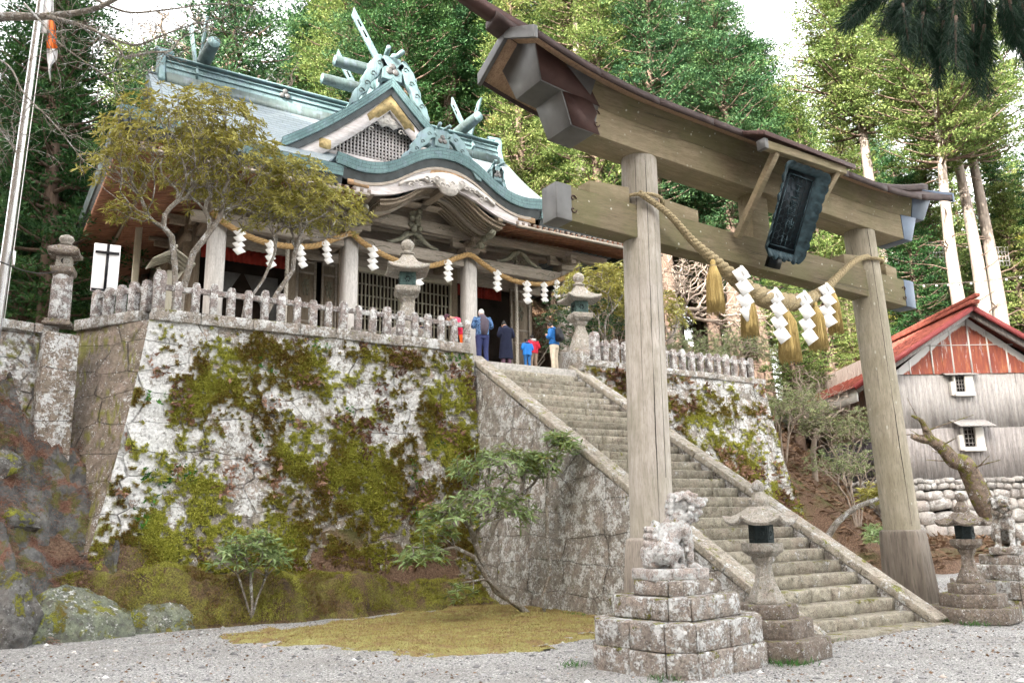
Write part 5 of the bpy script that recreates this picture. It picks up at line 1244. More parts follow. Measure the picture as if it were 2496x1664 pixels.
# ---------------- curved front gable (karahafu)
KX, KY0, KY1 = 13.25, 24.42, 28.6
_ku = np.array([0, .5, 1, 1.4, 1.8, 2.2, 2.7, 3.3, 4.15]); _kz = np.array([14.9, 14.86, 14.68, 14.45, 14.16, 13.94, 13.76, 13.7, 13.84])
def kz(u):
    u = np.abs(u); return (np.interp(u-.12, _ku, _kz)+np.interp(u, _ku, _kz)+np.interp(u+.12, _ku, _kz)+np.interp(np.abs(u-.25), _ku, _kz)+np.interp(u+.25, _ku, _kz))/5
Uk = np.linspace(-4.15, 4.15, 90)
Ug, Yg = np.meshgrid(Uk, np.linspace(KY0, KY1, 22), indexing='ij')
shingle(np.stack([KX+Ug, Yg, kz(Ug)+.06*(Yg-KY0)*(1-np.abs(Ug)/4.6)], 2), 'curved_gable_roof', 0, (0, 0, -.08), M['roof'])
pk = np.stack([KX+Uk, np.full_like(Uk, KY0), kz(Uk)], 1)
band('curved_eave_band', pk, .03, -.36, .03, -.02, M['fascia'], (0, -1, 0), .12)
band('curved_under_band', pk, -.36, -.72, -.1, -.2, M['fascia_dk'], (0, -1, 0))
def curved(name, ua, ub, za, zb, y0, y1, mat, n=70, zf=None):
    rg = []
    for u in np.linspace(ua, ub, n):
        k = kz(u) if zf is None else zf(u); rg.append([(KX+u, y0, k-zb(u)), (KX+u, y1, k-zb(u)), (KX+u, y1, k-za(u)), (KX+u, y0, k-za(u))])
    mb = MB(); mb.loft(rg); return mb.build(name, mat, hall, fix=True, smooth=True, auto=40)
curved('curved_bargeboard', -3.5, 3.5, lambda u: .68, lambda u: 1.05+.32*float(1-sstep(.6, 3.0, abs(u))), KY0+.16, KY0+.3, M['barge'])
curved('bargeboard_rim', -3.52, 3.52, lambda u: .66, lambda u: .76, KY0+.12, KY0+.162, M['old_wood'])
mb = MB(); pl = [(-.75, -.1), (-.6, .2), (-.2, .3), (.2, .3), (.6, .2), (.75, -.1), (.3, -.05), (0, .02), (-.3, -.05)]
mb.loft([[(KX+u*1.0, KY0+.13, 13.92+v) for u, v in pl], [(KX+u, KY0+.155, 13.92+v) for u, v in pl]]); mb.build('worn_gilt_plate', M['gilt_worn'], hall, fix=True)
for sg in (-1, 1):
    mb = MB(); mb.box((KX+sg*3.35-.38, KY0+.13, 12.86), (KX+sg*3.35+.38, KY0+.155, 13.06)); mb.build('worn_gilt_plate', M['gilt_worn'], hall)
low, _ = pendant('', 0, 0, 0, 1.9, 1.1, None, None, 7)
pts = [(KX+u, 14.14-abs(u)**1.5*.27+v*.95*(1-.25*abs(u)/1.9)) for u, v in low]+[(KX+u, 14.02-abs(u)**1.6*.26) for u in np.linspace(1.9, -1.9, 13)]
mb = MB(); mb.loft([[(a, KY0+.02, b) for a, b in pts], [(a, KY0+.12, b) for a, b in pts]]); cv = mb.build('carved_pendant', M['carve'], hall, fix=True)
mb = MB()
for k in range(16):
    u = -1.5+3*k/15; z = 13.78-abs(u)**1.5*.29+.1*sin(k*2.6)-(.22 if abs(u) < .45 else 0); mb.tube([(KX+u+(.12-.011*i)*cos(i*.75), KY0+.005, z+(.11-.01*i)*sin(i*.75)) for i in range(9)], .018, 5)
mb.build('relief_scrolls', M['carve'], cv)
# curved ribs under the gable, spanning between brackets
def rib_z(u): return 12.55+1.15*np.exp(-(abs(u)/1.45)**2.3)
for k in range(14):
    y_ = KY0+.42+k*.175; curved('curved_rib', -2.45, 2.45, lambda u: -.0, lambda u: .10, y_, y_+.085, M['old_wood_y'], 36, rib_z)
mb = MB(); Uq, Yq = np.meshgrid(np.linspace(-2.5, 2.5, 40), np.linspace(KY0+.3, 27, 6), indexing='ij'); mb.sheet(np.stack([KX+Uq, Yq, rib_z(Uq)+.02], 2), (0, 0, .05)); mb.build('curved_ceiling', M['old_wood_y'], hall, smooth=True, auto=40)
for y_ in (26.0, 26.1):
    pass
curved('curved_purlin', -2.35, 2.35, lambda u: .1, lambda u: .2, 25.6, 25.75, M['old_wood'], 36, rib_z)
# tympanum over the beam, with a bottle strut
mb = MB(); pts = [(KX+u, rib_z(u)-.02) for u in np.linspace(-2.4, 2.4, 30)]+[(KX+2.4, 12.5), (KX-2.4, 12.5)]
mb.loft([[(a, 26.75, b) for a, b in pts], [(a, 26.85, b) for a, b in pts]]); mb.build('tympanum', M['old_wood'], hall, fix=True)
mb = MB(); mb.box((KX-.16, 24.7, 13.42), (KX+.16, 26.9, 13.66)); mb.build('curved_gable_ridge_beam', M['old_wood_y'], hall, bevel=.02)
oni((13.0, KY0+.05, 14.95), .68, wing=1.45)
katsuogi((13.75, 25.7, 15.6), (1, .0, 0), 2.2, .17)
mb = MB(); mb.obox((13.25, 24.9, 15.15), (13.25, 28.4, 15.45), .5, .42); mb.build('curved_gable_ridge', M['patina'], hall, bevel=.03)
oni((16.0, 25.6, 14.75), .62, wing=.5); mb = MB(); mb.obox((16.0, 25.8, 14.8), (15.3, 29.0, 16.4), .36, .4); mb.build('descending_ridge', M['patina'], hall, bevel=.03)
oni((10.4, 25.9, 14.75), .5, wing=.5) if False else None
# ---------------- columns, beams, brackets
COLX = (5.98, 10.53, 15.37, 19.91); CY = 26.8
for x in COLX:
    mb = MB(); q = .26; c_ = .07
    ring = lambda z, q=q, c_=c_: [(x-q+c_, CY-q, z), (x+q-c_, CY-q, z), (x+q, CY-q+c_, z), (x+q, CY+q-c_, z), (x+q-c_, CY+q, z), (x-q+c_, CY+q, z), (x-q, CY+q-c_, z), (x-q, CY-q+c_, z)]
    mb.loft([ring(6.35), ring(11.95)]); mb.build('column', M['column'], hall, fix=True)
    mb = MB(); mb.loft([[(x+a*.42, CY+b*.42, z) for a, b in ((-1, -1), (1, -1), (1, 1), (-1, 1))] for z in (6.2, 6.4)]); mb.build('column_footing', M['coping'], hall, bevel=.03, fix=True)
def xbeam(name, xa, xb, z0, z1, y, th, mat=None, bev=.03): mb = MB(); mb.box((xa, y-th/2, z0), (xb, y+th/2, z1)); return mb.build(name, mat or M['old_wood'], hall, bevel=bev)
for i, (a, b) in enumerate(zip(COLX[:-1], COLX[1:])):
    o = xbeam('rainbow_beam', a+.26, b-.26, 11.45, 11.9, CY, .34)
    mb = MB()
    for s_, xx in ((1, a+.7), (-1, b-.7)):
        mb.tube([(xx+s_*(.19-.017*j)*cos(j*.65), CY-.175, 11.68+(.15-.013*j)*sin(j*.65)) for j in range(11)], .014, 5); mb.tube([(xx+s_*.2, CY-.175, 11.62), (xx+s_*.55, CY-.175, 11.72), (xx+s_*.8, CY-.175, 11.66)], .012, 5)
    mb.build('carved_scroll', M['carve_dk'], o)
    xc = (a+b)/2; mb = MB()          # frog-leg strut with openwork
    for s_ in (-1, 1):
        mb.tube([(xc, CY-.1, 12.45), (xc+s_*.25, CY-.1, 12.35), (xc+s_*.5, CY-.1, 12.12), (xc+s_*.8, CY-.1, 11.98), (xc+s_*1.05, CY-.1, 11.94)], [.1, .11, .09, .07, .05], 8)
        for j in range(4): mb.tube([(xc+s_*(.12+.1*j)+.07*cos(q), CY-.14, 12.06+.07*(j % 2)+.07*sin(q)) for q in np.linspace(0, 5.5, 9)], .02, 5)
    mb.build('frog_leg_strut', M['carve_dk'], hall, smooth=True)
    if i != 1: xbeam('eave_purlin_left' if i == 0 else 'eave_purlin_right', a, b, 12.55, 12.9, CY-.05, .26)
o = xbeam('upper_rainbow_beam', COLX[1], COLX[2], 12.55, 12.98, CY-.05, .34)
mb = MB()
for s_, xx in ((1, COLX[1]+.8), (-1, COLX[2]-.8)):
    for k in range(2): mb.tube([(xx+s_*(.17-.016*j)*cos(j*.65)+s_*.42*k, CY-.225, 12.77+(.13-.012*j)*sin(j*.65)) for j in range(11)], .013, 5)
mb.build('carved_scroll', M['carve_dk'], o)
xbeam('eave_purlin', COLX[0]-2.2, COLX[0], 12.55, 12.9, CY-.05, .26); xbeam('eave_purlin', COLX[3], COLX[3]+2.2, 12.55, 12.9, CY-.05, .26)
xbeam('beam_nose', COLX[0]-.85, COLX[0]-.26, 11.5, 11.88, CY, .3, None, .1); xbeam('beam_nose', COLX[3]+.26, COLX[3]+.85, 11.5, 11.88, CY, .3, None, .1)
for x in COLX:
    mb = MB(); mb.loft([[(x+a*r, CY+b*r, z) for a, b in ((-1, -1), (1, -1), (1, 1), (-1, 1))] for z, r in ((11.95, .2), (12.05, .32), (12.2, .34))])
    mb.box((x-.75, CY-.11, 12.2), (x+.75, CY+.11, 12.38)); mb.box((x-.11, CY-.7, 12.2), (x+.11, CY+.6, 12.38))
    for dx, dy in ((-.62, 0), (0, 0), (.62, 0), (0, -.58)): mb.loft([[(x+dx+a*r, CY+dy+b*r, z) for a, b in ((-1, -1), (1, -1), (1, 1), (-1, 1))] for z, r in ((12.38, .1), (12.44, .15), (12.55, .15))])
    mb.build('bracket_set', M['old_wood'], hall, bevel=.015)
# side supports of the curved gable (raking arms from the two middle columns)
for x, s_ in ((COLX[1], -1), (COLX[2], 1)):
    mb = MB(); rg = []
    for t_ in np.linspace(0, 1, 10):
        y_ = 26.7-2.1*t_; z = 12.45+.25*t_**2; rg.append([(x+s_*.12-.1, y_, z), (x+s_*.12+.1, y_, z), (x+s_*.12+.1, y_, z+.3), (x+s_*.12-.1, y_, z+.3)])
    mb.loft(rg); mb.build('raking_arm', M['old_wood_y'], hall, bevel=.02, fix=True)
    mb = MB()
    for k in range(7): mb.ball((x+s_*.1+.12*sin(k*2), 26.4-.22*k, 12.2+.1*cos(k*1.7)+.04*k), (.13, .17, .14), 9, 7)
    mb.build('beast_head_carving', M['carve_dk'], hall, smooth=True)
mb = MB()
for k in range(12): mb.ball((KX-.3+.17*cos(k*1.9), 26.5+.05*sin(k), 13.25-.07*k), (.12, .1, .11), 9, 7)
mb.build('dragon_carving', M['carve_dk'], hall, smooth=True)
for x in COLX:      # connecting beams back to the wall
    mb = MB(); mb.loft([[(x-.12, CY+.26, 11.5), (x+.12, CY+.26, 11.5), (x+.12, CY+.26, 11.85), (x-.12, CY+.26, 11.85)], [(x-.12, 28.2, 11.85), (x+.12, 28.2, 11.85), (x+.12, 28.2, 12.2), (x-.12, 28.2, 12.2)], [(x-.12, 29.6, 11.9), (x+.12, 29.6, 11.9), (x+.12, 29.6, 12.25), (x-.12, 29.6, 12.25)]]); mb.build('tie_back_beam', M['old_wood_y'], hall, fix=True)
# ---------------- inner wall with doors and lattices
WY = 29.6; F0 = 7.3
mb = MB(); mb.box((5.6, WY+.6, F0), (20.6, WY+.7, 13.4)); mb.build('inner_back_wall', M['lattice_back'], hall)
xbeam('lintel', 5.6, 20.6, 11.72, 12.15, WY, .26); xbeam('upper_wall', 5.6, 20.6, 12.15, 13.6, WY+.05, .14); xbeam('porch_ceiling_beam', 5.6, 20.6, 12.9, 13.2, 28.2, .3)
mb = MB(); mb.box((4.9, 26.2, 13.42), (21.2, 30, 13.48)); mb.build('porch_ceiling', M['old_wood_y'], hall)
for x in (5.9, 9.35, 11.3, 16.2, 19.9):
    mb = MB(); mb.box((x-.16, WY-.15, F0), (x+.16, WY+.15, 12.9)); mb.build('wall_post', M['door_wood'], hall, bevel=.02)
for xa, xb in ((6.1, 9.2), (16.35, 18.6)):
    mb = MB(); n = 60; P_ = [(xa+(xb-xa)*i/n, WY-.03+.035*sin(i*1.7), 0) for i in range(n+1)]
    mb.loft([[(x, y_, z) for x, y_, _ in P_]+[(x, y_+.01, z) for x, y_, _ in P_[::-1]] for z in (11.22, 11.71)]); mb.build('red_curtain', M['red'], hall, fix=True)
    # hall interior glimpsed: altar rails
mb = MB()
for s_ in (-1, 1):
    mb.loft([[(7.65+s_*.05, WY+.25, 10.9), (7.65+s_*1.3, WY+.25, 10.9), (7.65+s_*1.35, WY+.25, 9.0), (7.65+s_*.95, WY+.25, 9.3)], [(7.65+s_*.05, WY+.27, 10.9), (7.65+s_*1.3, WY+.27, 10.9), (7.65+s_*1.35, WY+.27, 9.0), (7.65+s_*.95, WY+.27, 9.3)]])
mb.build('tied_drape', m_plain('grey_drape', (.1, .1, .1), .9), hall, fix=True)
def door(xa, xb, z0, z1, y_):
    mb = MB(); w_ = xb-xa; mb.box((xa, y_, z0), (xb, y_+.04, z1)); o = mb.build('door_leaf', M['door_wood'], hall)
    mb = MB()
    for x in (xa, xb-.09): mb.box((x, y_-.03, z0), (x+.09, y_-.001, z1))
    for z in (z0, z0+(z1-z0)*.22, z0+(z1-z0)*.45, z0+(z1-z0)*.58, z1-.55, z1-.12): mb.box((xa+.092, y_-.028, z), (xb-.092, y_-.002, z+.09))
    mb.build('door_frame', M['old_wood'], o)
    mb = MB(); xc, zc = (xa+xb)/2, z0+(z1-z0)*.76
    for k in range(26): mb.tube([(xc+(w_*.3)*cos(k*2.4)*((k % 5)/5), y_-.012, zc+.3*sin(k*1.7)*((k % 7)/7)), (xc+(w_*.3)*cos(k*2.4+.5)*((k % 4)/4), y_-.012, zc+.33*sin(k*1.7+.6))], .02, 5)
    mb.build('door_carving', M['carve_dk'], o)
door(9.52, 10.3, F0, 11.7, WY-.08); door(10.5, 11.12, F0, 11.7, WY-.08); door(18.72, 19.72, F0, 11.7, WY-.5)
def lattice(xa, xb, z0, z1, y_, nx, nz, thick=.03):
    mb = MB(); mb.box((xa, y_+.1, z0), (xb, y_+.13, z1)); o = mb.build('lattice_backing', M['lattice_back'], hall)
    mb = MB()
    for i in range(nx+1): x = xa+(xb-xa)*i/nx; mb.box((x-thick, y_-.02, z0), (x+thick, y_+.02, z1))
    for i in range(nz+1): z = z0+(z1-z0)*i/nz; mb.box((xa, y_+.021, z-.025), (xb, y_+.045, z+.025))
    mb.build('lattice_screen', M['lattice'], o)
lattice(11.5, 13.7, 7.4, 11.55, WY-.1, 14, 9); lattice(13.85, 16.0, 7.4, 11.55, WY-.1, 12, 9)
for xa in (11.42, 13.72, 15.98): mb = MB(); mb.box((xa-.02, WY-.16, 7.4), (xa+.09, WY-.06, 11.7)); mb.build('lattice_frame', M['lattice'], hall)
xbeam('lattice_header', 11.3, 16.1, 11.56, 11.74, WY-.12, .1, M['lattice'])
# left side wall, corner posts, brackets, veranda
mb = MB(); mb.box((5.75, 29.6, F0-.6), (5.9, 39, 13.4)); mb.build('side_wall', M['door_wood'], hall)
for y_ in (29.7, 32.5, 35.5, 38.5):
    mb = MB(); mb.lathe([(.2, 0), (.2, 5.8)], 16, (5.7, y_, F0)); mb.build('side_column', M['old_wood_y'], hall, smooth=True)
    mb = MB(); mb.box((5.0, y_-.1, 12.3), (6.0, y_+.1, 12.5)); mb.box((4.8, y_-.08, 12.5), (6.0, y_+.08, 12.65)); mb.box((5.6, y_-.6, 12.3), (5.8, y_+.6, 12.5)); mb.build('side_bracket', M['old_wood_y'], hall, bevel=.02)
mb = MB(); mb.box((5.5, 29.4, 11.7), (5.74, 39.0, 12.05)); mb.build('side_beam', M['old_wood_y'], hall)
mb = MB(); mb.box((4.4, 28.0, 7.1), (21.7, 29.9, 7.3)); mb.box((4.4, 29.9, 7.1), (5.7, 39.5, 7.3)); mb.build('veranda_deck', M['old_wood'], hall)
# veranda railing
def rail(pts, z):
    mb = MB()
    for a, b in zip(pts[:-1], pts[1:]):
        for dz, w_ in ((.75, .09), (.45, .06), (.12, .08)): mb.obox((*a, z+dz), (*b, z+dz), w_, w_)
        L = math.dist(a, b); n = max(1, int(L/1.4))
        for i in range(n+1): t_ = i/n; x, y_ = a[0]+(b[0]-a[0])*t_, a[1]+(b[1]-a[1])*t_; mb.box((x-.05, y_-.05, z), (x+.05, y_+.05, z+.78))
    return mb.build('veranda_railing', M['old_wood'], hall)
rail([(4.5, 39), (4.5, 28.1), (7.0, 28.1)], 7.3); rail([(18.6, 28.1), (21.5, 28.1)], 7.3)
mb = MB()
for i in range(5): mb.box((7.2, 26.4+i*.32, 6.3+i*.2), (18.4, 28.1, 6.5+i*.2-.001 if i < 4 else 7.1))
mb.build('wooden_steps', M['old_wood'], hall, bevel=.01)
# low post under the side eave (props)
for y_, x in ((31.5, 4.3),): 
    mb = MB(); mb.box((x-.11, y_-.11, 6.26), (x+.11, y_+.11, 12.7)); mb.box((x-.17, y_-.17, 6.26), (x+.17, y_+.17, 7.2)); mb.build('eave_prop', M['lattice'], hall, bevel=.02)
# ------------- fittings that hang on the shrine
rp_pts = [(5.7, 26.38, 11.75), (6.1, 26.36, 11.45), (6.81, 26.36, 11.15), (7.5, 26.36, 11.02), (8.18, 26.36, 11.02), (9.09, 26.36, 11.18), (9.88, 26.36, 11.6), (10.4, 26.34, 11.84), (10.79, 26.36, 11.62), (11.4, 26.36, 11.36), (12.2, 26.36, 11.14), (13.2, 26.36, 11.09), (14.05, 26.36, 11.36), (14.7, 26.36, 11.68), (15.2, 26.34, 11.84), (15.83, 26.36, 11.55), (16.6, 26.36, 11.24), (17.5, 26.36, 11.1), (18.69, 26.36, 11.2), (19.5, 26.36, 11.55), (20.2, 26.38, 11.92)]
path = interp_path(rp_pts, 12); rr_ = empty('straw_rope', (13, 26.36, 11), 'golden straw rope looped along the front of the shrine from column to column', 'rope')
rope('twisted_rope', path, .105, M['rope_gold'], rr_, 3, .42, 8)
def rope_at(x): return path[int(np.argmin(np.abs(path[:, 0]-x)))]
SL = [(6.55, .5, 1.0, 'white zigzag streamer in the first bay of the shrine rope, nearest the left column', .0), (7.55, .42, 1.1, 'white zigzag streamer on the shrine rope among the shrub branches', .35), (8.55, .42, .95, 'white zigzag streamer leaning right beside the left door panels', .75), (9.45, .42, .95, 'white zigzag streamer just left of the second shrine column', .75),
      (11.15, .5, 1.05, 'white zigzag streamer between the second shrine column and the left head lantern', .1), (12.95, .48, 1.0, 'white zigzag streamer just right of the left head lantern', .15), (14.15, .46, 1.0, 'white zigzag streamer just left of the third shrine column', .15), (16.3, .46, 1.0, 'white zigzag streamer just right of the third shrine column', .05), (17.65, .5, 1.1, 'white zigzag streamer hanging over the right bell rope', .15), (18.55, .42, 1.0, 'white zigzag streamer against the brown hillside, left of the other one there', .15), (19.15, .42, .9, 'last white zigzag streamer beside the rightmost shrine column', .1)]
for x, w_, h_, lb, sk in SL:
    p = rope_at(x); mb = MB(); streamer(mb, (p[0], p[1]-.12, p[2]+.02), w_*.8, h_*.92, 4, 1, .006, sk); o = mb.build('paper_streamer', M['paper'], loc=(p[0], p[1]-.12, p[2]), fix=True); tag(o, lb, 'paper streamer', 'paper streamers on the shrine rope')
M['bell_rope'] = m_plain('white_cotton_rope', (.5, .47, .42), .9, .12, 20)
for x, lb in ((8.5, 'white twisted bell rope in the left bay of the shrine'), (13.3, 'white twisted bell rope in front of the lattice doors'), (17.93, 'white twisted bell rope in the right bay, above the worshippers')):
    o = rope('bell_rope', interp_path([(x, 27.4, 12.5), (x+.01, 27.4, 10), (x, 27.4, 7.6)], 30), .075, M['bell_rope'], None, 3, .38, 8, loc=(x, 27.4, 7.6)); tag(o, lb, 'bell rope', 'bell ropes of the shrine')
# ================================================================== plants
M['bark_cedar'] = m_wood('cedar_bark', (.10, .065, .05), (.2, .15, .12), 'Z', .6, 0, .9, 1, .5)
M['bark_pale'] = m_wood('pale_bark', (.17, .135, .115), (.4, .35, .31), 'Z', .35, 0, .9, 1, .3)  # pale bark of the tall bare-trunked cedars
M['bark_rhodo'] = m_stone('shrub_bark', (.16, .14, .115), (.32, .29, .25), lichen=.4, moss=.2, scale=4, pink=.2)
M['bark_twig'] = m_plain('grey_twigs', (.3, .25, .21), .9, .25, 6)
M['bark_mossy'] = m_stone('mossy_bark', (.12, .09, .07), (.27, .2, .15), lichen=.2, moss=.75, scale=3, pink=.2)
GREEN_D = [(0, (.006, .022, .012)), (.3, (.016, .055, .022)), (.6, (.035, .10, .03)), (1, (.08, .15, .04))]
GREEN_L = [(0, (.02, .05, .014)), (.3, (.07, .125, .032)), (.6, (.17, .235, .07)), (.9, (.3, .34, .12)), (1, (.36, .27, .11))]
GREEN_Y = [(0, (.05, .06, .01)), (.3, (.14, .15, .025)), (.6, (.24, .24, .045)), (1, (.38, .34, .08))]
GREEN_B = [(0, (.01, .035, .018)), (.3, (.03, .085, .04)), (.6, (.07, .15, .06)), (1, (.15, .24, .08))]
M['fol_dark'] = m_leaf('dark_cedar_foliage', GREEN_D, .25, .6, .5)
M['fol_light'] = m_leaf('light_cypress_foliage', GREEN_L, .3, .6, .5)
M['fol_yel'] = m_leaf('yellowing_foliage', GREEN_Y, .3, .6, .5)
M['fol_blue'] = m_leaf('blue_green_foliage', GREEN_B, .3, .6, .5)
M['fol_rhodo'] = m_leaf('olive_rhododendron_leaf', [(0, (.1, .085, .022)), (.25, (.21, .185, .04)), (.5, (.32, .29, .065)), (.75, (.42, .41, .12)), (1, (.56, .6, .32))], .34, .38, .9)
M['fol_rhodo_g'] = m_leaf('green_rhododendron_leaf', [(0, (.12, .08, .02)), (.25, (.2, .2, .05)), (.5, (.2, .28, .1)), (.75, (.3, .42, .2)), (1, (.48, .54, .3))], .3, .35, 1.2)
M['fol_sage'] = m_leaf('sage_shrub_leaf', [(0, (.06, .09, .03)), (.4, (.17, .22, .1)), (.7, (.28, .33, .16)), (1, (.45, .46, .18))], .25, .5, .8)
M['fol_brown'] = m_leaf('dry_brown_leaf', [(0, (.1, .06, .035)), (.4, (.22, .14, .09)), (.8, (.36, .26, .18)), (1, (.42, .36, .18))], .2, .8, .8)
M['fol_near'] = m_leaf('near_pine_needles', [(0, (.004, .014, .008)), (.5, (.012, .04, .02)), (.85, (.03, .07, .03)), (1, (.09, .045, .02))], .15, .6, .6)

def leaves_mesh(name, P, Dn, L, W, mat, parent, seed=1, tint=None, bend=.12, quad=True, loc=None):
    """P points, Dn directions; each leaf two facets (bent) or one triangle"""
    rg = np.random.default_rng(seed); n = len(P); Dn = Dn/(np.linalg.norm(Dn, axis=1, keepdims=True)+1e-9)
    s = np.cross(Dn, rg.normal(size=(n, 3))+np.array([0, 0, 1.5])); s /= np.linalg.norm(s, axis=1, keepdims=True)+1e-9; u = np.cross(s, Dn)
    L = np.broadcast_to(L, (n,))[:, None]; W = np.broadcast_to(W, (n,))[:, None]
    if quad:
        v = np.stack([P, P+Dn*L*.45+s*W*.5+u*L*bend*.3, P+Dn*L-u*L*bend, P+Dn*L*.45-s*W*.5+u*L*bend*.3], 1).reshape(-1, 3); k = 4
    else:
        v = np.stack([P-s*W*.4, P+s*W*.4, P+Dn*L], 1).reshape(-1, 3); k = 3
    off = np.zeros(3)
    if parent is not None:
        q = parent
        while q is not None: off = off+np.array(q.location); q = q.parent
    elif loc is not None: off = np.array(loc, float)
    v = v-off
    me = bpy.data.meshes.new(name); me.vertices.add(len(v)); me.vertices.foreach_set('co', v.astype(np.float32).ravel())
    me.loops.add(n*k); me.loops.foreach_set('vertex_index', np.arange(n*k, dtype=np.int32)); me.polygons.add(n)
    me.polygons.foreach_set('loop_start', np.arange(n, dtype=np.int32)*k); me.polygons.foreach_set('loop_total', np.full(n, k, np.int32))
    if tint is not None:
        at = me.attributes.new('tint', 'FLOAT', 'POINT'); at.data.foreach_set('value', np.repeat(np.asarray(tint, np.float32), k))
    me.update(calc_edges=True); me.materials.append(mat); o = bpy.data.objects.new(name, me); COL.objects.link(o)
    if parent is not None: o.parent = parent
    elif loc is not None: o.location = loc
    return o

def conifer(seed, H=24, R=3.4, base=.3, clumps=620, per=24, mat=None, bark=None, kind='sugi', trunk_r=.42, name='cedar_tree', leaf=(.2, .07)):
    rg = np.random.default_rng(seed); t = empty(name, (0, 0, 0)); lean = rg.normal(0, .012, 2)
    ax = lambda z: np.array([lean[0]*z+.15*sin(z*.3+seed), lean[1]*z+.15*cos(z*.25), z])
    zz = np.linspace(-1.5, H*.97, 22); mb = MB(); mb.tube([ax(z) for z in zz], [max(.03, trunk_r*(1-max(z, 0)/H)**.8+(.18*max(0, 1-z/1.5) if z < 1.5 else 0)) for z in zz], 12); mb.build('trunk', bark or M['bark_cedar'], t, smooth=True)
    mb = MB(); C = []; Tn = []
    nb = int(clumps/5.5)
    for i in range(nb):
        f = (i+rg.random())/nb; z = H*(base+(1-base)*f**.9); prof = (1-f)**.62*(.55+.45*min(1, f*6)) if kind == 'sugi' else (1-f)**.8
        if kind == 'high': prof = math.sqrt(max(0, 1-(f*1.6-.6)**2))*.95 if f > .0 else .4
        Lb = R*max(.12, prof)*rg.uniform(.55, 1.15); a = i*2.399+rg.normal(0, .4); d = np.array([cos(a), sin(a), 0]); p0 = ax(z)
        dr = (-.28 if kind == 'sugi' else -.1)*Lb*.4; pts = [p0+d*Lb*s_+np.array([0, 0, dr*s_+.32*Lb*s_**2]) for s_ in np.linspace(0, 1, 6)]
        mb.tube(pts, [max(.012, (.055+.012*Lb)*(1-s_*.85)) for s_ in np.linspace(0, 1, 6)], 5, cap=False)
        m_ = max(2, int(5.5*Lb/R*1.7)); base_t = rg.normal(.45, .16)
        for j in range(m_):
            s_ = rg.uniform(.35, 1.05); k = s_*5; i0 = min(4, int(k)); p = pts[i0]+(pts[min(5, i0+1)]-pts[i0])*(k-i0)
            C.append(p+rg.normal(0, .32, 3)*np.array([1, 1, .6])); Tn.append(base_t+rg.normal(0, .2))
    # a few bare dead limbs below the crown
    for i in range(9 if kind != 'high' else 24):
        z = H*base*rg.uniform(.35, 1.05); a = rg.uniform(0, 6.28); L = rg.uniform(.8, 2.2); d = np.array([cos(a), sin(a), rg.uniform(-.1, .35)]); mb.tube([ax(z), ax(z)+d*L*.6, ax(z)+d*L+rg.normal(0, .2, 3)], [.05, .03, .01], 4, cap=False)
    mb.build('branches', M['bark_cedar'], t)
    C = np.array(C); Tn = np.array(Tn); n = len(C)
    cr = rg.uniform(.36, .62, n)*(R/3.4)**.5
    q = rg.normal(size=(n, per, 3)); q /= np.linalg.norm(q, axis=2, keepdims=True); q[..., 2] = np.abs(q[..., 2])*.8-.15*(rg.random((n, per)) < .35)
    rad = rg.uniform(.35, 1., (n, per, 1))
    P = C[:, None]+q*cr[:, None, None]*rad*np.array([1.1, 1.1, .55]); D = q+rg.normal(0, .35, q.shape)+np.array([0, 0, .15])
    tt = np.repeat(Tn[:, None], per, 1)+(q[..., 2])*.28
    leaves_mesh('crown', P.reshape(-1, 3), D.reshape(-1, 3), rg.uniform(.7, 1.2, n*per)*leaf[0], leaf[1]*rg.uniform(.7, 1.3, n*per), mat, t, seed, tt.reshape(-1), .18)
    return t

def grow(tips, base, trunk, r_tip=.006, pipe=2.3, wig=.08, seed=3, nseg=5, sag=0., bal=.42):
    """attach tips one by one to the nearest node; return tube list with pipe-model radii"""
    rg = np.random.default_rng(seed); nodes = [np.array(p, float) for p in trunk]; par = [-1]+list(range(len(trunk)-1)); leaf = np.zeros(len(nodes))
    tips = np.asarray(tips, float); b = np.array(base, float); order = np.argsort(np.linalg.norm(tips-np.array(trunk[-1]), axis=1)); tipidx = []
    N = np.array(nodes); PL = np.concatenate([[0], np.cumsum(np.linalg.norm(np.diff(N, axis=0), axis=1))])
    for i in order:
        t_ = tips[i]; d = np.linalg.norm(N-t_, axis=1)
        hb = np.linalg.norm(N-b, axis=1); ok = hb < np.linalg.norm(t_-b)+.1
        cost = d+(~ok)*3+bal*PL; j = int(np.argmin(cost)); a = N[j]; L = d[j]; m_ = max(1, min(nseg, int(L/.22)))
        dirp = (N[j]-N[par[j]]) if par[j] >= 0 else np.array([0, 0, 1.]); dirp = dirp/(np.linalg.norm(dirp)+1e-9); prev = j; new = []
        for k in range(1, m_+1):
            s_ = k/m_; p = a*(1-s_)+t_*s_+dirp*L*.25*sin(pi*s_)*(1-s_)+rg.normal(0, wig*L*.35, 3)*(s_ < .99)+np.array([0, 0, -sag*L*sin(pi*s_)])
            new.append(p); nodes.append(p); par.append(prev); prev = len(nodes)-1
        PL = np.concatenate([PL, PL[j]+np.cumsum(np.linalg.norm(np.diff(np.vstack([[a], new]), axis=0), axis=1))]); N = np.vstack([N, new]); tipidx.append(prev)
    w_ = np.zeros(len(nodes))
    for i in tipidx: w_[i] += 1
    ch = {}
    for i in range(len(nodes)-1, 0, -1): w_[par[i]] += w_[i]; ch.setdefault(par[i], []).append(i)
    rad = r_tip*np.maximum(w_, 1)**(1/pipe); return nodes, par, rad, ch, tipidx
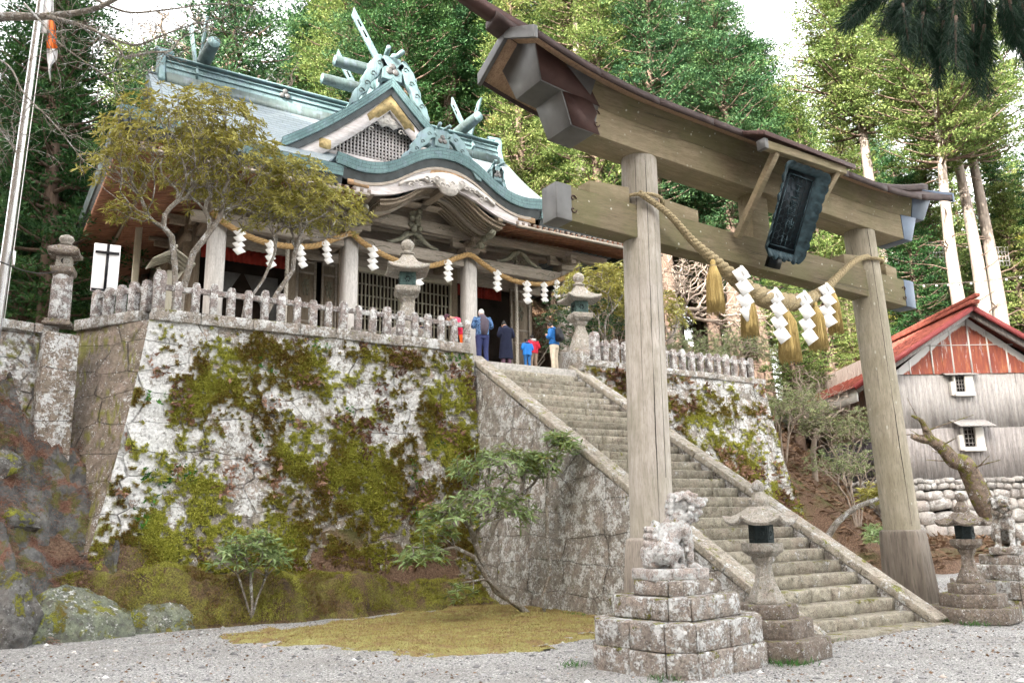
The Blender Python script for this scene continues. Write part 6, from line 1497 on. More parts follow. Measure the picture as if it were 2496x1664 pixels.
def tubes(mb, nodes, rad, ch, start=0, par0=None):
    stack = [(start, None)]
    while stack:
        i, p = stack.pop(); line = [] if p is None else [p]; k = i; line.append(k)
        while k in ch and ch[k]:
            c = sorted(ch[k], key=lambda q: -rad[q]); 
            for o in c[1:]: stack.append((o, k))
            k = c[0]; line.append(k)
        if len(line) > 1:
            R_ = [rad[q] for q in line]
            if p is not None: R_[0] = min(R_[0], R_[1]*1.25)
            mb.tube([nodes[q] for q in line], R_, 10 if max(R_) > .05 else (6 if max(R_) > .02 else 4), cap=False)
def shell_tips(blobs, dens, rg, shell=(.72, 1.), up=-.15):
    out = []
    for (c, r, n) in blobs:
        k = 0; n = int(n*dens)
        while k < n:
            q = rg.normal(size=3); q /= np.linalg.norm(q)
            if q[2] < up+rg.normal(0, .15): continue
            out.append(np.array(c)+q*np.array(r)*rg.uniform(*shell)); k += 1
    return np.array(out)
def whorls(P, C, rg, k=9, L=.15, W=.042, droop=.1, spread=.9):
    n = len(P); up = P-C; up = up/(np.linalg.norm(up, axis=1, keepdims=True)+1e-9)+np.array([0, 0, .55]); up /= np.linalg.norm(up, axis=1, keepdims=True)
    a = np.cross(up, [1, .3, 0]); a /= np.linalg.norm(a, axis=1, keepdims=True); b = np.cross(up, a)
    th = (np.arange(k)*2*pi/k)[None]+rg.uniform(0, 6, (n, 1))+rg.normal(0, .2, (n, k)); el = rg.uniform(-.25, .75, (n, k))
    D = (a[:, None]*np.cos(th)[..., None]+b[:, None]*np.sin(th)[..., None])*spread+up[:, None]*el[..., None]-np.array([0, 0, droop])
    PP = np.repeat(P[:, None], k, 1)+rg.normal(0, .008, (n, k, 3)); Ls = L*rg.uniform(.7, 1.15, (n, k)); tt = np.repeat(rg.uniform(.2, .8, (n, 1)), k, 1)+rg.normal(0, .08, (n, k))
    return PP.reshape(-1, 3), D.reshape(-1, 3), Ls.ravel(), W*rg.uniform(.8, 1.2, n*k), tt.ravel()
def shrub(name, label, cat, base, trunks, blobs, mat, bark, dens=1., L=.15, W=.042, k=9, seed=1, r_tip=.006, wig=.1, shell=(.7, 1.), up=-.2, group=None, pipe=2.3, extra=.25, bare=0.):
    rg = np.random.default_rng(seed); t = empty(name, base, label, cat, group); mb = MB(); allP = []; allC = []
    for ti, (trunk, bl) in enumerate(zip(trunks, blobs)):
        tips = shell_tips(bl, dens, rg, shell, up); cen = np.concatenate([np.repeat([c], int(n*dens), 0) for c, r, n in bl])-np.array([0, 0, .5])
        tip2 = tips if not bare else np.concatenate([tips, shell_tips(bl, dens*bare, rg, (.25, .8), -.7)])
        nodes, par, rad, ch, ti_ = grow(tip2, trunk[0], trunk, r_tip, pipe, wig, seed+ti); tubes(mb, nodes, rad, ch); allP.append(tips); allC.append(cen[:len(tips)])
    mb.build('trunk', bark, t, smooth=True)
    P = np.concatenate(allP); C = np.concatenate(allC)
    ne = int(len(P)*extra); ii = rg.integers(0, len(P), ne); P2 = P[ii]*.85+C[ii]*.15+rg.normal(0, .1, (ne, 3)); P = np.concatenate([P, P2]); C = np.concatenate([C, C[ii]])
    a, d, l, w_, tt = whorls(P, C, rg, k, L, W); leaves_mesh('leaves', a, d, l, w_, mat, t, seed, tt, .15); return t

# ---- rhododendrons on and below the terrace
shrub('rhododendron', 'broad olive-leaved shrub tree with many bare grey stems, rising behind the fence at left', 'shrub tree', (3.75, 20.9, 6.3),
      [[(3.75, 20.9, 6.2), (3.78, 20.9, 7.3), (3.72, 20.9, 8.2), (3.6, 20.9, 8.9)], [(3.9, 20.95, 6.2), (3.95, 21, 7.5), (4.15, 21, 8.6), (4.5, 20.95, 9.2)]],
      [[((3.5, 20.9, 11.0), (1.75, 1.5, 1.75), 330), ((2.3, 20.9, 10.3), (.9, .9, .6), 70), ((2.6, 20.8, 9.3), (.6, .6, .5), 30)], [((4.9, 20.9, 10.8), (1.7, 1.4, 1.35), 300), ((4.4, 20.7, 12.0), (1.2, 1.0, .9), 150), ((5.6, 20.9, 9.9), (1., .9, .6), 70)]],
      M['fol_rhodo'], M['bark_rhodo'], 1.05, .19, .046, 8, 5, .0042, .07, (.66, 1.06), -.3, 'rhododendrons', 2.35, .15, .8)
shrub('rhododendron', 'leaning olive-leaved shrub whose crown brushes the second shrine column', 'shrub tree', (5.9, 21.2, 6.3),
      [[(5.9, 21.2, 6.2), (6.0, 21.2, 7.1), (6.35, 21.2, 7.9), (6.75, 21.2, 8.6)], [(5.35, 21.1, 6.2), (5.5, 21.1, 7.4), (5.95, 21.1, 8.2), (6.2, 21.1, 8.9)]],
      [[((7.5, 21.2, 10.3), (1.35, 1.2, .95), 200), ((6.7, 21.0, 10.9), (1.1, 1., .8), 130)], [((6.6, 21.1, 10.0), (1.1, 1.0, .75), 110)]],
      M['fol_rhodo'], M['bark_rhodo'], 1.0, .18, .046, 8, 8, .0042, .08, (.6, 1.05), -.25, 'rhododendrons', 2.35, .15, .8)
shrub('rhododendron', 'thin young rhododendron with drooping dark leaves at the foot of the wall', 'shrub', (4.95, 17.35, 0),
      [[(4.95, 17.35, -.05), (4.97, 17.3, .35), (4.93, 17.3, .7), (4.9, 17.3, 1.0)], [(4.97, 17.35, .1), (5.05, 17.3, .5), (5.2, 17.25, .95)], [(4.95, 17.35, .2), (4.8, 17.3, .6), (4.65, 17.3, 1.0)]],
      [[((4.85, 17.25, 1.5), (.6, .5, .35), 34)], [((5.3, 17.2, 1.25), (.45, .4, .35), 20)], [((4.5, 17.25, 1.25), (.35, .35, .3), 14)]],
      M['fol_rhodo_g'], M['bark_rhodo'], 1.15, .22, .045, 8, 15, .006, .06, (.5, 1.), -.5, 'rhododendrons')
shrub('rhododendron', 'crooked green rhododendron on the moss in front of the stair wall', 'shrub', (10.2, 15.1, 0),
      [[(10.2, 15.1, -.05), (9.75, 15.15, .28), (9.3, 15.2, .55), (9.05, 15.2, 1.0), (8.85, 15.2, 1.5), (8.7, 15.2, 1.85)], [(9.5, 15.18, .45), (9.05, 15.1, .8), (8.75, 15.1, 1.25), (8.3, 15.1, 1.45)], [(10.4, 15.0, -.05), (10.3, 14.95, .4), (10.5, 14.9, .9), (10.42, 14.9, 1.5), (10.45, 14.9, 2.4), (10.5, 14.9, 3.0)], [(9.02, 15.2, 1.1), (9.3, 15.2, 1.9), (9.9, 15.2, 2.4), (10.4, 15.3, 2.75)]],
      [[((9.1, 15.1, 2.15), (1.2, .7, .5), 56), ((8.1, 15.1, 2.0), (.6, .5, .3), 22)], [((7.6, 15.1, 1.25), (.55, .45, .3), 20), ((7.9, 15.1, 1.75), (.45, .4, .25), 12), ((8.3, 14.9, .55), (.3, .3, .2), 6)], [((10.75, 14.8, 3.5), (.45, .4, .35), 24), ((10.4, 14.8, 3.15), (.35, .3, .25), 10)], [((9.5, 15.2, 2.95), (1.2, .7, .6), 64), ((10.3, 15.0, 3.05), (.45, .4, .35), 20)]],
      M['fol_rhodo_g'], M['bark_rhodo'], 1.4, .22, .044, 8, 22, .008, .08, (.6, 1.), -.3, 'rhododendrons')
shrub('rhododendron', 'yellow-green rhododendron with twin dark trunks behind the fence, between the gate pillars', 'shrub tree', (18.4, 21.5, 6.2),
      [[(18.1, 21.5, 6.2), (17.9, 21.5, 7.2), (17.6, 21.5, 7.9)], [(18.9, 21.5, 6.2), (19.1, 21.5, 7.0), (19.9, 21.5, 7.7)]],
      [[((17.4, 21.6, 9.4), (1.5, 1.3, 1.1), 180)], [((19.9, 21.6, 9.0), (1.6, 1.3, 1.0), 180), ((18.5, 21.6, 10.1), (1.3, 1.1, .7), 100)]],
      M['fol_rhodo'], M['bark_rhodo'], 1.0, .2, .05, 8, 31, .005, .08, (.6, 1.), -.25, 'rhododendrons')
M['bark_rhodo2'] = M['bark_rhodo']
def bush(label, base, r, n, mat, seed, L=.12, W=.03, k=8, nm='shrub', trunks=5, up=-.1, rt=.005):
    rg = np.random.default_rng(seed); b = np.array(base, float); T_ = []; B_ = []
    for i in range(trunks):
        a = i*2.4+seed; d = np.array([cos(a)*r[0]*.35, sin(a)*r[1]*.35, 0]); T_.append([tuple(b+d*.15+np.array([0, 0, -.3])), tuple(b+d*.5+np.array([0, 0, r[2]*.4])), tuple(b+d+np.array([0, 0, r[2]*.7]))]); B_.append([(tuple(b+d*1.6+np.array([0, 0, r[2]*rg.uniform(.8, 1.1)])), (r[0]*.6, r[1]*.6, r[2]*.65), n//trunks)])
    return shrub(nm, label, 'shrub', tuple(b), T_, B_, mat, M['bark_twig'], 1, L, W, k, seed, rt, .14, (.45, 1.), up, None)
bush('dark glossy bush beside the right head lantern, left of the left gate pillar', (18.2, 23.2, 6.2), (1.9, 1.6, 2.2), 420, M['fol_blue'], 41, .16, .04)
bush('brighter yellow bush topping the dark one, seen through the gap beside the left gate pillar', (20.0, 24.5, 6.4), (1.9, 1.5, 3.1), 330, M['fol_rhodo'], 42, .18, .045)
bush('pale sage shrub with wiry stems behind the right end of the fence', (23.6, 22.2, 5.9), (2.6, 2., 2.1), 800, M['fol_sage'], 43, .13, .03, 8)
bush('sage-coloured thicket spilling down the bank beside the right wall end', (25.3, 20.8, 4.2), (2.2, 1.7, 1.7), 560, M['fol_sage'], 44, .13, .03)
bush('twiggy olive bush low on the bank left of the right gate pillar', (24.8, 17.6, 1.9), (1.9, 1.3, 1.5), 300, M['fol_sage'], 45, .11, .028)
bush('brownish bush on the bank beside the old storehouse', (27.3, 19.6, 3.3), (1.8, 1.5, 1.7), 380, M['fol_sage'], 46, .13, .03)
bush('russet winter bush between the shrine and the right head lantern', (21.8, 33.0, 8.0), (4.0, 2., 2.4), 800, M['fol_brown'], 47, .14, .04, 8, up=-.4)
bush('small rhododendron with yellow-tipped leaves in front of the right gate pillar, on the bank', (23.4, 15.6, 1.5), (.8, .7, .9), 70, M['fol_rhodo'], 48, .24, .055, 9, 'rhododendron', 3)
bush('green rhododendron low on the bank by the foot of the right gate pillar', (22.0, 14.8, .5), (.9, .7, .8), 60, M['fol_rhodo_g'], 49, .22, .05, 8, 'rhododendron', 3)
bush('rhododendron sprig at the far left edge in front of the low wall', (-.35, 15.6, 3.6), (.45, .45, .5), 22, M['fol_rhodo_g'], 50, .26, .06, 8, 'rhododendron', 2)

# ---- forest
def setlab(t, label, cat='tree', group=None): t['label'] = label; t['category'] = cat; t['group'] = group; return t
V = []
specs = [('sugi', 25, 3.6, .28, 'fol_dark', 'bark_cedar'), ('sugi', 27, 3.4, .35, 'fol_blue', 'bark_cedar'), ('hinoki', 24, 3.8, .2, 'fol_light', 'bark_cedar'), ('hinoki', 22, 3.6, .12, 'fol_light', 'bark_cedar'), ('high', 31, 4.2, .66, 'fol_light', 'bark_pale'), ('sugi', 24, 3.6, .15, 'fol_yel', 'bark_cedar')]
for i, (kd, H, R, b, mt, bk) in enumerate(specs):
    V.append(conifer(100+i, H, R, b, 1050 if kd != 'high' else 950, 42, M[mt], M[bk], kd, .42 if kd != 'high' else .55, 'cypress_tree' if kd == 'hinoki' else 'cedar_tree'))
used = [False]*len(V)
def put(k, x, y, sc=1., z=None, rz=None, label=None, group=None):
    zz = float(hill_h(x, y)) if z is None else z
    rz = random.uniform(0, 6.28) if rz is None else rz
    if not used[k]:
        used[k] = True; t = V[k]; t.location = (x, y, zz); t.rotation_euler = (0, 0, rz); t.scale = (sc,)*3
        if label: t['label'] = label
        if group: t['group'] = group
    else: t = copy_tree(V[k], (x, y, zz), rz, sc, label, group)
    t['category'] = 'tree'
    if not group and 'group' in t: del t['group']
    return t
GL_ = [('dark green cedar in the forest on the slope', 'dark cedars of the forest'), ('blue-green cedar in the forest on the slope', 'blue-green cedars of the forest'), ('light green cypress in the forest on the slope', 'light cypresses of the forest'),
       ('low-branched bright green cypress in the forest on the slope', 'bright cypresses of the forest'), ('pale-trunked tall cedar in the forest on the slope', 'pale-trunked cedars of the forest'), ('yellowing conifer in the forest on the slope', 'yellowing conifers of the forest')]
def azd(px, d):       # ground position at image column (source px) and horizontal distance
    a = YAW+math.atan((px-1248)/2090.); return d*sin(a)/cos(a-YAW), d*cos(a)/cos(a-YAW)
SP = [(45, 31, 0, 1.05, 'huge dark cedar trunk just left of the shrine, half hidden by the flagpole', 0), (-40, 33, 1, 1.0, 'dark cedar at the extreme left edge behind the low wall', 1), (330, 44, 0, 1.05, 'dark drooping cedar close to the left corner of the shrine roof', 2), (170, 52, 1, 1.1, 'blue-green cedar farther back in the gap left of the shrine', 0),
      (2215, 50, 4, 1.15, 'tall cedar with a bright bare trunk and dead limbs, high on the right slope', 1), (2410, 43, 4, .95, 'left one of the cluster of pale trunks at the right edge', 2), (2455, 45, 4, 1.0, 'middle one of the cluster of pale straight trunks at the right edge', 0), (2500, 47, 4, 1.05, 'right one of the cluster of pale trunks at the right edge, cut by the frame', .5),
      (1445, 47, 4, .9, 'cedar with a pink-grey trunk showing between the two gate cross beams', 2.2), (2150, 49, 5, .75, 'golden-yellow conifer beside the bare bright trunk on the right slope', 1), (1960, 40, 3, .5, 'small bright cypress above the middle of the gate\'s top beam', 3), (2330, 37, 3, .42, 'young bright cypress right behind the storehouse roof ridge', 1), (2120, 40, 3, .5, 'young bright cypress over the right end of the gate beams', 2)]
SP += [(265, 39, 1, 1.0, 'blue-green cedar filling the gap left of the shrine ridge', 2), (395, 47, 0, 1.25, 'dark cedar directly behind the left end of the main ridge', 3), (500, 60, 2, 1.3, 'light green cypress far behind the main roof slope', 1), (235, 46, 2, 1.3, 'loose light cypress rising in the gap between flagpole and shrine', 2), (335, 54, 2, 1.45, 'tall light cypress over the left end of the shrine ridge', 0), (455, 50, 3, 1.4, 'low-branched cypress behind the leafless reddish tree', 4), (415, 57, 3, 1.7, 'big spreading cypress filling the sky left of the ridge log', 1), (535, 61, 3, 1.65, 'big spreading cypress over the middle of the main ridge', 3), (250, 61, 0, 1.6, 'tall dark cedar in the distance between flagpole and shrine', 2), (590, 66, 1, 1.5, 'tall blue-green cedar far behind the middle of the main roof', 5)]
for px, d, k, sc, lb, rz in SP:
    x, y = azd(px, d); put(k, x, y, sc, None, rz, lb)
rg = np.random.default_rng(77); pts = []; sps = [azd(q_[0], q_[1]) for q_ in SP]
for lo, hi, tries, mind, cap in ((40, 52, 2600, 3.3, 75), (52, 68, 3000, 4.0, 85), (68, 105, 3500, 5., 95)):
    c0 = len(pts)
    for _ in range(tries):
        if len(pts)-c0 >= cap: break
        px = rg.uniform(-350, 2950); d = rg.uniform(lo, hi); x, y = azd(px, d)
        if x < 25.5 and y < 42.5 and px > 200: continue
        if px < 420 and rg.random() < .5+.4*(d > 60): continue
        if px > 1900 and d < 46: continue
        if 1250 < px < 1900 and d < 43: continue
        if px < 500 and d > 75: continue
        if 470 < px < 860 and d < 55: continue
        if 2110 < px < 2290 and d < 57: continue
        if 2350 < px < 2560 and d < 52: continue
        if all((x-a_)**2+(y-b_)**2 > mind**2 for a_, b_, _, _ in pts) and all((x-a_)**2+(y-b_)**2 > 8 for a_, b_ in sps): pts.append((x, y, px, d))
for x, y, px, d in pts:
    if px < 500: k = rg.choice([0, 0, 1, 1])
    elif px < 1250: k = rg.choice([2, 1, 1, 2, 1, 0, 3, 0])
    else: k = rg.choice([2, 3, 1, 2, 3, 1, 0, 5, 2, 1])
    k = int(k); sc = rg.uniform(.8, 1.12)*(1 if px > 1150 or px < 400 else 1.28)*(1.35 if d > 60 else 1)
    put(k, x, y, sc, None, None, GL_[k][0], GL_[k][1])
for k in range(len(V)):
    if not used[k]: put(k, *azd(1500, 80), 1, None, None, *GL_[k])

# ---- leafless trees with fine reddish twigs
def bare_tree(name, label, base, trunk, blobs, seed, r_tip=.007, leaf=None, nleaf=0, bark=None, cat='tree', wig=.16, pipe=2.1, dens=1.):
    rg = np.random.default_rng(seed); t = empty(name, base, label, cat); mb = MB(); tips = shell_tips(blobs, dens, rg, (.15, 1.), -1)
    nodes, par, rad, ch, ti = grow(tips, trunk[0], trunk, r_tip, pipe, wig, seed, 6); tubes(mb, nodes, rad, ch)
    # twigs
    for i in range(len(tips)*2):
        p = tips[rg.integers(len(tips))]; d = rg.normal(size=3); d[2] = abs(d[2])*.5+.1; d /= np.linalg.norm(d); L = rg.uniform(.2, .55); mb.tube([p, p+d*L*.5+rg.normal(0, .04, 3), p+d*L+rg.normal(0, .1, 3)], [r_tip, r_tip*.8, r_tip*.5], 3, cap=False)
    mb.build('trunk', bark or M['bark_twig'], t)
    if nleaf:
        P = tips[rg.integers(0, len(tips), nleaf)]+rg.normal(0, .35, (nleaf, 3)); leaves_mesh('leaves', P, rg.normal(size=(nleaf, 3)), .09, .05, leaf, t, seed)
    return t
x, y = azd(640, 46); z = float(hill_h(x, y)); zc = 23.5-z
bare_tree('bare_tree', 'leafless reddish-twigged tree rising behind the main shrine roof', (x, y, z), [(x, y, z-.5), (x+.2, y, z+zc*.4), (x+.1, y, z+zc*.8)], [((x-1.5, y, z+zc+2), (3.6, 2.5, 4.0), 320), ((x+3.2, y, z+zc+.5), (3.6, 2.5, 3.2), 280), ((x-5, y+1, z+zc+5), (3.5, 2.5, 3.5), 200)], 61, .03, M['fol_brown'], 3500)
x, y = azd(1640, 37); z = float(hill_h(x, y))
bare_tree('bare_tree', 'tangle of grey leafless branches behind the lower beam of the gate', (x, y, z), [(x, y, z-.5), (x+.3, y, z+2), (x+1, y, z+3.5)], [((x+1.5, y, z+5.0), (4.0, 2, 1.8), 220), ((x+5, y, z+3.6), (3, 2, 1.8), 160)], 62, .011, M['fol_brown'], 500)
x, y = azd(1990, 33); z = float(hill_h(x, y))
bare_tree('bare_tree', 'wiry leafless bush on the slope left of the storehouse roof', (x, y, z), [(x, y, z-.3), (x, y, z+1), (x+.3, y, z+2)], [((x+.4, y, z+2.8), (2.2, 1.5, 1.8), 200)], 63, .009)
x, y = azd(1910, 26.5); z = float(hill_h(x, y))
bare_tree('bare_tree', 'brown leafless thicket on the bank between the wall end and the storehouse', (x, y, z), [(x, y, z-.3), (x, y, z+.5), (x+.3, y, z+1)], [((x+.6, y-.5, z+1.2), (1.8, 1.2, 1.2), 190)], 64, .006)
# overhanging bare branch from the upper left, reaching over the terrace
o_ = np.array([-4.5, 15, 12.]); bw = empty('overhanging_tree', (-6.5, 15.5, 0), 'lichen-grey leafless boughs reaching in from the upper left over the flagpole', 'tree')
def pl3(px, py, d):
    q = RT*(px-1248)/2039.6+UP*(832-py)/2039.6+FW; return EYE+q*d
rgb = np.random.default_rng(71)
main_b = [np.array([-6.5, 15.5, 0.]), np.array([-6.4, 15.4, 5]), np.array([-6.0, 15.2, 9]), pl3(-160, 60, 15.5), pl3(0, 42, 15), pl3(110, 40, 14.8), pl3(220, 25, 14.6), pl3(300, -10, 14.5)]
secs = [[pl3(110, 40, 14.8), pl3(190, 60, 14.5), pl3(250, 85, 14.4), pl3(290, 120, 14.4), pl3(308, 150, 14.4)], [pl3(250, 85, 14.4), pl3(330, 110, 14.6), pl3(400, 85, 14.8), pl3(470, 60, 15), pl3(560, 40, 15.2)],
        [pl3(308, 140, 14.4), pl3(370, 128, 14.5), pl3(415, 125, 14.7), pl3(440, 95, 14.9), pl3(520, 60, 15)], [pl3(60, 10, 14.8), pl3(110, 65, 14.5), pl3(150, 110, 14.4), pl3(220, 160, 14.3), pl3(300, 215, 14.3)], [pl3(235, 0, 14.6), pl3(310, 30, 14.6), pl3(400, 25, 14.7), pl3(520, 10, 15), pl3(620, 20, 15.3)],
        [pl3(-60, 120, 15), pl3(20, 160, 14.8), pl3(60, 230, 14.7), pl3(130, 300, 14.6), pl3(205, 395, 14.6)], [pl3(-40, 260, 15.2), pl3(10, 330, 15), pl3(40, 370, 14.8)]]
mb = MB(); mb.tube(interp_path(main_b, 5), list(np.interp(np.linspace(0, 1, 36), [0, .35, .6, 1], [.26, .17, .075, .03])), 10); mb.build('trunk', M['bark_rhodo'], bw, smooth=True)
mb = MB()
for i, s_ in enumerate(secs):
    pth = interp_path(s_, 7); r0_ = .045 if i in (0,) else .022; mb.tube(pth, list(np.linspace(r0_, .008, len(pth))), 6, cap=False)
    for k in range(26):
        p = pth[rgb.integers(3, len(pth))]; d = rgb.normal(size=3); d[2] = d[2]*.5-.15; d /= np.linalg.norm(d); L = rgb.uniform(.3, 1.1); q = [p]
        for j in range(5): d = d+rgb.normal(0, .25, 3); d /= np.linalg.norm(d); q.append(q[-1]+d*L/5)
        mb.tube(q, [.008, .007, .006, .0055, .005, .004], 4, cap=False)
        for j in (2, 3, 4):
            e = q[j]; dd = d+rgb.normal(0, .7, 3); dd /= np.linalg.norm(dd); l2 = rgb.uniform(.1, .35); mb.tube([e, e+dd*l2*.5+rgb.normal(0, .02, 3), e+dd*l2], [.005, .0045, .003], 3, cap=False)
mb.build('branches', M['bark_rhodo'], bw, smooth=True)
# dark needle bough hanging in at the upper right, close to the viewer
nb = empty('overhanging_pine', (10.5, 1.2, 0), 'dark needled bough hanging into the top right corner', 'tree')
mb = MB(); tr = [np.array([10.5, 1.2, 0.]), np.array([10.5, 1.3, 4]), np.array([10.3, 1.6, 6.3]), pl3(2640, -120, 8.0), pl3(2480, -60, 7.8), pl3(2330, -25, 7.7), pl3(2180, -30, 7.7)]
mb.tube(interp_path(tr, 5), list(np.interp(np.linspace(0, 1, 31), [0, .45, 1], [.2, .1, .02])), 10); mb.build('trunk', M['bark_cedar'], nb, smooth=True)
mb = MB(); PP = []; DD = []
tw = [((2180, -30), (2110, 20)), ((2200, -20), (2160, 45)), ((2250, -30), (2230, 75)), ((2300, -30), (2290, 90)), ((2330, -20), (2345, 120)), ((2360, -30), (2400, 140)), ((2400, -30), (2395, 95)), ((2440, -40), (2460, 50)), ((2480, -50), (2500, 30)), ((2290, 20), (2230, 60)), ((2300, 50), (2285, 175)), ((2370, 60), (2390, 205)), ((2140, -10), (2060, 45)), ((2430, 10), (2475, 120)), ((2330, 40), (2340, 160)), ((2200, 10), (2205, 95)), ((2460, 0), (2500, 80)), ((2250, 30), (2260, 130)), ((2400, 60), (2370, 140)), ((2340, 40), (2300, 100)), ((2230, -10), (2190, 30))]
for a, b in tw:
    for rep in range(2):
        d0 = 7.7+rgb.normal(0, .25); p = pl3(*a, d0); q = pl3(b[0]+rgb.normal(0, 14), b[1]+rgb.normal(0, 8), d0+rgb.normal(0, .15)); pth = [p+(q-p)*t_+np.array([0, 0, -.05*t_*t_]) for t_ in np.linspace(0, 1, 12)]; mb.tube(pth, list(np.linspace(.014, .005, 12)), 5, cap=False)
        ax_ = (q-p)/np.linalg.norm(q-p)
        for e in pth[1:]:
            for k in range(46): d = rgb.normal(size=3); d = d-ax_*(d@ax_)*.6; d /= np.linalg.norm(d); PP.append(e+rgb.normal(0, .02, 3)); DD.append(d*.8+ax_*.9+np.array([0, 0, -.25]))
mb.build('branches', M['bark_cedar'], nb); leaves_mesh('needles', np.array(PP), np.array(DD), .15, .0055, M['fol_near'], nb, 5)

# mossy leaning dead trunk beside the storehouse
dt = empty('dead_tree', (27.0, 14.0, .5), 'mossy leaning dead trunk with a snapped fork, in front of the storehouse wall', 'tree')
mb = MB(); D0 = 27.0
pth = interp_path([pl3(2418, 1260, D0), pl3(2392, 1215, D0), pl3(2372, 1170, D0), pl3(2350, 1130, D0), pl3(2325, 1122, D0), pl3(2298, 1092, D0), pl3(2270, 1072, D0), pl3(2258, 1050, D0)], 5)
mb.tube(pth, list(np.interp(np.linspace(0, 1, len(pth)), [0, .2, .5, .8, 1], [.36, .33, .27, .17, .12])), 12)
mb.tube(interp_path([pl3(2262, 1072, D0), pl3(2243, 1070, D0), pl3(2222, 1062, D0)], 4), list(np.linspace(.14, .08, 9)), 9); mb.tube(interp_path([pl3(2258, 1050, D0), pl3(2245, 1025, D0), pl3(2222, 1013, D0)], 4), list(np.linspace(.11, .03, 9)), 8)
for i in range(14):
    p = pth[rgb.integers(8, len(pth))]; d = rgb.normal(size=3); d[2] = abs(d[2]); d /= np.linalg.norm(d); mb.tube([p, p+d*.5, p+d*1.1+rgb.normal(0, .15, 3)], [.03, .02, .008], 4, cap=False)
mb.build('trunk', M['bark_mossy'], dt, smooth=True)
# leaning bare sapling on the bank
mb = MB(); mb.tube(interp_path([pl3(2010, 1325, 19.5), pl3(2035, 1280, 19.6), pl3(2080, 1240, 19.8), pl3(2140, 1215, 20)], 6), list(np.linspace(.09, .05, 19)), 8)
o = mb.build('leaning_stem', M['bark_rhodo'], loc=tuple(pl3(2010, 1325, 19.5)), smooth=True); tag(o, 'bare curved stem leaning right across the bank below the shrubs', 'tree stem')
# ================================================================== storehouse at the right
WD = 34.0; HV = np.array([sin(YAW), cos(YAW), 0]); RV = np.array([cos(YAW), -sin(YAW), 0])
def W3(s, d, z): return HV*(WD+d)+RV*s+np.array([0, 0, z])
M['board'] = m_wood('silver_boards', (.32, .31, .305), (.52, .505, .5), 'Z', .9, 0, .85, 1, .5)
M['board_dk'] = m_wood('grey_boards', (.22, .205, .2), (.42, .4, .395), 'Z', .9, 0, .85, 1, .5)
M['board_pink'] = m_wood('pinkish_boards', (.36, .28, .25), (.54, .46, .41), 'Z', .9, 0, .85, 1, .5)
def m_rust():
    t = NT('rusty_painted_sheet'); v = t.coord(scale=(1, 1, .2)); v2 = t.coord(); n = t.noise(v, 4, 6, .65); e = t.noise(v2, .7, 4)
    at = t.attr('edge'); m_ = t.math('ADD', t.math('MULTIPLY', n, .55), t.math('MULTIPLY', at, .75))
    rust = t.ramp(t.noise(v, 9, 5), [(.3, (.2, .055, .045)), (.55, (.3, .085, .05)), (.75, (.42, .17, .08))])
    c = t.mix(t.math('MAXIMUM', t.ramp(m_, [(.5, 0), (.57, 1)]), t.math('MULTIPLY', t.ramp(t.noise(t.coord(scale=(1, 1, .12)), 7, 6, .7), [(.58, 0), (.64, 1)]), .75)), rust, (.62, .63, .63)); t.bump(n, .01, .4); return t.done(c, .6)
M['rust'] = m_rust()
M['red_roof'] = m_plain('faded_red_sheet_roof', (.25, .075, .055), .85, .4, 5); M['red_edge'] = m_plain('dark_red_trim', (.22, .045, .045), .5, .2, 4); M['white_sheet'] = m_plain('white_painted_sheet', (.66, .67, .66), .6, .15, 2); M['plaster'] = m_plain('white_plaster', (.7, .69, .66), .85, .08, 5)
M['dry_stone'] = m_stone('pale_field_stone', (.32, .31, .3), (.54, .53, .51), lichen=.35, moss=.05, scale=.8, pink=.4)
sh = empty('storehouse', tuple(W3(18.4, 4, .7)), 'old board-clad storehouse with rusty red gable sheeting, standing on a field-stone base', 'storehouse')
SL_, SR_, SD = 15.0, 22.6, 9.5; ZB, ZS, ZE, ZA = 3.34, 5.35, 7.6, 10.15; SC_ = (SL_+SR_)/2
def wbox(mb, s0, s1, d0, d1, z0, z1): 
    c = [(s0, d0), (s1, d0), (s1, d1), (s0, d1)]; mb.loft([[W3(s, d, z0) for s, d in c], [W3(s, d, z1) for s, d in c]])
def boards(name, fn, n, z0, z1, mat, w_, prot=.0):
    mb = MB(); rr = random.Random(n)
    for i in range(n):
        a, b = i/n, (i+1)/n; g = .006; o = rr.uniform(0, .018); zt = z1(a) if callable(z1) else z1; zt2 = z1(b) if callable(z1) else z1
        p, q, nn = fn(a), fn(b), fn('n'); A = [p+(q-p)*.03-nn*(prot+o), q-(q-p)*.03-nn*(prot+o), q-(q-p)*.03+nn*.04, p+(q-p)*.03+nn*.04]
        r0_ = [x+np.array([0, 0, z0+rr.uniform(-.02, .02)]) for x in A]; r1_ = [A[0]+np.array([0, 0, zt]), A[1]+np.array([0, 0, zt2]), A[2]+np.array([0, 0, zt2]), A[3]+np.array([0, 0, zt])]
        mb.loft([r0_, r1_]); 
        if prot >= 0: e = q-nn*(prot+o+.012); s_ = (q-p)/np.linalg.norm(q-p)*.022; mb.loft([[e-s_+np.array([0, 0, z_]), e+s_+np.array([0, 0, z_]), e+s_+nn*.05+np.array([0, 0, z_]), e-s_+nn*.05+np.array([0, 0, z_])] for z_ in (z0, min(zt, zt2)-.02)])
    return mb.build(name, mat, sh, fix=True)
def front(t_): return HV if t_ == 'n' else W3(SL_+(SR_-SL_)*t_, 0, 0)
def side(t_): return RV if t_ == 'n' else W3(SL_, SD*t_, 0)
def frontn(t_): return HV if isinstance(t_, str) else front(t_)
def siden(t_): return RV if isinstance(t_, str) else side(t_)
boards('upper_front_boards', frontn, 34, ZS, ZE, M['board'], .2, 0); boards('lower_front_boards', frontn, 34, ZB, ZS, M['board_dk'], .2, .03)
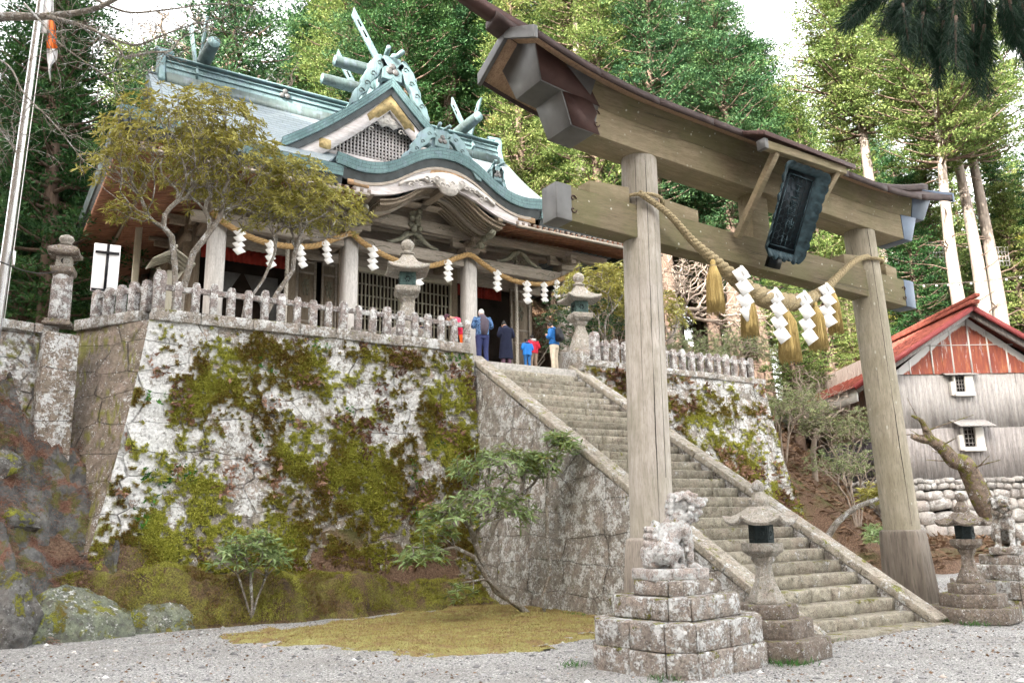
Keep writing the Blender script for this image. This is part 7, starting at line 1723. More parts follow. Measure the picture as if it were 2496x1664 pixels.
boards('upper_side_boards', siden, 40, ZS-.2, ZE+.9, M['board_pink'], .2, 0); boards('lower_side_boards', siden, 40, ZB, ZS-.2, m_plain('dark_sheet', (.11, .1, .12), .6), .2, .03)
mb = MB(); wbox(mb, SL_+.05, SR_-.05, .05, SD, ZB, ZE-.05); mb.build('inner_wall', M['dark'], sh, fix=True)
mb = MB(); mb.loft([[W3(SL_+.05, d, ZE-.06), W3(SR_-.05, d, ZE-.06), W3(SC_, d, ZA-.2)] for d in (.06, SD)]); mb.build('attic_wall', M['dark'], sh, fix=True)
# gable sheeting
mb = MB(); ne = 26; E = []
def gz(s): return ZA-.12-abs(s-SC_)*(ZA-ZE+.55)/(SR_-SC_+.3)
cols = np.linspace(SL_-.05, SR_+.05, ne); rowz = np.linspace(0, 1, 9)
for i in range(ne-1):
    k = (i//3) % 2; off = -.05-.012*((i//3) % 2); P_ = np.zeros((2, 9, 3))
    for a in (0, 1):
        s = cols[i+a]; zt = max(gz(s), ZE+.02)
        for j, r in enumerate(rowz): P_[a, j] = W3(s, off, ZE-.03+(zt-ZE+.03)*r); E.append(max(0, 1-(zt-(ZE+(zt-ZE)*r))/.5)*(1) if zt > ZE else 1)
    mb.grid(P_, flip=False)
mb.att['edge'] = [min(1, e) for e in E]; mb.build('gable_sheeting', M['rust'], sh)
mb = MB()
for s in (SL_+.55, SL_+1.35, SL_+2.3, SL_+3.15, SC_+.1, SC_+.85, SR_-2.2, SR_-1.3): mb.loft([[W3(s-.03, -.075, z), W3(s+.03, -.075, z), W3(s+.03, -.04, z), W3(s-.03, -.04, z)] for z in (ZE-.02, max(ZE, gz(s)-.02))])
wbox(mb, SL_+1.9, SR_-1.9, -.08, -.05, ZE+1.15, ZE+1.18); mb.build('sheet_seams', M['white_sheet'], sh, fix=True)
# roof: two slopes, red standing seams
for sg in (-1, 1):
    e = SC_+sg*(SR_-SC_+(1.35 if sg < 0 else .75)); ze = ZE-.35-(.25 if sg < 0 else 0)
    A, B = np.array([[W3(SC_, d, ZA+.08) for d in (-.85, SD+.8)]]), None
    P_ = np.array([[W3(SC_+(e-SC_)*t_, d, (ZA+.08)*(1-t_)+ze*t_) for t_ in np.linspace(0, 1, 6)] for d in np.linspace(-.85, SD+.8, 10)]); mb = MB(); mb.sheet(P_, (0, 0, -.07)); mb.build('roof', M['red_roof'], sh, fix=True)
    mb = MB()
    for d in np.arange(-.5, SD+.6, .5): mb.obox(W3(SC_, d, ZA+.1), W3(e, d, ze+.02), .05, .06)
    mb.build('roof_seams', M['red_roof'], sh)
    mb = MB(); mb.obox(W3(SC_, -.87, ZA+.0), W3(e, -.87, ze-.06), .09, .2); mb.build('verge_trim', M['red_edge'], sh); mb = MB(); mb.obox(W3(SC_, -.6, ZA-.16), W3(e-sg*.2, -.6, ze-.14), .12, .22); mb.build('verge_board', M['board_dk'], sh)
mb = MB(); mb.obox(W3(SC_, -1.15, ZA+.2), W3(SC_, SD+1, ZA+.2), .34, .16); mb.obox(W3(SC_, -1.35, ZA+.42), W3(SC_, SD+1, ZA+.3), .2, .14); mb.build('ridge_cap', M['red_roof'], sh, bevel=.02)
mb = MB(); 
mb.loft([[W3(SL_-1.2, d, ZE-.5), W3(SL_-1.08, d, ZE-.5), W3(SL_-1.08, d, ZE-1.15), W3(SL_-1.2, d, ZE-1.15)] for d in (-.5, SD+.7)]); mb.build('eave_apron', M['white_sheet'], sh, fix=True)
# windows in thick white frames, with little awnings
def window(s, z, w_, h, aw):
    mb = MB(); wbox(mb, s-w_/2, s+w_/2, -.09, -.03, z, z+h); o = mb.build('window', M['dark'], sh, fix=True); mb = MB()
    wbox(mb, s-w_/2-.02, s-w_/2+.03, -.2, -.02, z-.1, z+h); wbox(mb, s+w_/2, s+w_/2+.34, -.22, -.02, z-.14, z+h+.02); wbox(mb, s-w_/2-.04, s+w_/2+.34, -.26, -.02, z-.22, z-.06); wbox(mb, s-w_/2-.16, s-w_/2-.021, -.2, -.02, z-.18, z+h*.6); mb.build('frame', M['plaster'], o, bevel=.01, fix=True); mb = MB()
    for k in range(3): wbox(mb, s-w_/2+.1+k*(w_-.2)/2-.012, s-w_/2+.1+k*(w_-.2)/2+.012, -.115, -.095, z, z+h)
    for k in range(4): wbox(mb, s-w_/2, s+w_/2, -.13, -.116, z+.1+k*h/4, z+.125+k*h/4)
    mb.build('window_bars', M['board_dk'], o); mb = MB(); n = 11
    for k in range(n): a = s-w_/2-.35+k*(w_+.95)/n; mb.obox(W3(a, -.02, z+h+.28*aw+.06), W3(a+.12*aw, -.02-.62*aw-.2*(1-aw), z+h+.02), (w_+.95)/n*1.02, .03)
    mb.build('awning', M['board'], o)
window(18.25, 6.85, .42, .62, .25); window(18.35, 4.62, .5, .72, 1)
mb = MB(); wbox(mb, SL_-.04, SL_+.0, 3.4, 3.7, 6.75, 7.25); mb.build('side_window', M['dark'], sh, fix=True); mb = MB(); wbox(mb, SL_-.1, SL_-.0, 2.95, 3.38, 6.6, 7.3); mb.build('side_window_frame', M['plaster'], sh, fix=True)
for s in (18.0, 20.6): mb = MB(); wbox(mb, s-.12, s+.12, -.08, -.045, 3.5, 3.65); mb.build('vent', M['dark'], sh, fix=True)
# dry stone base: individually shaped boulders packed in rows
mb = MB(); rr = np.random.default_rng(9); z = .1
rows = [(.2, .62), (.75, .6), (1.3, .55), (1.8, .52), (2.28, .44), (2.68, .36), (3.0, .24), (3.22, .2)]
def stones(fn, L, rows):
    for zc, h in rows:
        s = -.1
        while s < L:
            w_ = h*rr.uniform(.9, 2.1); c = fn((s+w_/2)/L); 
            V_ = MB(); V_.ball((0, 0, 0), (w_*.56, .3, h*.58), 10, 6); v = np.concatenate(V_.v); nrm = v/(np.linalg.norm(v, axis=1, keepdims=True)+1e-9)
            # squarish boulder: push towards a superellipsoid and roughen
            sc_ = np.array([w_*.56, .3, h*.58]); q = v/sc_; q = np.sign(q)*np.abs(q)**.6*sc_*1.0; q = q+(fbm(v[:, 0:1]*4+s*3, v[:, 1:2]*4+zc*5, v[:, 2:3]*4)-.5)*.18*h
            ang = rr.normal(0, .12); x_ = q[:, 0]*cos(ang)-q[:, 2]*sin(ang); z_ = q[:, 0]*sin(ang)+q[:, 2]*cos(ang)
            tang, nn = fn('t'), fn('n'); mb.add(np.array([c])+x_[:, None]*tang+q[:, 1:2]*nn+z_[:, None]*np.array([0, 0, 1])+np.array([0, 0, zc+rr.normal(0, .03)])+nn*.1, V_.f); s += w_
def bf(t_): return RV if t_ == 't' else (HV if isinstance(t_, str) else W3(SL_-.3+(SR_-SL_+2.3)*t_, -.15, 0))
def bs(t_): return HV if t_ == 't' else (RV if isinstance(t_, str) else W3(SL_-.2, 8*t_, 0))
stones(bf, SR_-SL_+2.3, rows); stones(bs, 8, rows[3:]); mb.build('field_stone_base', M['dry_stone'], sh, smooth=True)
mb = MB(); wbox(mb, SL_-.15, SR_+2, .1, SD, -.5, 3.3); mb.build('base_core', M['dark'], sh, fix=True)

# ================================================================== rocks at the left
def rock(name, label, c, r, seed, mat=None, cat='rock', group=None, n=56, sq=.85, rough=.5):
    rg = np.random.default_rng(seed*13+1); mb = MB(); mb.ball((0, 0, 0), 1, n, n//2); v = np.concatenate(mb.v); q = v.copy()
    for _ in range(13):          # cleave with random planes
        nn = rg.normal(size=3); nn /= np.linalg.norm(nn); d = rg.uniform(.55, .85); e = np.maximum(0, q@nn-d); q = q-e[:, None]*nn*.93
    f = 1+(fbm(v[:, 0]*1.6+seed*7, v[:, 1]*1.6, v[:, 2]*1.6, 4)-.5)*.35+(fbm(v[:, 0]*7+seed, v[:, 1]*7, v[:, 2]*7, 3)-.5)*.12
    mb.v = [q*f[:, None]*np.array(r)*1.2+np.array(c)]
    o = mb.build(name, mat or M['rock'], loc=tuple(c), smooth=True, auto=35); tag(o, label, cat, group); return o
M['rock_green'] = m_stone('pale_green_bedrock', (.09, .1, .085), (.2, .23, .16), lichen=.2, moss=.5, scale=2.2, pink=.1, grime=.8)
def bank_h(x, y):
    b_ = np.maximum(hill_h(x, y), -.3); rid = 1-np.abs(fbm(x*1.1+3, y*1.5, b_*.7, 5)*2-1); rid2 = 1-np.abs(fbm(x*3+1, y*3.3, b_*2, 4)*2-1)
    return b_+(rid**2-.55)*.75+(rid2-.7)*.2
xs = np.arange(-4, 2.6, .045); ys = np.arange(16.4, 20.6, .045); X, Y = np.meshgrid(xs, ys, indexing='ij'); mb = MB()
st_ = sstep(16.5, 17.2, Y); Xd = X+(fbm(X*1.7, Y*1.7, 5)-.5)*.5; Zb = bank_h(X, Y)*st_-.25*(1-st_)
mb.grid(np.stack([Xd, Y+(fbm(X*2, Y*2, 9)-.5)*.4, Zb], 2), flip=True)
def m_bank():
    t = NT('rock_and_litter'); v = t.coord(); geo = t.n('ShaderNodeNewGeometry'); sx = t.n('ShaderNodeSeparateXYZ'); t.l(geo.outputs['Normal'], sx.inputs[0])
    a = t.noise(v, 3, 7, .7); rk = t.ramp(a, [(.3, (.045, .045, .045)), (.5, (.13, .13, .13)), (.7, (.26, .26, .25))])
    ms = t.ramp(t.noise(v, 1.8, 6, .7), [(.5, 0), (.57, 1)]); rk = t.mix(t.math('MULTIPLY', ms, .85), rk, t.ramp(t.noise(v, 7, 4), [(.3, (.07, .055, .02)), (.7, (.17, .17, .035))]))
    lt = t.ramp(t.noise(v, 30, 5, .7), [(.3, (.07, .035, .025)), (.5, (.19, .1, .07)), (.75, (.32, .2, .15))])
    m_ = t.math('ADD', t.math('MULTIPLY', t.noise(v, 1.5, 5, .6), 1.2), t.math('MULTIPLY', sx.outputs[2], .5)); c = t.mix(t.ramp(m_, [(.86, 0), (.95, 1)]), rk, lt)
    t.bump(t.math('ADD', t.math('MULTIPLY', a, 1.5), t.noise(v, 22, 5, .7)), .06, 1.); return t.done(c, .95)
tag(mb.build('rocky_bank', m_bank(), smooth=True, auto=30), kind='structure')
rock('bedrock', 'bedrock hump patched pale green at the foot of the wall corner', (2.0, 17.6, .0), (.85, .5, .85), 1, M['rock_green'])
rock('bedrock', 'dark mossy rock at the bottom left corner by the gravel', (.5, 17.2, .15), (.95, .5, .9), 2)
rock('boulder', 'grey slab-sided boulder bedded in brown needles midway up the left slope', (.7, 18.5, 2.1), (.55, .42, .3), 3)
rock('boulder', 'moss-topped boulder high on the left slope under the low wall', (.2, 18.9, 3.1), (.6, .4, .3), 4)
rock('bedrock', 'sloping rock toe running from the wall corner towards the gravel', (3.3, 17.95, -.1), (1.2, .45, .55), 9, M['rock_green'])
mb = MB(); rr = np.random.default_rng(3); P = []; D = []
for _ in range(42000):
    x, y = rr.uniform(-1.2, 2.2), rr.uniform(16.8, 20.2); 
    if vnoise(x*1.7, y*1.7, 2) < .3: continue
    z = float(0); P.append((x, y, 0)); D.append((rr.normal(), rr.normal()-.6, rr.normal()*.35))
P = np.array(P[:22000]); D = np.array(D[:22000]); P[:, 2] = bank_h(P[:, 0], P[:, 1])+rr.uniform(0, .06, len(P))
o = leaves_mesh('fallen_needles', P, D, .13, .012, M['needles'], None, 4); tag(o, 'brown fallen cedar needles on the left slope', None, None, 'stuff')
# litter on the right slope
P = []; 
for _ in range(30000):
    x, y = rr.uniform(22, 46), rr.uniform(14, 46); P.append((x, y, 0))
P = np.array(P); P[:, 2] = hill_h(P[:, 0], P[:, 1])+.03; D = rr.normal(size=P.shape); D[:, 2] *= .3
o = leaves_mesh('leaf_litter', P, D, .3, .09, M['fol_brown'], None, 6); tag(o, 'brown leaf litter on the right slope', None, None, 'stuff')
# pebbles on the gravel
P = np.stack([rr.uniform(-1, 22, 26000), rr.uniform(3, 17.2, 26000)], 1); keep = poly_dist(P[:, 0], P[:, 1], LAWN) < .1; P = P[keep]; V_ = []; F_ = []; k = 0
octv = np.array([(1, 0, 0), (-1, 0, 0), (0, 1, 0), (0, -1, 0), (0, 0, 1), (0, 0, -1)], float); octf = [(0, 2, 4), (2, 1, 4), (1, 3, 4), (3, 0, 4), (2, 0, 5), (1, 2, 5), (3, 1, 5), (0, 3, 5)]
Z = ground_h(P[:, 0], P[:, 1]); n = len(P); Rz = rr.uniform(0, 3, n); sz = rr.uniform(.008, .02, n)*(1+2.2*(rr.random(n) < .04)); v = octv[None]*np.stack([sz*rr.uniform(.8, 1.6, n), sz, sz*.6], 1)[:, None]
c_, s_ = np.cos(Rz)[:, None], np.sin(Rz)[:, None]; vv = np.stack([v[..., 0]*c_-v[..., 1]*s_+P[:, :1], v[..., 0]*s_+v[..., 1]*c_+P[:, 1:2], v[..., 2]+Z[:, None]+.004], 2).reshape(-1, 3)
def m_pebble():
    t = NT('pebbles'); c = t.ramp(t.island(), [(0, (.12, .12, .12)), (.5, (.27, .27, .28)), (.85, (.45, .45, .45)), (.93, (.8, .8, .8)), (1, (.35, .25, .18))]); return t.done(c, .9)
mb = MB(); mb.v = [vv]; mb.n = len(vv); mb.f = [[a+6*i for a in f] for i in range(n) for f in octf]; mb.m = [0]*len(mb.f); tag(mb.build('pebbles', m_pebble()), 'loose pebbles on the gravel', None, None, 'stuff')
# fallen leaves and weeds
rr2 = np.random.default_rng(21); P = np.stack([rr2.uniform(0, 21, 2600), rr2.uniform(6.5, 17.2, 2600)], 1); P = P[vnoise(P[:, 0]*.8, P[:, 1]*.8, 3) > .45]; D = rr2.normal(size=(len(P), 3)); D[:, 2] *= .2
o = leaves_mesh('fallen_leaves', np.column_stack([P, ground_h(P[:, 0], P[:, 1])+.02]), D, .06, .035, M['fol_brown'], None, 12); tag(o, 'scattered brown leaves on the gravel', None, None, 'stuff')
P = []
for (wx, wy, k) in ((9.35, 7.95, 16), (7.35, 8.1, 10), (9.6, 8.0, 14), (11.7, 9.2, 12), (15.1, 8.6, 16), (15.2, 9.0, 12), (7.1, 9.6, 10), (16.6, 9.9, 30), (15.6, 10.4, 30), (10.9, 13.6, 26), (10.6, 14.4, 26), (11.0, 12.7, 16)):
    for _ in range(k*5): P.append((wx+rr2.normal(0, .12), wy+rr2.normal(0, .12), 0))
P = np.array(P); P[:, 2] = ground_h(P[:, 0], P[:, 1]); D = rr2.normal(size=P.shape)*np.array([.5, .5, .1])+np.array([0, 0, .8])
o = leaves_mesh('weeds', P, D, .11, .012, M['fern'], None, 13); tag(o, 'small green weeds at the feet of the stones', None, None, 'stuff')
# moss and grass blades on the lawn
P = np.stack([rr.uniform(4, 12, 60000), rr.uniform(11, 18.5, 60000)], 1); d_ = poly_dist(P[:, 0], P[:, 1], LAWN)+(fbm(P[:, 0]*1.2, P[:, 1]*1.2, 7, 6)-.5)*1.6+(fbm(P[:, 0]*5, P[:, 1]*5, 3, 4)-.5)*.9; P = P[d_ > .05]; Z = ground_h(P[:, 0], P[:, 1])+np.clip(poly_dist(P[:, 0], P[:, 1], LAWN)+(fbm(P[:, 0]*1.2, P[:, 1]*1.2, 7, 6)-.5)*1.6+(fbm(P[:, 0]*5, P[:, 1]*5, 3, 4)-.5)*.9, -.4, .5)*.12+(fbm(P[:, 0]*6, P[:, 1]*6)-.5)*.05
D = rr.normal(size=(len(P), 3))*np.array([.6, .6, .1])+np.array([0, 0, .7])
M['bank_moss'] = m_leaf('bank_moss', [(0, (.08, .05, .025)), (.25, (.2, .12, .06)), (.45, (.2, .17, .04)), (.65, (.28, .28, .05)), (1, (.42, .42, .1))], .2, .8, 1.2)
M['lawn_moss'] = m_leaf('lawn_moss_blades', [(0, (.2, .12, .065)), (.3, (.32, .24, .1)), (.5, (.38, .36, .11)), (1, (.54, .55, .2))], .2, .7, 1.0)
o = leaves_mesh('moss_blades', np.column_stack([P, Z-.005]), D, .045, .014, M['lawn_moss'], None, 8, quad=False); tag(o, 'short moss and grass on the lawn', None, None, 'stuff')
P = np.stack([rr.uniform(1.4, 11.5, 70000), rr.uniform(16.9, 18.9, 70000)], 1); Z = mound_h(P[:, 0], P[:, 1]); ok = Z > .08; P = P[ok]; Z = Z[ok]; D = rr.normal(size=(len(P), 3))*np.array([.7, .7, .2])+np.array([0, -.3, .6])
o = leaves_mesh('bank_moss', np.column_stack([P, Z]), D, .075, .02, M['bank_moss'], None, 9, quad=False, tint=np.clip((fbm(P[:, 0]*1.5, P[:, 1]*1.5, 4, 3)-.5)*4+.5, -.3, 1)); tag(o, 'moss and dead needles on the earth bank', None, None, 'stuff')

# ================================================================== sign, flagpole, wooden lantern roof
sg_ = empty('sign_board', (2.25, 21.4, 6.26), 'white board with a black cross-shaped bar, standing behind the left fence corner', 'sign')
M['white_board'] = m_plain('white_board', (.8, .8, .82), .5, .03, 2); M['black'] = m_plain('black_paint', (.01, .01, .014), .4)
def B3(u, v, d): return np.array([2.22, 21.0, 0])+np.array([.97, -.12, 0])*u+np.array([0, 0, v])-np.array([.12, .97, 0])*d
def bplate(mb, u0, u1, v0, v1, d0, d1): mb.loft([[B3(u0, v0, d), B3(u1, v0, d), B3(u1, v1, d), B3(u0, v1, d)] for d in (d0, d1)])
mb = MB(); bplate(mb, -.29, .29, 7.32, 8.48, 0, .05); mb.build('board', M['white_board'], sg_, bevel=.008, fix=True)
mb = MB(); bplate(mb, -.012, .05, 7.33, 8.47, .052, .075); mb.build('vertical_bar', M['black'], sg_, fix=True); mb = MB(); bplate(mb, -.25, .27, 8.23, 8.29, .077, .1); mb.build('cross_bar', M['black'], sg_, fix=True); mb = MB(); bplate(mb, -.27, .25, 7.33, 7.38, .053, .08); mb.build('bottom_bar', M['black'], sg_, fix=True)
for u in (-.2, .2): mb = MB(); mb.obox(B3(u, 6.2, -.05), B3(u, 7.6, -.05), .06, .06, up=(0, 1, 0)); mb.build('post', M['board'], sg_)
fp = empty('flagpole', (-.02, 17.9, 4.6), 'tall shiny metal flagpole leaning slightly, at the left edge', 'flagpole'); M['steel'] = m_plain('brushed_steel', (.72, .74, .78), .25, .06, 3, .85)
pb, pt = pl3(-8, 790, 17.2), pl3(108, -60, 17.6); mb = MB(); mb.tube([pb+(pt-pb)*t_ for t_ in np.linspace(-.12, 1.1, 12)], [.105-.004*i for i in range(12)], 20); mb.build('pole', M['steel'], fp, smooth=True)
mb = MB(); c_ = pb+(pt-pb)*.185+np.array([.14, -.08, 0]); mb.cbox(c_, (.06, .07, .3)); mb.tube([c_+np.array([0, 0, .15]), c_+np.array([0, -.04, 0]), c_-np.array([0, 0, .15])], .012, 5); mb.build('cleat', M['steel'], fp, bevel=.01)
mb = MB(); mb.tube([pb+(pt-pb)*t_+np.array([.12, -.09, 0]) for t_ in np.linspace(0, 1, 10)], .008, 4); mb.build('halyard', M['paper'], fp)
M['flag_w'] = m_plain('white_flag_cloth', (.82, .82, .84), .8, .05, 3); M['flag_o'] = m_plain('orange_flag_cloth', (.85, .22, .05), .7, .1, 3)
fl = empty('flag', tuple(pl3(120, 10, 17.3)), 'limp white flag with an orange patch hanging from the flagpole', 'flag')
def cloth(pts, name, mat, d=17.3, ph=0, off=0):
    """hanging folded cloth: rows of (y, x0, x1) in source pixels"""
    mb = MB(); nc = 12; G_ = np.zeros((len(pts), nc, 3))
    for i, (yy_, xa, xb) in enumerate(pts):
        for j in range(nc): t_ = j/(nc-1); G_[i, j] = pl3(xa+(xb-xa)*t_, yy_, d+off+.09*sin(t_*9+i*.25+ph)*(1-i/len(pts)*.4))
    mb.sheet(G_, (0, .012, 0)); return mb.build(name, mat, fl, smooth=True, fix=True)
cloth([(-40, 112, 134), (0, 108, 131), (40, 104, 132), (80, 100, 133)], 'flag_top', M['flag_w']); cloth([(42, 116, 132), (70, 115, 136), (100, 114, 139), (118, 114, 141)], 'orange_patch', M['flag_o'], 17.24); cloth([(104, 114, 134), (125, 114, 141), (145, 115, 139), (158, 117, 127), (175, 118, 124), (198, 122, 125)], 'flag_tail', M['flag_w'], 17.28)
# roofed wooden lantern on a post
wl = empty('wooden_lantern', (3.75, 21.7, 6.26), 'pale wooden post with a small pitched roof, in front of the big shrub\'s trunk', 'wooden lantern')
mb = MB(); mb.box((3.68, 21.63, 6.2), (3.84, 21.79, 8.25)); mb.build('post', M['lattice'], wl, bevel=.01)
for s in (-1, 1):
    mb = MB(); Pq = np.array([[(3.76+s*t_*.5, 21.2+d*1.0, 8.72-.3*t_-.03*t_*t_) for t_ in np.linspace(0, 1, 5)] for d in np.linspace(0, 1, 4)]); mb.sheet(Pq, (0, 0, -.045)); mb.build('roof_half', M['lattice'], wl, fix=True)
    mb = MB()
    for d in (.1, .37, .64, .91): mb.obox((3.76, 21.2+d, 8.63), (3.76+s*.44, 21.2+d, 8.4), .04, .05)
    mb.build('roof_rafters', M['lattice'], wl)
mb = MB(); mb.tube([(3.76, 21.1, 8.74), (3.76, 22.3, 8.74)], .045, 10); mb.build('ridge_pole', M['lattice'], wl); mb = MB(); mb.obox((3.76, 21.7, 7.75), (4.05, 21.7, 8.3), .08, .08, up=(0, 1, 0)); mb.obox((3.76, 21.7, 7.75), (3.47, 21.7, 8.3), .08, .08, up=(0, 1, 0)); mb.build('braces', M['lattice'], wl)
# small stone lantern deeper on the terrace, white placard
stone_lantern((9.05, 22.6, 6.26), 'tiny grey stone lantern glimpsed between the fence posts left of the second column', 6, .52, M['lantern'], M['lantern'], steps=0)
# cable with small bulbs strung across the right slope
cb = empty('cable', tuple(pl3(2150, 690, 26)), 'thin cable with a string of small bulbs crossing the trees above the storehouse', 'cable')
pth = interp_path([pl3(2110, 690, 26), pl3(2230, 694, 26), pl3(2330, 690, 26), pl3(2420, 682, 26), pl3(2520, 668, 26)], 10); mb = MB(); mb.tube(pth, .012, 5); mb.build('wire', M['bark_twig'], cb)
mb = MB()
for k in range(3, 38, 3): mb.ball(pth[k]-np.array([0, 0, .05]), .04, 8, 6)
mb.build('bulbs', M['paper'], cb)
for i, (a, b, lb) in enumerate((((-10, 633, 14), (190, 640, 20), 'black power cable passing behind the round lantern at left'), ((1500, 640, 30), (2200, 720, 30), 'thin wire strung across the slope behind the gate'))):
    p, q = pl3(*a), pl3(*b); mb = MB(); mb.tube([p+(q-p)*t_-np.array([0, 0, .25*sin(pi*t_)]) for t_ in np.linspace(0, 1, 14)], .012, 4); tag(mb.build('overhead_wire', M['black'], loc=tuple(p)), lb, 'wire')
# far lattice fence panels up the slope
for i, (px, py, w_, h_) in enumerate(((2215, 640, 1.9, 1.3), (2290, 615, 1.3, 1.3), (2435, 625, 1.2, 1.2), (1955, 705, 1.8, 1.0))):
    c_ = pl3(px, py, 52); mb = MB()
    for k in range(7): s_ = -w_/2+w_*k/6; mb.obox(c_+RV*s_-np.array([0, 0, h_/2]), c_+RV*s_+np.array([0, 0, h_/2]), .04, .04, up=HV)
    for k in range(5): z_ = -h_/2+h_*k/4; mb.obox(c_-RV*w_/2+np.array([0, 0, z_]), c_+RV*w_/2+np.array([0, 0, z_]), .04, .05)
    o = mb.build('lattice_panel', M['board'], loc=tuple(c_)); tag(o, ('white lattice panel on the slope just above the lower gate beam', 'narrow white lattice panel between the trees on the right slope', 'white lattice panel beside the pale trunks at the right edge', 'white lattice panel showing below the lower gate beam, between the streamers')[i], 'fence panel')
# ================================================================== people (seen from behind, praying at the head of the stairs)
M['skin'] = m_plain('skin', (.5, .3, .21), .6, .06, 8, bump=.001)
def pm(n, c, r=.85, v=.14, s=9): return m_plain(n, c, r, v, s, bump=.006)
def m_pattern():
    t = NT('blue_leaf_print'); v = t.coord(); n = t.noise(v, 16, 4, .7, 1.5); return t.done(t.ramp(n, [(.42, (.015, .035, .09)), (.5, (.06, .14, .32)), (.56, (.2, .36, .6)), (.62, (.03, .07, .18))]), .85)
def seg(mb, pts, rs, n=12): mb.tube(interp_path(pts, 4), list(np.interp(np.linspace(0, 1, (len(pts)-1)*4+1), np.linspace(0, 1, len(pts)), rs)), n)
def ell_loft(mb, secs, n=20):
    """secs: (x,y,z,rx,ry)"""
    rings = []
    for x, y, z, rx, ry in secs:
        a = np.arange(n)*2*pi/n; rings.append(np.stack([x+rx*np.sign(np.cos(a))*np.abs(np.cos(a))**.85, y+ry*np.sign(np.sin(a))*np.abs(np.sin(a))**.85, np.full(n, z)], 1))
    mb.loft(rings)
def hand(mb, wr, d, up, s=1.):
    d = np.array(d, float); d /= np.linalg.norm(d); up = np.array(up, float); sd_ = np.cross(d, up); sd_ /= np.linalg.norm(sd_); w_ = np.array(wr, float)
    mb.tube([w_, w_+d*.03*s, w_+d*.085*s], [.024*s, .034*s, .032*s], 8)
    for k, L in enumerate((.062, .072, .068, .052)): o = w_+d*.085*s+sd_*(k-1.5)*.017*s; mb.tube([o-d*.01, o+d*L*.55*s+up*.004, o+d*L*s-up*.006], [.0095*s, .009*s, .007*s], 6)
    o = w_+d*.03*s-sd_*.03*s; mb.tube([o, o+d*.03*s-sd_*.022*s, o+d*.062*s-sd_*.024*s], [.012*s, .0105*s, .008*s], 6)
def person(loc, H, label, jacket, trousers, hair, rz=0., bow=.25, coat_len=.5, build=1., hair_n=1, hood=None, lean=0., shoes=None, legs=.0, jm2=None, bun=False, hat=None, puff=0., rucksack=None, collar=None):
    """local frame: faces +y; H metres tall; bow tilts head and shoulders forward"""
    t = empty('person', (0, 0, 0), label, 'person'); k = H/1.7; ln = lean
    def S(x, y, z): return (x*k*build if abs(x) > .0 else 0, (y+ln*max(0, z-.85))*k, z*k)
    hip, sh_, nk = .88, 1.38, 1.46; hy = .05+bow*.22; hz = 1.585-bow*.10
    b = MB()                                          # one continuous skin body: legs, torso, arms, neck, head, hands
    ell_loft(b, [(0, S(0, 0, .82)[1], .82*k, .145*k, .1*k), (0, S(0, 0, 1.05)[1], 1.05*k, .125*k, .09*k), (0, S(0, 0, 1.3)[1], 1.3*k, .155*k, .1*k), (0, S(0, .01, 1.42)[1], 1.42*k, .1*k, .07*k)])
    b.tube([S(0, .0, 1.36), S(0, .015+bow*.03, 1.47), S(0, hy-.02, 1.53)], [.062*k, .052*k, .054*k], 12)
    hc = np.array(S(0, hy, hz)); R_ = Matrix.Rotation(-bow*.9, 3, 'X'); Rm = np.array(R_)
    def Hd(x, y, z): return hc+Rm@(np.array([x, y, z])*k)
    b.ball(hc, (.078*k, .096*k, .112*k), 18, 14, rot=R_); b.ball(Hd(0, .035, -.06), (.055*k, .058*k, .055*k), 12, 8, rot=R_)
    b.tube([Hd(0, .085, .01), Hd(0, .112, -.025)], [.01*k, .016*k], 6)                                     # nose
    for s in (-1, 1): b.ball(Hd(.078*s, .0, -.005), (.012*k, .022*k, .032*k), 8, 6); b.ball(Hd(.03*s, .088, .012), (.014*k, .008*k, .008*k), 8, 6)
    b.ball(Hd(0, .092, -.055), (.024*k, .008*k, .007*k), 8, 5)
    for s in (-1, 1):
        b.tube([S(.085*s, 0, .86), S(.088*s, .015, .5), S(.09*s, -.01, .1)], [.085*k, .058*k, .038*k], 12); b.tube([S(.09*s, -.03, .05), S(.095*s, .12, .03)], [.038*k, .03*k], 8)
        el = S(.23*s, -.01, 1.12); wr = S(.05*s, .24, 1.2); b.tube([S(.165*s, 0, 1.37), el, wr], [.05*k, .038*k, .025*k], 10); hand(b, wr, (-.1*s, .55, .75), (-s, 0, 0), k)
    blob_mod(b.build('body', M['skin'], t), .011*k, 1)
    hm = MB()                                         # hair
    hm.ball(Hd(0, -.012, .022), (.086*k*hair_n, .102*k*hair_n, .108*k*hair_n), 18, 14, rot=R_)
    hv = np.concatenate(hm.v); loc_ = (hv-hc)@Rm/k; cut = (loc_[:, 1] > .045) & (loc_[:, 2] < .055); low = loc_[:, 2] < -.05
    loc_[cut] = loc_[cut]*np.array([.8, .55, .8]); loc_[low, 2] = -.05-(.03 if not bun else .01); hm.v = [(loc_*k)@Rm.T+hc]
    if bun: hm.ball(Hd(0, -.07, .1), .045*k, 10, 8); hm.ball(Hd(.01, -.08, -.06), (.05*k, .03*k, .05*k), 10, 8)
    o = hm.build('hair', hair, t, smooth=True)
    if hat is not None: m = MB(); m.ball(Hd(0, -.005, .035), (.094*k, .108*k, .1*k), 18, 14, rot=R_); m.build('knit_hat', hat, t, smooth=True)
    tr = MB()                                         # trousers
    ell_loft(tr, [(0, S(0, 0, .78)[1], .78*k, .155*k*build, .115*k), (0, S(0, 0, .9)[1], .9*k, .16*k*build, .118*k), (0, S(0, 0, 1.0)[1], 1.0*k, .15*k*build, .11*k)])
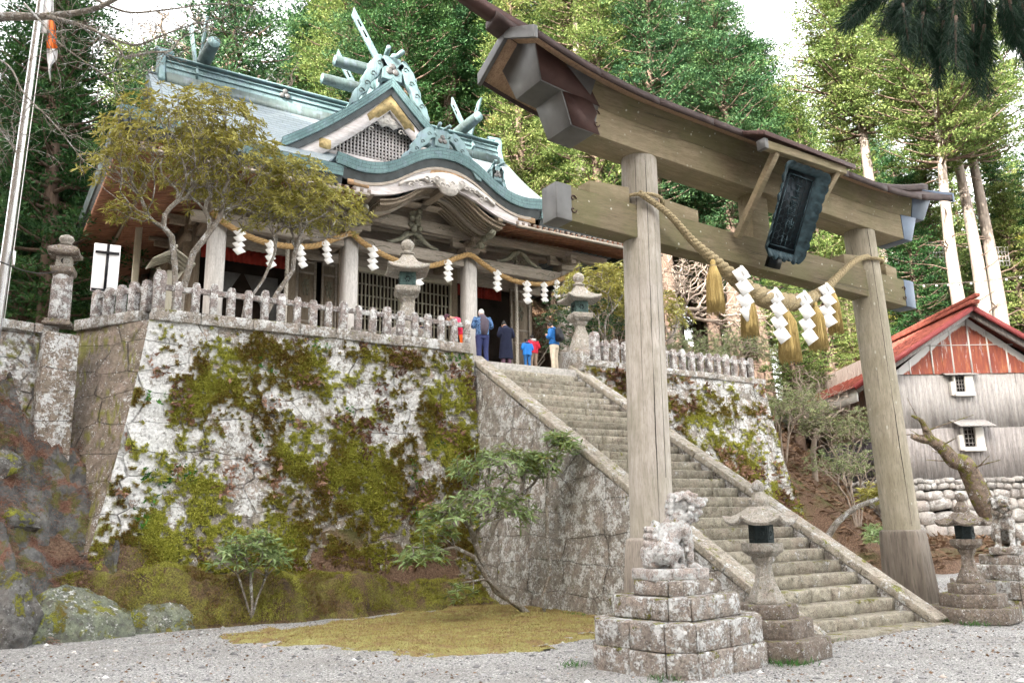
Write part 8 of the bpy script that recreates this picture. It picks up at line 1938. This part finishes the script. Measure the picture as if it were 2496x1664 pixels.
    for s in (-1, 1): seg(tr, [S(.082*s, 0, .86), S(.09*s, .012+legs*s, .5), S(.095*s, -.01+legs*s, .28), S(.1*s, -.005+legs*s, .07)], [.103*k*build, .078*k, .07*k, .068*k])
    blob_mod(tr.build('trousers', trousers, t), .012*k, 2)
    fs = MB()
    for s in (-1, 1): fs.tube([S(.1*s, -.055, .035), S(.105*s, .03, .045), S(.115*s, .17, .03)], [.04*k, .048*k, .036*k], 10)
    fs.build('shoes', shoes or M['dark'], t, smooth=True)
    j = MB(); zl = 1.0-(coat_len-.3); p = 1+puff      # jacket
    fl = .14+(.05 if coat_len > .6 else 0)
    ell_loft(j, [(0, S(0, 0, zl)[1], zl*k, (fl+.035)*k*build*p, .13*k*p), (0, S(0, 0, zl)[1], (zl+.12)*k, (fl+.03)*k*build*p, .125*k*p), (0, S(0, 0, 1.05)[1], 1.1*k, .168*k*build*p, .12*k*p), (0, S(0, 0, 1.25)[1], 1.27*k, .185*k*build*p, .125*k*p), (0, S(0, 0, 1.37)[1], 1.38*k, .17*k*build, .105*k*p), (0, S(0, .01, 1.44)[1], 1.445*k, .09*k, .075*k), (0, S(0, .02+bow*.03, 1.5)[1], 1.49*k, .062*k, .062*k)])
    for s in (-1, 1): seg(j, [S(.155*s, 0, 1.385), S(.215*s, -.02, 1.24), S(.235*s, 0, 1.12), S(.14*s, .14, 1.17), S(.06*s, .23, 1.21)], [.075*k*p, .068*k*p, .06*k*p, .05*k*p, .042*k*p])
    jo = blob_mod(j.build('jacket', jacket, t), .012*k, 2)
    if jm2:      # contrasting back panel following the jacket
        m = MB(); ell_loft(m, [(.02*k, S(0, -.012, zl)[1], (zl+.0)*k, .135*k, .13*k), (.03*k, S(0, -.014, 1.1)[1], 1.1*k, .138*k*build, .125*k), (.03*k, S(0, -.014, 1.3)[1], 1.3*k, .155*k*build, .122*k), (.0, S(0, -.008, 1.42)[1], 1.42*k, .12*k, .09*k), (.0, S(0, .01, 1.49)[1], 1.495*k, .065*k, .065*k)]); m.build('back_panel', jm2, jo, smooth=True)
    if puff:
        m = MB()
        for z in np.arange(zl+.06, 1.4, .085): m.tube([((.187*k*build*p)*cos(a), S(0, 0, z)[1]+.132*k*p*sin(a), z*k) for a in np.linspace(0, 2*pi, 25)], .004*k, 4, cap=False)
        m.build('quilting_seams', jacket, jo)
    if hood is not None:
        m = MB(); m.ball(S(0, -.075, 1.42), (.115*k, .075*k, .075*k), 14, 10); m.tube([(.1*k*cos(a), S(0, -.03, 1.45)[1]+.09*k*sin(a), (1.45+.015*cos(2*a))*k) for a in np.linspace(0, 2*pi, 17)], .03*k, 8); m.build('hood', hood, t, smooth=True)
    if rucksack is not None:
        m = MB(); ell_loft(m, [(0, S(0, -.2, .98)[1], .98*k, .11*k, .06*k), (0, S(0, -.22, 1.02)[1], 1.02*k, .15*k, .1*k), (0, S(0, -.23, 1.2)[1], 1.2*k, .155*k, .105*k), (0, S(0, -.2, 1.38)[1], 1.38*k, .13*k, .085*k), (0, S(0, -.18, 1.44)[1], 1.44*k, .07*k, .04*k)]); rk = m.build('backpack', rucksack, t, smooth=True); m = MB()
        ell_loft(m, [(0, S(0, -.3, 1.03)[1], 1.03*k, .1*k, .045*k), (0, S(0, -.32, 1.06)[1], 1.06*k, .12*k, .05*k), (0, S(0, -.31, 1.2)[1], 1.2*k, .11*k, .04*k)]); m.tube([((.1-.2*t_)*k, S(0, -.335, 1.3)[1], (1.3-.0*t_)*k) for t_ in (0, 1)], .006*k, 5); m.build('front_pocket', rucksack, rk, smooth=True); m = MB()
        for s in (-1, 1): m.tube([S(.1*s, -.12, 1.4), S(.11*s, .0, 1.46), S(.12*s, .11, 1.36), S(.14*s, .1, 1.15), S(.15*s, -.1, 1.05)], .018*k, 6)
        m.build('straps', rucksack, rk)
    t.location = loc; t.rotation_euler = (0, 0, rz); return t
P0_ = 6.262
person((11.98, 20.12, P0_), 1.72, 'grey-haired person in blue leaf-print and plum jacket, standing at the stair head', m_pattern(), pm('navy_trousers', (.035, .045, .13)), pm('silver_hair', (.5, .5, .5), .6), rz=-.35, bow=.35, coat_len=.42, build=1.12, jm2=pm('plum_grey_panel', (.09, .075, .1)), legs=.02)
person((12.86, 20.25, P0_), 1.5, 'bowing person in a long navy-black coat with mauve trousers, second adult from the left', pm('navy_coat', (.012, .016, .04)), pm('mauve_trousers', (.14, .08, .12)), pm('black_hair', (.01, .009, .009), .5), rz=-.2, bow=.55, coat_len=.95, build=1.08, bun=True, puff=.03)
person((13.52, 20.12, P0_), .98, 'smallest child in a bright blue padded jacket and blue trousers', pm('bright_blue', (.02, .2, .62), .6), pm('denim_blue', (.03, .13, .34)), pm('black_hair_child', (.012, .01, .01), .5), rz=-.2, bow=.3, coat_len=.5, build=1.2, puff=.16, hood=pm('navy_hood', (.04, .04, .12)))
person((13.86, 20.3, P0_), 1.16, 'child in a red padded jacket with a pale grey hood, between two blue jackets', pm('red_jacket', (.55, .02, .05), .6), pm('khaki_trousers', (.34, .25, .19)), pm('black_hair_child2', (.012, .01, .01), .5), rz=-.1, bow=.25, coat_len=.46, build=1.15, puff=.14, hood=pm('pale_grey_hood', (.45, .45, .45)))
person((14.42, 20.0, P0_), 1.58, 'praying person in a blue padded jacket and cream trousers carrying a black backpack', pm('blue_padded', (.02, .15, .45), .6), pm('cream_trousers', (.6, .53, .42)), pm('black_hair_man', (.012, .01, .01), .5), rz=.25, bow=.5, coat_len=.4, build=1.05, puff=.08, rucksack=pm('black_backpack', (.014, .015, .02), .55), legs=.02)
person((11.5, 20.35, P0_), 1.6, 'person in plum knit hat, pink hooded top and orange skirt bending behind the fence', pm('pink_red_top', (.72, .03, .1), .8), pm('vivid_orange_cloth', (.85, .14, .02), .75), pm('dark_hair', (.02, .015, .012)), rz=.9, bow=.85, coat_len=.36, build=1.05, hood=pm('pink_hood', (.85, .12, .2)), hat=pm('plum_knit_hat', (.11, .05, .07)), lean=.4)
person((10.45, 20.9, P0_), 1.3, 'person in dark clothing mostly hidden behind the fence by the left head lantern', pm('dark_navy_coat', (.03, .03, .06)), pm('dark_trousers', (.03, .03, .05)), pm('brown_black_hair', (.03, .018, .018)), rz=.2, bow=.5, coat_len=.7)
